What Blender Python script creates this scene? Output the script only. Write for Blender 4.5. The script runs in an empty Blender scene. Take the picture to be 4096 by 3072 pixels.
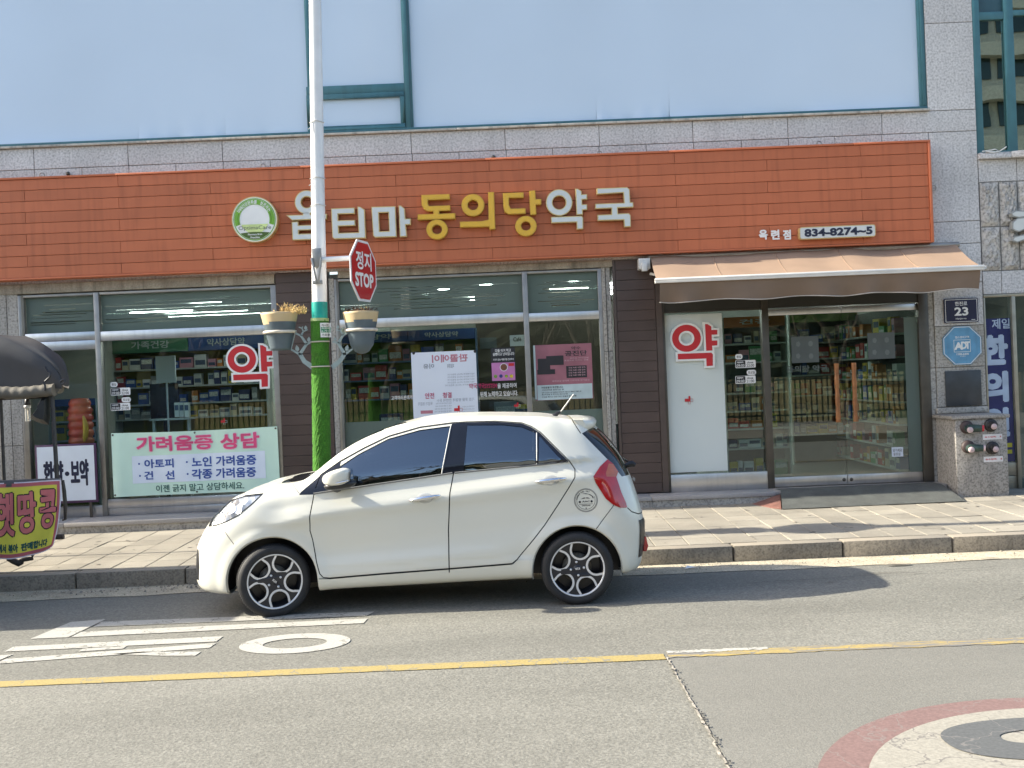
import bpy, bmesh, math, random
from math import sin, cos, pi, radians
from mathutils import Vector, Matrix, kdtree, geometry
random.seed(7)
SC = bpy.context.scene
COL = SC.collection

# ------------------------------------------------------------------ camera, sky, sun, exposure
F_PX, ROLL, PITCH, CAM_H, CAM_D = 1040.0, radians(2.37), radians(-0.39), 1.79, 12.8
cam_data = bpy.data.cameras.new('camera')
cam_data.sensor_width = 36.0
cam_data.lens = 36.0 * F_PX / 1024.0
cam_data.clip_end = 2000.0
cam = bpy.data.objects.new('camera', cam_data)
COL.objects.link(cam)
cam.matrix_world = Matrix.Translation((0, -CAM_D, CAM_H)) @ Matrix.Rotation(pi / 2 + PITCH, 4, 'X') @ Matrix.Rotation(-ROLL, 4, 'Z')
SC.camera = cam

SUN_EL, SUN_OFF = radians(31.5), radians(2.85)       # the sun stands to the west, a few degrees behind the shop front
world = bpy.data.worlds.new('World')
SC.world = world
world.use_nodes = True
wn = world.node_tree
sky = wn.nodes.new('ShaderNodeTexSky')
sky.sky_type = 'NISHITA'
sky.sun_disc = False
sky.sun_elevation = SUN_EL
sky.sun_rotation = radians(270) + SUN_OFF
sky.air_density = 1.0
sky.dust_density = 2.2
sky.ozone_density = 0.8
wn.links.new(sky.outputs[0], wn.nodes['Background'].inputs[0])
wn.nodes['Background'].inputs[1].default_value = 0.125
sun_data = bpy.data.lights.new('sun', 'SUN')
sun_data.energy = 4.2
sun_data.angle = radians(0.55)
sun_data.color = (1.0, 0.938, 0.79)
sun = bpy.data.objects.new('sun', sun_data)
COL.objects.link(sun)
to_sun = Vector((-cos(SUN_EL) * cos(SUN_OFF), cos(SUN_EL) * sin(SUN_OFF), sin(SUN_EL)))
sun.rotation_euler = to_sun.to_track_quat('Z', 'Y').to_euler()
SC.view_settings.view_transform = 'Standard'
SC.view_settings.look = 'None'
SC.view_settings.exposure = 1.46
SC.view_settings.gamma = 1.0
SC.view_settings.use_curve_mapping = False
SC.cycles.use_denoising = True
SC.cycles.max_bounces = 8
SC.cycles.transparent_max_bounces = 12
SC.cycles.caustics_reflective = False
SC.cycles.caustics_refractive = False
SC.cycles.sample_clamp_indirect = 6.0

# ------------------------------------------------------------------ measuring the photograph
def _ray(px, py):
    xc = (px / 4 - 512) / F_PX
    yc = -(py / 4 - 384) / F_PX
    x = cos(ROLL) * xc + sin(ROLL) * yc
    y = -sin(ROLL) * xc + cos(ROLL) * yc
    c, s = cos(PITCH), sin(PITCH)
    return Vector((x, c - s * y, s + c * y))
def atY(p, Y):
    """real place of a point of the photograph that lies on the upright plane Y"""
    r = _ray(*p)
    return Vector((0, -CAM_D, CAM_H)) + r * ((Y + CAM_D) / r.y)
def atZ(p, Z):
    r = _ray(*p)
    return Vector((0, -CAM_D, CAM_H)) + r * ((Z - CAM_H) / r.z)
def reg(ox, oy, s):
    return lambda x, y: (ox + x * s, oy + y * s)
A = reg(0, 0, 4096 / 2212)                  # the whole picture
ZL, ZM, ZR = reg(0, 0, .63291), reg(1300, 0, .63291), reg(2600, 0, .67631)
WL, WM, WR = reg(0, 1050, .63291), reg(1300, 1050, .63291), reg(2600, 950, .67631)
def X(p, Y=0.0): return atY(p, Y).x
def Z(p, Y=0.0): return atY(p, Y).z
def XZ(p, Y=0.0):
    v = atY(p, Y)
    return (v.x, v.z)

# ------------------------------------------------------------------ materials
MATS = {}
def _nodes(name):
    m = bpy.data.materials.new(name)
    m.use_nodes = True
    nt = m.node_tree
    return m, nt, nt.nodes['Principled BSDF']
def mat(name, col, rough=.5, metal=0.0, var=.12, scale=6.0, fine=0.0, fscale=180.0, bump=0.0, bscale=None, spec=.5,
        rand=0.0, coat=0.0, emit=0.0, col2=None, ecol=None, detail=4.0, coat_rough=.05, streak=0.0):
    """procedural paint / stone / cloth: base colour broken up by slow noise, fine grain, per piece variation and relief"""
    if name in MATS: return MATS[name]
    m, nt, b = _nodes(name)
    L = nt.links
    tc = nt.nodes.new('ShaderNodeTexCoord')
    geo = nt.nodes.new('ShaderNodeNewGeometry')
    n1 = nt.nodes.new('ShaderNodeTexNoise')
    n1.inputs['Scale'].default_value = scale
    n1.inputs['Detail'].default_value = detail
    L.new(geo.outputs['Position'], n1.inputs['Vector'])
    mr = nt.nodes.new('ShaderNodeMapRange')
    mr.inputs[1].default_value, mr.inputs[2].default_value = .3, .7
    mr.inputs[3].default_value, mr.inputs[4].default_value = 1 - var, 1 + var
    L.new(n1.outputs[0], mr.inputs[0])
    val = mr.outputs[0]
    def mul(a, bsock):
        k = nt.nodes.new('ShaderNodeMath'); k.operation = 'MULTIPLY'
        L.new(a, k.inputs[0]); L.new(bsock, k.inputs[1]); return k.outputs[0]
    if fine:
        n2 = nt.nodes.new('ShaderNodeTexNoise'); n2.inputs['Scale'].default_value = fscale; n2.inputs['Detail'].default_value = 2
        L.new(geo.outputs['Position'], n2.inputs['Vector'])
        m2 = nt.nodes.new('ShaderNodeMapRange'); m2.inputs[1].default_value, m2.inputs[2].default_value = .35, .65
        m2.inputs[3].default_value, m2.inputs[4].default_value = 1 - fine, 1 + fine
        L.new(n2.outputs[0], m2.inputs[0]); val = mul(val, m2.outputs[0])
    if rand:
        oi = nt.nodes.new('ShaderNodeObjectInfo')
        m3 = nt.nodes.new('ShaderNodeMapRange'); m3.inputs[3].default_value, m3.inputs[4].default_value = 1 - rand, 1 + rand
        L.new(oi.outputs['Random'], m3.inputs[0]); val = mul(val, m3.outputs[0])
    if streak:
        mp = nt.nodes.new('ShaderNodeMapping'); mp.inputs['Scale'].default_value = (9, 9, .7)
        L.new(geo.outputs['Position'], mp.inputs[0])
        n4 = nt.nodes.new('ShaderNodeTexNoise'); n4.inputs['Scale'].default_value = 1.6; n4.inputs['Detail'].default_value = 5
        L.new(mp.outputs[0], n4.inputs['Vector'])
        m4 = nt.nodes.new('ShaderNodeMapRange'); m4.inputs[1].default_value, m4.inputs[2].default_value = .5, .75
        m4.inputs[3].default_value, m4.inputs[4].default_value = 1, 1 - streak
        L.new(n4.outputs[0], m4.inputs[0]); val = mul(val, m4.outputs[0])
    base = None
    if col2:
        mx = nt.nodes.new('ShaderNodeMix'); mx.data_type = 'RGBA'
        mx.inputs[6].default_value = (*col, 1); mx.inputs[7].default_value = (*col2, 1)
        n5 = nt.nodes.new('ShaderNodeTexNoise'); n5.inputs['Scale'].default_value = scale * .6; n5.inputs['Detail'].default_value = 6
        L.new(geo.outputs['Position'], n5.inputs['Vector'])
        m5 = nt.nodes.new('ShaderNodeMapRange'); m5.inputs[1].default_value, m5.inputs[2].default_value = .42, .62
        L.new(n5.outputs[0], m5.inputs[0]); L.new(m5.outputs[0], mx.inputs[0]); base = mx.outputs[2]
    hv = nt.nodes.new('ShaderNodeVectorMath'); hv.operation = 'SCALE'
    if base is not None: L.new(base, hv.inputs[0])
    else: hv.inputs[0].default_value = col
    L.new(val, hv.inputs['Scale'])
    L.new(hv.outputs[0], b.inputs['Base Color'])
    b.inputs['Roughness'].default_value = rough
    b.inputs['Metallic'].default_value = metal
    b.inputs['Specular IOR Level'].default_value = spec
    if coat:
        b.inputs['Coat Weight'].default_value = coat
        b.inputs['Coat Roughness'].default_value = coat_rough
    if bump:
        bp = nt.nodes.new('ShaderNodeBump'); bp.inputs['Strength'].default_value = bump; bp.inputs['Distance'].default_value = .01
        n3 = nt.nodes.new('ShaderNodeTexNoise'); n3.inputs['Scale'].default_value = bscale or fscale; n3.inputs['Detail'].default_value = 3
        L.new(geo.outputs['Position'], n3.inputs['Vector'])
        L.new(n3.outputs[0], bp.inputs['Height']); L.new(bp.outputs[0], b.inputs['Normal'])
    if emit:
        b.inputs['Emission Color'].default_value = (*(ecol or col), 1)
        b.inputs['Emission Strength'].default_value = emit
    MATS[name] = m
    return m
def granite_mat(name, col, dark=.45, scale=140.0, rand=.05, bump=.25, warm=None, stain=.0):
    """speckled granite: light grains, darker mica flecks"""
    m, nt, b = _nodes(name); L = nt.links
    geo = nt.nodes.new('ShaderNodeNewGeometry')
    vo = nt.nodes.new('ShaderNodeTexVoronoi'); vo.inputs['Scale'].default_value = scale
    L.new(geo.outputs['Position'], vo.inputs['Vector'])
    n = nt.nodes.new('ShaderNodeTexNoise'); n.inputs['Scale'].default_value = scale * .55; n.inputs['Detail'].default_value = 3
    L.new(geo.outputs['Position'], n.inputs['Vector'])
    r = nt.nodes.new('ShaderNodeValToRGB')
    e = r.color_ramp.elements
    e[0].position, e[0].color = .32, (col[0] * dark, col[1] * dark, col[2] * dark, 1)
    e[1].position, e[1].color = .52, (*col, 1)
    k = r.color_ramp.elements.new(.75); k.color = tuple(min(1, c * 1.22) for c in col) + (1,)
    L.new(n.outputs[0], r.inputs[0])
    n2 = nt.nodes.new('ShaderNodeTexNoise'); n2.inputs['Scale'].default_value = 1.1; n2.inputs['Detail'].default_value = 6
    L.new(geo.outputs['Position'], n2.inputs['Vector'])
    mr = nt.nodes.new('ShaderNodeMapRange'); mr.inputs[1].default_value, mr.inputs[2].default_value = .3, .7
    mr.inputs[3].default_value, mr.inputs[4].default_value = .86, 1.1
    L.new(n2.outputs[0], mr.inputs[0])
    oi = nt.nodes.new('ShaderNodeObjectInfo')
    m3 = nt.nodes.new('ShaderNodeMapRange'); m3.inputs[3].default_value, m3.inputs[4].default_value = 1 - rand, 1 + rand
    L.new(oi.outputs['Random'], m3.inputs[0])
    mu = nt.nodes.new('ShaderNodeMath'); mu.operation = 'MULTIPLY'
    L.new(mr.outputs[0], mu.inputs[0]); L.new(m3.outputs[0], mu.inputs[1])
    val = mu.outputs[0]
    if stain:
        mp = nt.nodes.new('ShaderNodeMapping'); mp.inputs['Scale'].default_value = (7, 7, .6)
        L.new(geo.outputs['Position'], mp.inputs[0])
        n4 = nt.nodes.new('ShaderNodeTexNoise'); n4.inputs['Scale'].default_value = 1.5; n4.inputs['Detail'].default_value = 6
        L.new(mp.outputs[0], n4.inputs['Vector'])
        m4 = nt.nodes.new('ShaderNodeMapRange'); m4.inputs[1].default_value, m4.inputs[2].default_value = .5, .78
        m4.inputs[3].default_value, m4.inputs[4].default_value = 1, 1 - stain
        L.new(n4.outputs[0], m4.inputs[0])
        mu2 = nt.nodes.new('ShaderNodeMath'); mu2.operation = 'MULTIPLY'
        L.new(val, mu2.inputs[0]); L.new(m4.outputs[0], mu2.inputs[1]); val = mu2.outputs[0]
    sc = nt.nodes.new('ShaderNodeVectorMath'); sc.operation = 'SCALE'
    L.new(r.outputs[0], sc.inputs[0]); L.new(val, sc.inputs['Scale'])
    L.new(sc.outputs[0], b.inputs['Base Color'])
    b.inputs['Roughness'].default_value = .72
    bp = nt.nodes.new('ShaderNodeBump'); bp.inputs['Strength'].default_value = bump; bp.inputs['Distance'].default_value = .006
    L.new(n.outputs[0], bp.inputs['Height']); L.new(bp.outputs[0], b.inputs['Normal'])
    MATS[name] = m
    return m
def glass_mat(name, tint=(.82, .9, .87), f0=.045, gain=.95, rough=0.0, gloss=(1, 1, 1), wave=0.0):
    """one pane: what shows through, plus a mirror that grows towards grazing view"""
    m = bpy.data.materials.new(name); m.use_nodes = True
    nt = m.node_tree; L = nt.links
    nt.nodes.remove(nt.nodes['Principled BSDF'])
    out = nt.nodes['Material Output']
    tr = nt.nodes.new('ShaderNodeBsdfTransparent'); tr.inputs[0].default_value = (*tint, 1)
    gl = nt.nodes.new('ShaderNodeBsdfGlossy'); gl.inputs['Roughness'].default_value = rough; gl.inputs[0].default_value = (*gloss, 1)
    lw = nt.nodes.new('ShaderNodeLayerWeight'); lw.inputs[0].default_value = .5
    pw = nt.nodes.new('ShaderNodeMath'); pw.operation = 'POWER'; pw.inputs[1].default_value = 4.0
    L.new(lw.outputs['Facing'], pw.inputs[0])
    ma = nt.nodes.new('ShaderNodeMath'); ma.operation = 'MULTIPLY_ADD'; ma.inputs[1].default_value = gain - f0; ma.inputs[2].default_value = f0
    L.new(pw.outputs[0], ma.inputs[0])
    mx = nt.nodes.new('ShaderNodeMixShader')
    L.new(ma.outputs[0], mx.inputs[0]); L.new(tr.outputs[0], mx.inputs[1]); L.new(gl.outputs[0], mx.inputs[2])
    L.new(mx.outputs[0], out.inputs[0])
    if wave:
        geo = nt.nodes.new('ShaderNodeNewGeometry')
        n = nt.nodes.new('ShaderNodeTexNoise'); n.inputs['Scale'].default_value = 1.3; n.inputs['Detail'].default_value = 1
        L.new(geo.outputs['Position'], n.inputs['Vector'])
        bp = nt.nodes.new('ShaderNodeBump'); bp.inputs['Strength'].default_value = wave; bp.inputs['Distance'].default_value = .02
        L.new(n.outputs[0], bp.inputs['Height']); L.new(bp.outputs[0], gl.inputs['Normal'])
    MATS[name] = m
    return m

# ------------------------------------------------------------------ mesh building
ORG = {}                                     # world origin of every object that parents others
def tag(o, label=None, cat=None, group=None, kind=None):
    if label: o['label'] = label
    if cat: o['category'] = cat
    if group: o['group'] = group
    if kind: o['kind'] = kind
    return o
def thing(name, label, cat, loc, group=None):
    o = bpy.data.objects.new(name, None)
    COL.objects.link(o)
    o.location = loc
    o.empty_display_size = .1
    ORG[o.name] = Vector(loc)
    return tag(o, label, cat, group)
def setting(name, loc=(0, 0, 0)):
    o = bpy.data.objects.new(name, None)
    COL.objects.link(o); o.location = loc; ORG[o.name] = Vector(loc)
    o['kind'] = 'structure'
    return o
class MB:
    def __init__(s): s.v, s.f, s.m, s.s = [], [], [], []
    def add(s, vs, fs, mi=0, smooth=False):
        o = len(s.v)
        s.v += [tuple(v) for v in vs]
        for f in fs:
            s.f.append([i + o for i in f]); s.m.append(mi); s.s.append(smooth)
        return s
    def box(s, x0, x1, y0, y1, z0, z1, mi=0):
        if x0 > x1: x0, x1 = x1, x0
        if y0 > y1: y0, y1 = y1, y0
        if z0 > z1: z0, z1 = z1, z0
        v = [(x, y, z) for x in (x0, x1) for y in (y0, y1) for z in (z0, z1)]
        return s.add(v, [(0, 1, 3, 2), (4, 6, 7, 5), (0, 4, 5, 1), (2, 3, 7, 6), (0, 2, 6, 4), (1, 5, 7, 3)], mi)
    def bar(s, p0, p1, w, d, mi=0, up=(0, 0, 1)):
        p0, p1 = Vector(p0), Vector(p1)
        t = (p1 - p0).normalized()
        u = Vector(up)
        if abs(t.dot(u)) > .95: u = Vector((1, 0, 0))
        a = t.cross(u).normalized() * w / 2
        b = t.cross(a).normalized() * d / 2
        v = [p + i * a + j * b for p in (p0, p1) for i, j in ((-1, -1), (1, -1), (1, 1), (-1, 1))]
        return s.add(v, [(3, 2, 1, 0), (4, 5, 6, 7)] + [(i, (i + 1) % 4, 4 + (i + 1) % 4, 4 + i) for i in range(4)], mi)
    def tube(s, path, r, n=8, mi=0, caps=True, closed=False):
        pts = [Vector(p) for p in path]
        N = len(pts)
        rs = r if isinstance(r, (list, tuple)) else [r] * N
        rings = []
        prev = None
        for i, p in enumerate(pts):
            if closed: t = (pts[(i + 1) % N] - pts[i - 1])
            else: t = (pts[min(i + 1, N - 1)] - pts[max(i - 1, 0)])
            t.normalize()
            u = prev if prev is not None else (Vector((0, 0, 1)) if abs(t.z) < .9 else Vector((1, 0, 0)))
            a = (u - t * u.dot(t)).normalized()
            prev = a
            b = t.cross(a)
            rings.append([p + (a * cos(2 * pi * k / n) + b * sin(2 * pi * k / n)) * rs[i] for k in range(n)])
        v = [q for ring in rings for q in ring]
        fs = []
        for i in range(N if closed else N - 1):
            j = (i + 1) % N
            for k in range(n):
                k2 = (k + 1) % n
                fs.append((i * n + k, i * n + k2, j * n + k2, j * n + k))
        s.add(v, fs, mi, True)
        if caps and not closed:
            s.add(rings[0], [tuple(range(n - 1, -1, -1))], mi); s.add(rings[-1], [tuple(range(n))], mi)
        return s
    def lathe(s, prof, c, axis='Z', n=32, mi=0, smooth=True, mis=None):
        """prof: list of (radius, height along the axis)"""
        c = Vector(c)
        ax = {'X': (Vector((0, 1, 0)), Vector((0, 0, 1)), Vector((1, 0, 0))), 'Y': (Vector((1, 0, 0)), Vector((0, 0, 1)), Vector((0, -1, 0))),
              'Z': (Vector((1, 0, 0)), Vector((0, 1, 0)), Vector((0, 0, 1)))}[axis]
        v = []
        for r, h in prof:
            for k in range(n):
                a = 2 * pi * k / n
                v.append(c + ax[0] * r * cos(a) + ax[1] * r * sin(a) + ax[2] * h)
        for i in range(len(prof) - 1):
            fs = [(i * n + k, i * n + (k + 1) % n, (i + 1) * n + (k + 1) % n, (i + 1) * n + k) for k in range(n)]
            o = len(s.v) if i == 0 else o
            if i == 0: s.v += [tuple(q) for q in v]
            for f in fs:
                s.f.append([q + o for q in f]); s.m.append(mis[i] if mis else mi); s.s.append(smooth)
        return s
    def prism(s, poly, y0, y1, mi=0, mside=None):
        """poly: (x, z) outline, pushed along Y"""
        n = len(poly)
        v = [(x, y0, z) for x, z in poly] + [(x, y1, z) for x, z in poly]
        s.add(v, [tuple(range(n)), tuple(range(2 * n - 1, n - 1, -1))], mi)
        o = len(s.v) - 2 * n
        for i in range(n):
            j = (i + 1) % n
            s.f.append([o + j, o + i, o + n + i, o + n + j]); s.m.append(mi if mside is None else mside); s.s.append(False)
        return s
    def slab(s, poly, z0, z1, mi=0):
        n = len(poly)
        v = [(x, y, z0) for x, y in poly] + [(x, y, z1) for x, y in poly]
        return s.add(v, [tuple(range(n - 1, -1, -1)), tuple(range(n, 2 * n))] + [(i, (i + 1) % n, n + (i + 1) % n, n + i) for i in range(n)], mi)
    def mesh(s, name, mats, org=(0, 0, 0), bevel=0.0, seg=2, recalc=True):
        ox, oy, oz = org
        me = bpy.data.meshes.new(name)
        me.from_pydata([(x - ox, y - oy, z - oz) for x, y, z in s.v], [], s.f)
        for m in (mats if isinstance(mats, (list, tuple)) else [mats]): me.materials.append(m)
        me.polygons.foreach_set('material_index', s.m)
        me.polygons.foreach_set('use_smooth', s.s)
        if recalc or bevel:
            bm = bmesh.new(); bm.from_mesh(me)
            if bevel:
                bmesh.ops.remove_doubles(bm, verts=bm.verts, dist=1e-5)
            bmesh.ops.recalc_face_normals(bm, faces=bm.faces)
            if bevel:
                es = [e for e in bm.edges if len(e.link_faces) == 2 and e.calc_face_angle(0) > .6]
                bmesh.ops.bevel(bm, geom=es, offset=bevel, segments=seg, affect='EDGES', profile=.5)
                for f in bm.faces: f.smooth = True
            bm.to_mesh(me); bm.free()
            if bevel: me.set_sharp_from_angle(angle=radians(35))
        me.update()
        return me
    def build(s, name, mats, parent=None, bevel=0.0, seg=2, **kw):
        org = ORG[parent.name] if parent is not None else Vector((0, 0, 0))
        if parent is None and s.v:
            xs, ys, zs = zip(*s.v)
            org = Vector(((min(xs) + max(xs)) / 2, (min(ys) + max(ys)) / 2, min(zs)))
        o = bpy.data.objects.new(name, s.mesh(name, mats, org, bevel, seg))
        COL.objects.link(o)
        if parent is not None: o.parent = parent
        else: o.location = org
        ORG[o.name] = Vector(org)
        return tag(o, **kw)
def piece(me, name, parent, loc, **kw):
    """one more object that shares a mesh; loc is in the world"""
    o = bpy.data.objects.new(name, me)
    COL.objects.link(o)
    o.parent = parent
    o.location = Vector(loc) - ORG[parent.name]
    ORG[o.name] = Vector(loc)
    return tag(o, **kw)

# ------------------------------------------------------------------ lettering
_TXT = {}
def text_geo(s, bold=0.0, res=3):
    k = (s, bold, res)
    if k not in _TXT:
        c = bpy.data.curves.new('lettering', 'FONT')
        c.body = s; c.offset = bold; c.resolution_u = res; c.fill_mode = 'FRONT'
        o = bpy.data.objects.new('lettering', c)
        me = bpy.data.meshes.new_from_object(o)
        v = [(p.co.x, p.co.y) for p in me.vertices]
        f = [list(p.vertices) for p in me.polygons]
        bpy.data.objects.remove(o); bpy.data.curves.remove(c); bpy.data.meshes.remove(me)
        x0 = min(p[0] for p in v); x1 = max(p[0] for p in v); y0 = min(p[1] for p in v); y1 = max(p[1] for p in v)
        _TXT[k] = ([((x - x0) / (x1 - x0), (y - y0) / (y1 - y0)) for x, y in v], f)
    return _TXT[k]
def letter(mb, s, x0, x1, z0, z1, Y, mi=0, bold=0.01, res=3, fn=None, mirror=False):
    """flat print that fills the rectangle, facing the street; fn bends it onto its sheet"""
    base = bold if bold <= .0251 else .012
    v, f = text_geo(s, base, res)
    d = (bold - base) * min(z1 - z0, (x1 - x0) / max(1, len(s) * .8)) / .9
    shifts = [(0, 0)] if bold <= .0251 else [(d * cos(k * pi / 3 + .3), d * sin(k * pi / 3 + .3)) for k in range(6)]
    for k, (dx, dz) in enumerate(shifts):                  # heavy type: the strokes laid over each other, a hair apart
        vs = []
        for a, b in v:
            if mirror: a = 1 - a
            p = Vector((x0 + d + a * (x1 - x0 - 2 * d) + dx, Y - .00013 * k, z0 + d + b * (z1 - z0 - 2 * d) + dz))
            vs.append(fn(p) if fn else p)
        mb.add(vs, f, mi)
    return mb
def shape2d(loops, res=8):
    """filled flat outline with holes -> (verts2d, faces)"""
    c = bpy.data.curves.new('outline', 'CURVE')
    c.dimensions = '2D'; c.fill_mode = 'FRONT' if hasattr(c, 'fill_mode') else c.fill_mode
    for lp in loops:
        sp = c.splines.new('POLY'); sp.points.add(len(lp) - 1); sp.use_cyclic_u = True
        for p, (x, y) in zip(sp.points, lp): p.co = (x, y, 0, 1)
    o = bpy.data.objects.new('outline', c)
    c.fill_mode = 'BOTH'
    me = bpy.data.meshes.new_from_object(o)
    v = [(p.co.x, p.co.y) for p in me.vertices]; f = [list(p.vertices) for p in me.polygons]
    bpy.data.objects.remove(o); bpy.data.curves.remove(c); bpy.data.meshes.remove(me)
    return v, f
def plate(mb, loops, fn0, fn1, mi=0, mside=None):
    """thick plate with holes: fn0/fn1 map (u, v) to the front and the back"""
    v, f = shape2d(loops)
    mb.add([fn0(*p) for p in v], f, mi)
    mb.add([fn1(*p) for p in v], [list(reversed(q)) for q in f], mi)
    for lp in loops:
        n = len(lp)
        mb.add([fn0(*p) for p in lp] + [fn1(*p) for p in lp], [(i, (i + 1) % n, n + (i + 1) % n, n + i) for i in range(n)], mi if mside is None else mside)
    return mb
def circle(cx, cy, r, n=32, ry=None, a0=0.0):
    ry = r if ry is None else ry
    return [(cx + r * cos(a0 + 2 * pi * k / n), cy + ry * sin(a0 + 2 * pi * k / n)) for k in range(n)]
# ------------------------------------------------------------------ materials of the setting
def asphalt_mat(name, col, grain, gs, bump, patch=.12):
    m, nt, b = _nodes(name); L = nt.links
    geo = nt.nodes.new('ShaderNodeNewGeometry')
    n = nt.nodes.new('ShaderNodeTexNoise'); n.inputs['Scale'].default_value = gs; n.inputs['Detail'].default_value = 3
    n.inputs['Roughness'].default_value = .65
    vo = nt.nodes.new('ShaderNodeTexVoronoi'); vo.inputs['Scale'].default_value = gs * .9
    L.new(geo.outputs['Position'], vo.inputs['Vector'])
    L.new(geo.outputs['Position'], n.inputs['Vector'])
    r = nt.nodes.new('ShaderNodeMapRange'); r.inputs[1].default_value, r.inputs[2].default_value = .3, .7
    r.inputs[3].default_value, r.inputs[4].default_value = 1 - grain, 1 + grain
    L.new(n.outputs[0], r.inputs[0])
    n2 = nt.nodes.new('ShaderNodeTexNoise'); n2.inputs['Scale'].default_value = .8; n2.inputs['Detail'].default_value = 7
    mp = nt.nodes.new('ShaderNodeMapping'); mp.inputs['Scale'].default_value = (.45, 1.6, 1)
    L.new(geo.outputs['Position'], mp.inputs[0]); L.new(mp.outputs[0], n2.inputs['Vector'])
    r2 = nt.nodes.new('ShaderNodeMapRange'); r2.inputs[1].default_value, r2.inputs[2].default_value = .3, .72
    r2.inputs[3].default_value, r2.inputs[4].default_value = 1 - patch, 1 + patch
    L.new(n2.outputs[0], r2.inputs[0])
    # pale and dark single stones in the surface
    r3 = nt.nodes.new('ShaderNodeMapRange'); r3.inputs[1].default_value, r3.inputs[2].default_value = 0, 1
    r3.inputs[3].default_value, r3.inputs[4].default_value = 1 - grain * .6, 1 + grain * .6
    L.new(vo.outputs['Color'], r3.inputs[0])
    def mul(a, c):
        k = nt.nodes.new('ShaderNodeMath'); k.operation = 'MULTIPLY'; L.new(a, k.inputs[0]); L.new(c, k.inputs[1]); return k.outputs[0]
    val = mul(mul(r.outputs[0], r2.outputs[0]), r3.outputs[0])
    sc = nt.nodes.new('ShaderNodeVectorMath'); sc.operation = 'SCALE'; sc.inputs[0].default_value = col
    L.new(val, sc.inputs['Scale']); L.new(sc.outputs[0], b.inputs['Base Color'])
    b.inputs['Roughness'].default_value = .82
    b.inputs['Specular IOR Level'].default_value = .3
    bp = nt.nodes.new('ShaderNodeBump'); bp.inputs['Strength'].default_value = bump; bp.inputs['Distance'].default_value = .012
    L.new(n.outputs[0], bp.inputs['Height']); L.new(bp.outputs[0], b.inputs['Normal'])
    MATS[name] = m
    return m
def worn_paint(name, col, under, wear=.42, soft=.1, scale=9.0, stretch=(1, 1, 1), fleck=60.0):
    """road paint with cracks and bare patches through which the asphalt shows"""
    m, nt, b = _nodes(name); L = nt.links
    geo = nt.nodes.new('ShaderNodeNewGeometry')
    mp = nt.nodes.new('ShaderNodeMapping'); mp.inputs['Scale'].default_value = stretch
    L.new(geo.outputs['Position'], mp.inputs[0])
    n = nt.nodes.new('ShaderNodeTexNoise'); n.inputs['Scale'].default_value = scale; n.inputs['Detail'].default_value = 9
    n.inputs['Roughness'].default_value = .7
    L.new(mp.outputs[0], n.inputs['Vector'])
    r = nt.nodes.new('ShaderNodeMapRange'); r.inputs[1].default_value, r.inputs[2].default_value = wear - soft, wear
    L.new(n.outputs[0], r.inputs[0])
    vo = nt.nodes.new('ShaderNodeTexVoronoi'); vo.feature = 'DISTANCE_TO_EDGE'; vo.inputs['Scale'].default_value = 2.6
    n9 = nt.nodes.new('ShaderNodeTexNoise'); n9.inputs['Scale'].default_value = 6; n9.inputs['Detail'].default_value = 4
    L.new(geo.outputs['Position'], n9.inputs['Vector'])
    ad = nt.nodes.new('ShaderNodeVectorMath'); ad.operation = 'MULTIPLY_ADD'
    ad.inputs[1].default_value = (.35, .35, .35)
    L.new(n9.outputs['Color'], ad.inputs[0]); L.new(geo.outputs['Position'], ad.inputs[2]); L.new(ad.outputs[0], vo.inputs['Vector'])
    r4 = nt.nodes.new('ShaderNodeMapRange'); r4.inputs[1].default_value, r4.inputs[2].default_value = .004, .016
    L.new(vo.outputs['Distance'], r4.inputs[0])
    mu = nt.nodes.new('ShaderNodeMath'); mu.operation = 'MULTIPLY'
    L.new(r.outputs[0], mu.inputs[0]); L.new(r4.outputs[0], mu.inputs[1])
    mx = nt.nodes.new('ShaderNodeMix'); mx.data_type = 'RGBA'
    mx.inputs[6].default_value = (*under, 1)
    n2 = nt.nodes.new('ShaderNodeTexNoise'); n2.inputs['Scale'].default_value = fleck; n2.inputs['Detail'].default_value = 4
    L.new(geo.outputs['Position'], n2.inputs['Vector'])
    r2 = nt.nodes.new('ShaderNodeMapRange'); r2.inputs[1].default_value, r2.inputs[2].default_value = .3, .7
    r2.inputs[3].default_value, r2.inputs[4].default_value = .82, 1.12
    L.new(n2.outputs[0], r2.inputs[0])
    sc = nt.nodes.new('ShaderNodeVectorMath'); sc.operation = 'SCALE'; sc.inputs[0].default_value = col
    L.new(r2.outputs[0], sc.inputs['Scale']); L.new(sc.outputs[0], mx.inputs[7])
    L.new(mu.outputs[0], mx.inputs[0]); L.new(mx.outputs[2], b.inputs['Base Color'])
    b.inputs['Roughness'].default_value = .8
    bp = nt.nodes.new('ShaderNodeBump'); bp.inputs['Strength'].default_value = .25; bp.inputs['Distance'].default_value = .006
    L.new(n2.outputs[0], bp.inputs['Height']); L.new(bp.outputs[0], b.inputs['Normal'])
    MATS[name] = m
    return m

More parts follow.
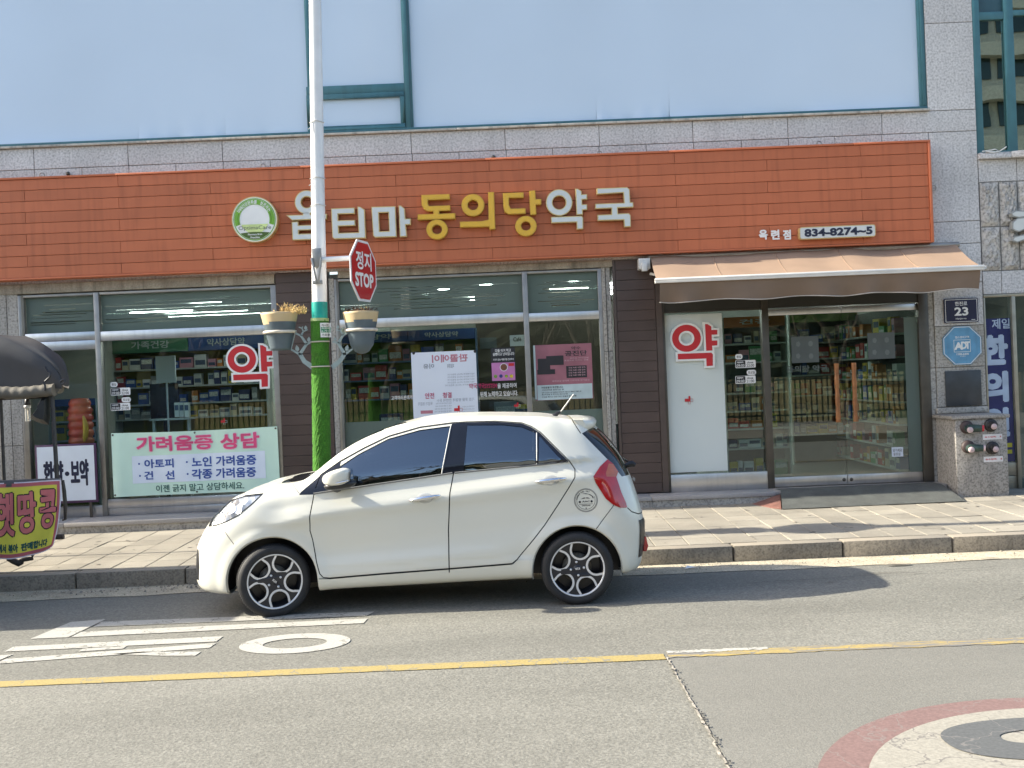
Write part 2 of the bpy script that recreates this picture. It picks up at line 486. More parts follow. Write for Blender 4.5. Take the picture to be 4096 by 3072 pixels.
ASPH = (.186, .180, .156)
M_ASPH = asphalt_mat('asphalt', ASPH, .28, 58.0, .42, .16)
M_ASPH2 = asphalt_mat('asphalt_patch', (.180, .174, .153), .20, 110.0, .3, .08)
M_GUT = mat('gutter_concrete', (.44, .385, .285), rough=.9, var=.22, scale=3.5, fine=.3, fscale=60, bump=.4, bscale=90, detail=8)
M_KERB = granite_mat('kerb_stone', (.235, .205, .16), dark=.6, scale=110, rand=.08, stain=.35)
def dusty(m, dust, lo=.55, hi=.9):
    """settled dust: a paler coat on the faces that lie level"""
    nt = m.node_tree; b = nt.nodes['Principled BSDF']; L = nt.links
    src = b.inputs['Base Color'].links[0].from_socket
    geo = nt.nodes.new('ShaderNodeNewGeometry'); sp = nt.nodes.new('ShaderNodeSeparateXYZ'); L.new(geo.outputs['True Normal'], sp.inputs[0])
    r = nt.nodes.new('ShaderNodeMapRange'); r.inputs[1].default_value, r.inputs[2].default_value = lo, hi; L.new(sp.outputs[2], r.inputs[0])
    mx = nt.nodes.new('ShaderNodeMix'); mx.data_type = 'RGBA'; mx.inputs[7].default_value = (*dust, 1)
    L.new(r.outputs[0], mx.inputs[0]); L.new(src, mx.inputs[6]); L.new(mx.outputs[2], b.inputs['Base Color'])
dusty(M_KERB, (.31, .27, .215))
M_PAVE = mat('paver', (.285, .256, .208), rough=.88, var=.14, scale=2.2, fine=.14, fscale=150, bump=.2, rand=.11, detail=7)
M_JOINT = mat('joint_sand', (.30, .265, .21), rough=.95, var=.2, scale=5)
M_WHITE_RD = worn_paint('white_road_paint', (.40, .385, .345), ASPH, wear=.40, soft=.07, scale=7)
M_YEL_RD = worn_paint('yellow_road_paint', (.34, .262, .098), ASPH, wear=.36, soft=.05, scale=8)
M_YEL_WORN = worn_paint('faded_yellow_paint', (.36, .27, .095), (.178, .17, .158), wear=.53, soft=.06, scale=5, stretch=(.35, 4, 1))
M_RED_RD = worn_paint('faded_red_paint', (.195, .122, .11), (.2, .16, .145), wear=.38, soft=.2, scale=3)
M_BEIGE_RD = worn_paint('beige_road_paint', (.30, .28, .235), (.17, .155, .14), wear=.40, soft=.10, scale=4)
M_DARK_RD = worn_paint('slate_road_paint', (.10, .103, .102), (.17, .16, .15), wear=.37, soft=.14, scale=6)

# ------------------------------------------------------------------ ground
KERB_Y, ROAD_LOW = -3.05, -.03
def pave_z(y): return .117 + .014 * (y - KERB_Y)
road = setting('road')
rb = MB()
ys = [(-17.0, -.012), (-11.2, 0.0), (-4.8, -.004), (-3.50, -.022)]
xs = [-90 + 6 * i for i in range(31)]
v = [(x, y, z) for y, z in ys for x in xs]
nx = len(xs)
rb.add(v, [(j * nx + i, j * nx + i + 1, (j + 1) * nx + i + 1, (j + 1) * nx + i) for j in range(len(ys) - 1) for i in range(nx - 1)])
rb.build('carriageway', M_ASPH, road)
pb = MB(); pb.slab([(.90, -6.33), (14, -6.33), (14, -11.2), (.885, -11.2), (.90, -9), (.91, -7.6), (.893, -6.9)], -.02, .0025)
pb.build('asphalt_patch', M_ASPH2, road)
gb = MB()
v = []
for i in range(240):
    x = -18 + i * .15
    w = .50 + .03 * sin(x * .9) + .015 * sin(x * 5.3 + 1) + random.uniform(-.012, .012)
    v += [(x, KERB_Y + .01, ROAD_LOW), (x, KERB_Y - w, -.0165)]
gb.add(v, [(2 * i, 2 * i + 1, 2 * i + 3, 2 * i + 2) for i in range(239)], 0, True)
gb.build('gutter', M_GUT, road)
# crumbled seam between the old and the new asphalt
sb = MB(); sd = MB()
y = -6.33; k = 0
pts = []
while y > -9.6:
    pts.append((.893 + random.uniform(-.007, .007), y)); y -= .03
v = []
for x, yy in pts:
    w = random.uniform(.002, .009)
    v += [(x - w, yy, .0085), (x + w, yy, .0085)]
sb.add(v, [(2 * i, 2 * i + 1, 2 * i + 3, 2 * i + 2) for i in range(len(pts) - 1)])
sb.build('seam', mat('seam_grit', (.30, .27, .225), var=.5, scale=40, rough=.95), road)
for x, yy in pts:
    if random.random() < .45:
        w = random.uniform(.004, .012); dx = random.choice((-.012, .012)) + random.uniform(-.006, .006)
        sd.add([(x + dx - w, yy, .0125), (x + dx + w * .4, yy - .02, .0125), (x + dx + w, yy + .01, .0125)], [(0, 1, 2)])
sd.build('seam_cracks', mat('seam_dark', (.03, .028, .026), rough=1), road, kind='stuff')

G3, G4 = reg(0, 2000, .92586), reg(2048, 2000, .92586)
def ground_poly(name, R, pts, m, z=.005, parent=None):
    mb = MB(); mb.add([(*atZ(R(*p), 0)[:2], z) for p in pts], [tuple(range(len(pts)))])
    return mb.build(name, m, parent or road)
# yellow line: sound as far as the seam, worn thin beyond it
yb = MB()
def strip(mb, x0, x1, y0, y1, z, n=120, jit=.004):
    v = []
    for i in range(n + 1):
        x = x0 + (x1 - x0) * i / n
        v += [(x, y0 + random.uniform(-jit, jit), z), (x, y1 + random.uniform(-jit, jit), z)]
    mb.add(v, [(2 * i, 2 * i + 2, 2 * i + 3, 2 * i + 1) for i in range(n)])
strip(yb, -20, .885, -6.365, -6.235, .0015, 320)
yb.build('yellow_line', M_YEL_RD, road)
yb = MB(); strip(yb, .905, 16, -6.345, -6.215, .0062, 300, .012); yb.build('faded_yellow_line', M_YEL_WORN, road)
wb = MB(); strip(wb, .91, 1.55, -6.255, -6.20, .0085, 40, .01); wb.build('white_remnant', M_WHITE_RD, road)
# white letters of the lane marking, read by drivers coming from the right
MARK = dict(z=.005)
mk = MB()
def mark(poly): mk.add([(x, y, .001) for x, y in poly], [tuple(range(len(poly)))])
mark([(-3.64, -5.115), (-3.36, -5.115), (-3.30, -4.55), (-3.56, -4.60)])
mark([(-3.299, -4.635), (-1.15, -4.675), (-1.19, -4.81), (-3.30, -4.80)])
mark([(-3.33, -4.955), (-1.17, -4.905), (-1.18, -5.055), (-3.34, -5.115)])
mark([(-3.66, -5.335), (-2.165, -5.28), (-2.172, -5.43), (-3.66, -5.47)])
mark([(-3.10, -5.471), (-2.80, -5.452), (-2.80, -5.525), (-3.10, -5.555)])
mark([(-4.0, -5.62), (-3.55, -5.56), (-3.60, -5.79), (-4.0, -5.86)])
mark([(-3.549, -5.68), (-2.75, -5.56), (-2.16, -5.475), (-2.17, -5.60), (-2.55, -5.655), (-3.56, -5.80)])
mark([(-2.83, -5.66), (-2.62, -5.633), (-2.20, -5.70), (-2.21, -5.80), (-2.45, -5.765)])
mk.build('lane_lettering', M_WHITE_RD, road)
rg = MB()
n = 48
v = []
for k in range(n):
    a = 2 * pi * k / n
    v += [(-1.585 + .385 * cos(a), -5.57 + .272 * sin(a), .001), (-1.585 + .222 * cos(a), -5.57 + .135 * sin(a), .001)]
rg.add(v, [(2 * i, (2 * i + 2) % (2 * n), (2 * i + 3) % (2 * n), 2 * i + 1) for i in range(n)])
rg.build('lane_lettering', M_WHITE_RD, road)
# painted speed limit roundel
rd = MB()
rd.add([(x, yy, .0065) for x, yy in circle(2.52, -8.72, 1.34, 72)], [tuple(range(72))]); rd.build('roundel_ring', M_RED_RD, road)
rd = MB()
rd.add([(x, yy, .0105) for x, yy in circle(2.54, -8.69, 1.135, 72)], [tuple(range(72))]); rd.build('roundel_field', M_BEIGE_RD, road)
rd = MB()
v = []
for k in range(64):
    a = 2 * pi * k / 64
    e = lambda c: (abs(c) ** .8) * (1 if c > 0 else -1)
    v += [(2.58 + .64 * e(cos(a)), -7.985 + .285 * e(sin(a)), .0145), (2.58 + .37 * e(cos(a)), -7.965 + .105 * e(sin(a)), .0145)]
rd.add(v, [(2 * i, (2 * i + 2) % 128, (2 * i + 3) % 128, 2 * i + 1) for i in range(64)])
tv, tf = text_geo('3', .03)
rd.add([(3.2 - 1.25 * b, -9.5 + .85 * (1 - a), .0145) for a, b in tv], tf)
rd.build('roundel_numeral', M_DARK_RD, road)
# dark tar dribbles, scraps on the gutter
sc_ = MB()
for cx, cy, w, h in ((3.35, -3.62, .13, .03), (3.1, -3.95, .28, .008), (-1.0, -5.28, .07, .006), (2.55, -4.25, .05, .01), (4.2, -3.5, .09, .012)):
    sc_.add([(cx + w * cos(a * pi / 5) * random.uniform(.7, 1.1), cy + h * sin(a * pi / 5) * random.uniform(.7, 1.1), -.006) for a in range(10)], [tuple(range(10))])
sc_.build('oil_stain', mat('oil_stain', (.10, .085, .065), rough=.6), road)
for cx, cy, s_ in ((1.55, -3.36, .05), (4.35, -5.0, .02), (3.82, -5.2, .012)):
    b_ = MB()
    b_.add([(cx - s_, cy - s_ * .3, -.012), (cx + s_ * .6, cy - s_ * .4, -.004), (cx + s_, cy + s_ * .3, -.008), (cx - s_ * .5, cy + s_ * .4, .01)], [(0, 1, 2, 3)])
    o = b_.build('litter_scrap', mat('scrap_white', (.75, .75, .74)))
    tag(o, {.05: 'crumpled white paper scrap in the gutter behind the car', .02: 'small white scrap on the asphalt by the far right kerb', .012: 'tiny white fleck on the asphalt right of the car shadow'}[s_], 'litter')
db = MB()
for i in range(90):
    x = random.uniform(-4.2, -2.2); yy = KERB_Y - abs(random.gauss(0, .16)) - .02; r = random.uniform(.004, .018)
    a0 = random.random() * 6
    db.add([(x + r * cos(a0 + k * 1.57) * random.uniform(.5, 1.3), yy + r * sin(a0 + k * 1.57), -.022 + random.uniform(0, .004)) for k in range(4)] + [(x, yy, -.012 + r * .4)],
           [(0, 1, 4), (1, 2, 4), (2, 3, 4), (3, 0, 4)])
db.build('gutter_debris', mat('debris', (.20, .18, .15), var=.6, scale=30), kind='stuff', label='grit and dead leaves lying in the gutter before the car', cat='debris')

# pavement: kerb stones and square pavers one by one on a bed
pavement = setting('pavement')
bed = MB(); v = [(-90, KERB_Y + .15, pave_z(KERB_Y) - .012), (90, KERB_Y + .15, pave_z(KERB_Y) - .012), (90, .2, pave_z(.2) - .012), (-90, .2, pave_z(.2) - .012)]
bed.add(v, [(0, 1, 2, 3)]); bed.build('bed', M_JOINT, pavement)
xs = [-15.5 + 1.03 * i for i in range(31)]
for i, x in enumerate(xs[:-1]):
    b_ = MB()
    dz = random.uniform(-.004, .004)
    b_.box(x + .006, x + 1.03 - .006, KERB_Y, KERB_Y + .16, -.2, pave_z(KERB_Y) + dz)
    o = b_.build('kerb_stone', M_KERB, pavement, bevel=.012)
PS = .325
pav_me = {}
def paver_mesh(w, d):
    k = (round(w, 3), round(d, 3))
    if k not in pav_me:
        b_ = MB(); g = .0035; e = .004
        x0, x1, y0, y1 = g, w - g, g, d - g
        b_.add([(x0, y0, -.03), (x1, y0, -.03), (x1, y1, -.03), (x0, y1, -.03), (x0, y0, -e), (x1, y0, -e), (x1, y1, -e), (x0, y1, -e),
                (x0 + e, y0 + e, 0), (x1 - e, y0 + e, 0), (x1 - e, y1 - e, 0), (x0 + e, y1 - e, 0)],
               [(0, 1, 5, 4), (1, 2, 6, 5), (2, 3, 7, 6), (3, 0, 4, 7), (4, 5, 9, 8), (5, 6, 10, 9), (6, 7, 11, 10), (7, 4, 8, 11), (8, 9, 10, 11)])
        pav_me[k] = b_.mesh('paver', M_PAVE)
    return pav_me[k]
rest = MB()
rows = 9
for r in range(rows):
    y0 = KERB_Y + .165 + r * PS
    off = 0.0
    for c in range(-50, 52):
        x0 = c * PS + off
        z0 = pave_z(y0 + PS / 2) + random.uniform(-.0025, .0025)
        seen = (-6.3 < x0 < 6.1) and not (-2.5 < x0 < .75 and r < 8)
        if seen:
            o = piece(paver_mesh(PS, PS), 'paver', pavement, (x0, y0, z0))
            o.rotation_euler = (radians(.8) + random.uniform(-.006, .006), random.uniform(-.006, .006), 0)
        elif -16 < x0 < 16:
            g = .0035
            rest.box(x0 + g, x0 + PS - g, y0 + g, y0 + PS - g, z0 - .02, z0)
rest.build('paving', M_PAVE, pavement, kind='stuff')
# far side of the road, behind the camera: pavement, low wall, fence (seen in the shop glass)
fs = MB(); fs.box(-90, 90, -40, -11.2, -.3, .14); o = fs.build('far_pavement', M_PAVE); o['kind'] = 'structure'
gr = MB(); gr.add([(-600, -600, -.35), (600, -600, -.35), (600, 600, -.35), (-600, 600, -.35)], [(0, 1, 2, 3)])
o = gr.build('ground', mat('ground_earth', (.16, .145, .125), rough=.95, var=.2, scale=.4)); o['kind'] = 'structure'

# gum spots and grime on the pavers, hairline cracks and fine grit on the road
gm = MB(); rnd = random.Random(31)
for i in range(150):
    x, y = rnd.uniform(-6.2, 6.2), rnd.uniform(KERB_Y + .2, -.75); r = rnd.uniform(.008, .026); a0 = rnd.random() * 6
    gm.add([(x + r * cos(a0 + k * .9) * rnd.uniform(.6, 1.2), y + r * sin(a0 + k * .9) * rnd.uniform(.6, 1.2), pave_z(y) + .0062) for k in range(7)], [tuple(range(7))])
gm.build('gum_spots', mat('gum_grime', (.12, .105, .09), rough=.9), pavement, kind='stuff')
ck = MB()
for x, y, n, dx, dy in ((1.9, -4.2, 40, .035, .004), (3.3, -4.02, 26, .03, .006), (3.6, -5.2, 30, .022, .02)):
    v = []
    for k in range(n):
        w = rnd.uniform(.0015, .005); v += [(x, y - w, .0022), (x, y + w, .0022)]; x += dx * rnd.uniform(.5, 1.5); y += dy + rnd.uniform(-.012, .012)
    ck.add(v, [(2 * i, 2 * i + 2, 2 * i + 3, 2 * i + 1) for i in range(n - 1)])
ck.build('hairline_cracks', mat('crack_dark', (.06, .055, .05), rough=1), road, kind='stuff')
gt = MB()
for i in range(420):
    x = rnd.uniform(-5.5, 6.5); y = KERB_Y - abs(rnd.gauss(0, .28)) - .02; r = rnd.uniform(.003, .011); a0 = rnd.random() * 6; z = -.026 + .012 * (KERB_Y - y) / .5
    gt.add([(x + r * cos(a0 + k * 2.1) * rnd.uniform(.6, 1.3), y + r * sin(a0 + k * 2.1), z) for k in range(3)] + [(x, y, z + r * .7 + .004)], [(0, 1, 3), (1, 2, 3), (2, 0, 3)])
gt.build('gutter_grit', mat('grit', (.30, .26, .20), var=.5, scale=40, rough=1), road, kind='stuff')
# ------------------------------------------------------------------ the building
M_GR = granite_mat('granite', (.59, .578, .57), dark=.66, scale=75, rand=.05, stain=.14)
M_GRD = granite_mat('granite_weathered', (.40, .375, .335), dark=.55, scale=75, rand=.08, stain=.35)
M_ROUGH = granite_mat('granite_split_face', (.47, .445, .41), dark=.5, scale=60, rand=.08, stain=.42, bump=.5)
M_BACK = mat('mortar', (.17, .165, .155), rough=.95)
M_TEAL = mat('teal_aluminium', (.050, .155, .185), rough=.42, var=.12, scale=5, streak=.2, spec=.5)
M_TEALD = mat('teal_aluminium_dark', (.03, .085, .11), rough=.5, var=.1)
M_STEEL = mat('brushed_steel', (.60, .59, .58), rough=.32, metal=.9, var=.10, scale=4, streak=.12)
M_STEELD = mat('dull_steel', (.34, .325, .30), rough=.45, metal=.7, var=.15, scale=5)
M_BRONZE = mat('bronze_frame', (.10, .09, .075), rough=.4, metal=.5, var=.15)
M_TILE = mat('brown_tile', (.082, .057, .049), rough=.4, var=.12, scale=3, rand=.09, fine=.06, fscale=90, spec=.4)
M_FILM = mat('white_film', (.555, .665, .79), rough=.22, var=.03, scale=.7, spec=.5, detail=1)
M_GLASS = glass_mat('shop_glass', (.86, .93, .90), f0=.05, gain=.9, wave=.05)
M_GLASS_DOOR = glass_mat('door_glass', (.72, .82, .77), f0=.09, gain=.95, wave=.045)
M_GLASS_T = glass_mat('tinted_glass', (.30, .48, .46), f0=.32, gain=.95, gloss=(.85, 1, .98), wave=.12)
M_WHITE_PANEL = mat('white_panel', (.66, .71, .68), rough=.2, var=.03, scale=1)
M_RED_LET = mat('red_print', (.55, .022, .03), rough=.4, var=.05)
M_WHITE_LET = mat('white_print', (.80, .80, .78), rough=.4, var=.04)
M_BLACK_LET = mat('black_print', (.02, .02, .024), rough=.4)
M_CONC = mat('stained_concrete', (.34, .30, .235), rough=.9, var=.25, scale=5, fine=.15, fscale=60, streak=.4)
m, nt, b = _nodes('frosted_film'); L = nt.links
tr = nt.nodes.new('ShaderNodeBsdfTransparent'); tr.inputs[0].default_value = (.55, .62, .58, 1)
tl = nt.nodes.new('ShaderNodeBsdfTranslucent'); tl.inputs[0].default_value = (.45, .55, .5, 1)
b.inputs['Base Color'].default_value = (.21, .26, .235, 1); b.inputs['Roughness'].default_value = .25
mx1 = nt.nodes.new('ShaderNodeMixShader'); mx1.inputs[0].default_value = .45
mx2 = nt.nodes.new('ShaderNodeMixShader'); mx2.inputs[0].default_value = .10
L.new(b.outputs[0], mx1.inputs[1]); L.new(tl.outputs[0], mx1.inputs[2])
L.new(mx1.outputs[0], mx2.inputs[1]); L.new(tr.outputs[0], mx2.inputs[2])
L.new(mx2.outputs[0], nt.nodes['Material Output'].inputs[0])
M_FROST = m

ZP = pave_z(-.3)                                  # pavement level at the front
bld = thing('pharmacy_building', 'granite faced street building with pharmacy shop front and white filmed upper windows', 'building', (0, 0, .14))
back = MB()
def gp(x0, x1, z0, z1, m=None, y=0.0, g=.0035, name='granite_panel', t=.03, bev=.004, backing=True):
    if x0 > x1: x0, x1 = x1, x0
    b_ = MB()
    e = bev
    a0, a1, c0, c1 = x0 + g, x1 - g, z0 + g, z1 - g
    b_.add([(a0, y + e, c0), (a1, y + e, c0), (a1, y + e, c1), (a0, y + e, c1),
            (a0 + e, y, c0 + e), (a1 - e, y, c0 + e), (a1 - e, y, c1 - e), (a0 + e, y, c1 - e),
            (a0, y + t, c0), (a1, y + t, c0), (a1, y + t, c1), (a0, y + t, c1)],
           [(4, 5, 6, 7), (0, 1, 5, 4), (1, 2, 6, 5), (2, 3, 7, 6), (3, 0, 4, 7), (8, 9, 1, 0), (9, 10, 2, 1), (10, 11, 3, 2), (11, 8, 0, 3)])
    if backing: back.box(x0, x1, y + t - .012, y + t + .1, z0, z1)
    return b_.build(name, m or M_GR, bld)
def rough_block(x0, x1, z0, z1):
    """split faced stone: a bulging uneven face"""
    b_ = MB(); n, k = 9, 11; g = .006
    v = []
    for j in range(k + 1):
        for i in range(n + 1):
            u, w = i / n, j / k
            edge = min(u, 1 - u) * (x1 - x0); ez = min(w, 1 - w) * (z1 - z0)
            h = .045 * min(1, edge / .05) ** .6 * min(1, ez / .05) ** .6 * random.uniform(.45, 1.1)
            v.append((x0 + g + u * (x1 - x0 - 2 * g), -h, z0 + g + w * (z1 - z0 - 2 * g)))
    b_.add(v, [(j * (n + 1) + i, j * (n + 1) + i + 1, (j + 1) * (n + 1) + i + 1, (j + 1) * (n + 1) + i) for j in range(k) for i in range(n)], 0, False)
    back.box(x0, x1, .004, .12, z0, z1)
    return b_.build('granite_block', M_ROUGH, bld)

SILL_Z0, SILL_Z1 = 4.842, 4.868
zj = Z(ZL(815, 1047))                             # joint between the two courses
XL = -16.0                                        # unseen left end, run far out so the wall shades the plinth
xs1 = [XL, X(ZL(213, 1000)), X(ZL(808, 970)), X(ZL(1405, 950)), X(ZM(-45, 930)), X(ZM(545, 910)), X(ZM(1138, 880)), X(ZM(1733, 850)), X(ZR(253, 770)), X(ZR(815, 750)), X(ZR(1372, 720)), 5.835]
for a, c in zip(xs1[:-1], xs1[1:]): gp(a, c, zj, SILL_Z0)
xs2 = [XL] + [X(ZL(x, 1080)) for x in (-380, -82, 217, 517, 815, 1112, 1412, 1710)] + [X(ZM(x, 1000)) for x in (-45, 257, 552, 848, 1147, 1442, 1735, 2033)] + [X(ZR(x, 840)) for x in (257, 540, 820, 1095, 1373, 1650)]
for a, c in zip(xs2[:-1], xs2[1:]): gp(a, c, 4.30, zj)
xc0, xc1 = xs2[-1], 5.835
z1310, z1440 = Z(ZR(1800, 1310)), Z(ZR(1850, 1440))
gp(xc0, xc1, z1310, zj); gp(xc0, xc1, z1440, z1310); gp(xc0, xc1, 2.72, z1440)
ztop = 7.0
za, zb_ = Z(ZR(1750, 648)), Z(ZR(1750, 135))
gp(5.245, 5.835, SILL_Z0, zb_ if False else za + .0) if za > SILL_Z0 + .05 else None
gp(5.245, 5.835, SILL_Z0, zb_); gp(5.245, 5.835, zb_, ztop)
gp(XL, 5.245, 6.9, ztop)
# wall behind the sign board
back.box(XL, 5.0, .012, .16, 3.2, 4.30)
gp(XL, xc0, 3.17, 4.297, backing=False)
# thin projecting window ledge, weathered
for a, c in ((XL, X(ZL(930, 890))), (X(ZL(930, 890)), X(ZM(830, 815))), (X(ZM(830, 815)), X(ZR(545, 690))), (X(ZR(545, 690)), X(ZR(1345, 660))), (X(ZR(1345, 660)), 5.26)):
    b_ = MB(); b_.box(a + .003, c - .003, -.045, .05, SILL_Z0, SILL_Z1); b_.build('window_ledge', mat('ledge_paint', (.52, .49, .43), rough=.7, var=.2, scale=9, streak=.45), bld, bevel=.004)
# big upper window: teal frame, white film behind the glass
FZ0 = SILL_Z1 + .002
FZ1 = Z(A(1400, 254))
xr0, xr1 = X(A(1988, 200)), 5.243
px0, px1 = X(ZM(499, 510), .03), X(ZM(560, 780), .03)
win = MB(); win.box(XL, xr1, .012, .09, FZ0, FZ1); win.box(XL, xr1, -.004, .03, FZ0 + .006, FZ0 + .035)
win.box(xr0, xr1, .010, .09, FZ1, 6.9); win.box(xr0 + .03, xr1 - .02, -.002, .03, FZ1 + .01, 6.9)
wobj = win.build('upper_window', M_TEAL, bld, bevel=.003)
pm = MB(); pm.box(px0, px1, .008, .10, FZ1, 6.9); pm.build('mullion', M_TEAL, wobj, bevel=.004)
pm = MB(); pm.box(px1 - .03, px1 - .016, -.004, .012, FZ1, 6.9); pm.build('mullion_ridge', M_TEALD, wobj)
# small opening sash left of the mullion
sx0, sx1 = X(A(664, 240), .03), px0
sz1 = Z(A(780, 185), .03)
szm = Z(A(780, 207), .03)
st = MB(); st.box(sx0, sx1, .006, .08, szm + .03, sz1 + .006); st.build('transom_bar', M_TEAL, wobj, bevel=.004)
s2 = MB()
fw = .055
s2.box(sx0, sx1 - .003, -.006, .07, szm - .035, szm + .027); s2.box(sx0, sx1 - .003, -.006, .07, FZ1 + .002, FZ1 + fw)
s2.box(sx0, sx0 + fw, -.006, .07, FZ1 + fw, szm - .035); s2.box(sx1 - fw - .003, sx1 - .003, -.006, .07, FZ1 + fw, szm - .035)
s2.build('sash', M_TEAL, wobj, bevel=.004)
pm = MB(); pm.box(X(A(661, 60)) - .015, X(A(661, 60)) + .045, .008, .1, FZ1, 6.9); pm.build('mullion', M_TEAL, wobj, bevel=.004)
def film(x0, x1, z0, z1, wav=0.0, y=.045):
    """filmed pane; the film bags a little along its lower edge"""
    b_ = MB(); n, k = 60, 14; v = []
    for j in range(k + 1):
        for i in range(n + 1):
            u, w = i / n, (j / k) ** 2
            h = wav * math.exp(-w * 26) * (1 + .8 * sin(u * 9 + 1) + .5 * sin(u * 23))
            v.append((x0 + u * (x1 - x0), y - .006 * h, z0 + w * (z1 - z0)))
    b_.add(v, [(j * (n + 1) + i, j * (n + 1) + i + 1, (j + 1) * (n + 1) + i + 1, (j + 1) * (n + 1) + i) for j in range(k) for i in range(n)], 0, True)
    return b_.build('filmed_pane', M_FILM, wobj)
xm = X(A(661, 60)) - .015
film(XL, X(A(294, 200)), FZ1 - .01, 6.9, 2.2); film(X(A(294, 200)) + .0006, X(A(482, 200)), FZ1 - .01, 6.9, 2.0, .0453); film(X(A(482, 200)) + .0006, xm + .01, FZ1 - .01, 6.9, 1.0)
film(xm + .03, px0 + .01, sz1, 6.9, .4, .05); film(sx0 + .02, sx1 - .03, FZ1 + .02, szm, .2, .04)
xa_ = X(ZM(1705, 400)); xb_ = X(ZR(108, 400))
film(px1 - .01, xa_, FZ1 - .01, 6.9, 1.0); film(xa_ + .0006, xb_, FZ1 - .01, 6.9, 2.0, .0453); film(xb_ + .0006, xr0 + .01, FZ1 - .01, 6.9, 2.2, .0452)
bb = MB(); bb.box(XL, xr1 - .05, .12, .2, FZ1 - .05, 6.98); bb.build('inner_blind', M_FILM, wobj)

# right wing: window bay, split faced blocks, clinic window below
wx0 = 5.838
zs0, zs1 = Z(ZR(1950, 945)), Z(ZR(1950, 908))
b_ = MB(); b_.box(wx0, 6.22, -.07, .1, zs0, zs1 - .02); b_.box(wx0 + .0, 6.22, -.05, .1, zs1 - .018, zs1); b_.slab([(6.222, -.07), (6.9, -.32), (6.9, .1), (6.222, .1)], zs0, zs1); b_.build('window_ledge', M_GR, bld, bevel=.005)
zf = Z(ZR(2050, 1075))
gp(wx0, X(ZR(2170, 1000)), zf, zs0); gp(X(ZR(2170, 1000)), 7.4, zf, zs0)
rx = [wx0, X(ZR(2065, 1200)), X(ZR(2175, 1200)), X(ZR(2290, 1200)), 6.9]
rz = [zf, Z(ZR(2050, 1340)), Z(ZR(2080, 1600))]
for j in range(2):
    for a, c in zip(rx[:-1], rx[1:]): rough_block(a, c, rz[j + 1], rz[j])
zw = Z(WR(2050, 352))
gp(wx0, X(WR(2080, 270)), zw + .035, rz[2]); gp(X(WR(2080, 270)), 7.4, zw + .035, rz[2])
wb_ = MB()
x1900, x2100, x2150 = wx0 + .002, X(ZR(2095, 400), .05), X(ZR(2152, 400), .05)
wb_.box(x1900, x1900 + .09, .02, .1, zs1, 7.0); wb_.box(x2100, x2150, .02, .1, zs1, 7.0)
zt0, zt1 = Z(ZR(2000, 120), .05), Z(ZR(2000, 75), .05)
wb_.box(x1900 + .09, x2100, .022, .1, zt0, zt1); wb_.box(x2150, 7.4, .022, .1, Z(ZR(2180, 95), .05), Z(ZR(2180, 62), .05)); wb_.box(x1900 + .09, x2100, .022, .1, zs1, zs1 + .03)
wo = wb_.build('bay_window', M_TEAL, bld, bevel=.004)
b_ = MB(); b_.box(x1900 + .09, x2100, .06, .07, zs1 + .03, zt0); b_.build('pane', M_GLASS_T, wo)
b_ = MB(); b_.box(x1900 + .09, x2100, .06, .07, zt1, 7.0); b_.build('pane', M_TEALD, wo)
b_ = MB(); b_.box(x2150, 7.4, .05, .06, zs1, Z(ZR(2180, 95), .05)); b_.box(x2150, 7.4, .05, .06, Z(ZR(2180, 62), .05), 7.0); b_.build('pane', M_GLASS_T, wo)
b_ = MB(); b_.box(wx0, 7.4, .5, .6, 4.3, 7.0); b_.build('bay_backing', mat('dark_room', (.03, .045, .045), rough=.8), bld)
# clinic window at the right edge
cz0 = Z(WR(2150, 1330))
cl = MB(); cl.box(wx0, 7.4, -.01, .08, zw, zw + .033); cl.box(X(WR(2150, 800)), X(WR(2172, 800)), -.02, .08, .16, zw); cl.box(wx0, wx0 + .02, .0, .08, .16, zw)
cl.box(wx0, X(WR(2150, 800)), .0, .08, cz0 - .16, cz0); cl.box(wx0, X(WR(2150, 800)), .01, .08, .16, cz0 - .165)
co = cl.build('clinic_window', mat('champagne_metal', (.36, .33, .26), rough=.4, metal=.6, var=.15), bld, bevel=.003)
b_ = MB(); b_.box(wx0 + .02, X(WR(2150, 800)), .03, .038, cz0, zw); b_.box(X(WR(2172, 800)), 7.4, .05, .058, .16, zw); b_.build('pane', M_GLASS, co)
back.box(wx0, 7.4, .8, .9, .1, 3.3)

# ------------------------------------------------------------------ piers and plinth
zl1 = 3.175
lin = MB(); lin.box(XL, X(A(592, 590)), -.02, .12, Z(A(300, 625)) , zl1); lin.build('lintel', M_CONC, bld, bevel=.004)
lin = MB(); lin.box(X(A(730, 600)), X(A(1322, 570)), -.02, .12, Z(A(1000, 590)), zl1); lin.build('lintel', M_CONC, bld, bevel=.004)
# granite pilaster at the far left
xp = [XL, X(A(20, 800)), X(A(44, 800))]
zq = Z(WL(60, 1160))
for z0, z1 in ((.14, zq), (zq, Z(A(20, 628)))):
    gp(xp[0], xp[1], z0, z1, M_GRD); gp(xp[1], xp[2], z0, z1, M_GRD)
COURSE = .1253
def tiled_pier(x0, x1, z0, z1, y=-.01):
    z = z1; k = 0
    while z > z0 + .01:
        zz = max(z0, z - COURSE)
        gp(x0, x1, zz, z, M_TILE, y=y + random.uniform(-.001, .001), g=.0018, name='tile', t=.02, bev=.0018, backing=False)
        z = zz; k += 1
    back.box(x0, x1, y + .014, .16, z0, z1)
p1x0, p1x1 = X(WL(1765, 700)), X(WL(2105, 900))
tiled_pier(p1x0, p1x1, .30, Z(A(640, 588)))
p2x0, p2x1 = X(WM(1858, 700)), X(WM(2105, 700))
tiled_pier(p2x0, p2x1, .30, Z(A(1380, 560)))
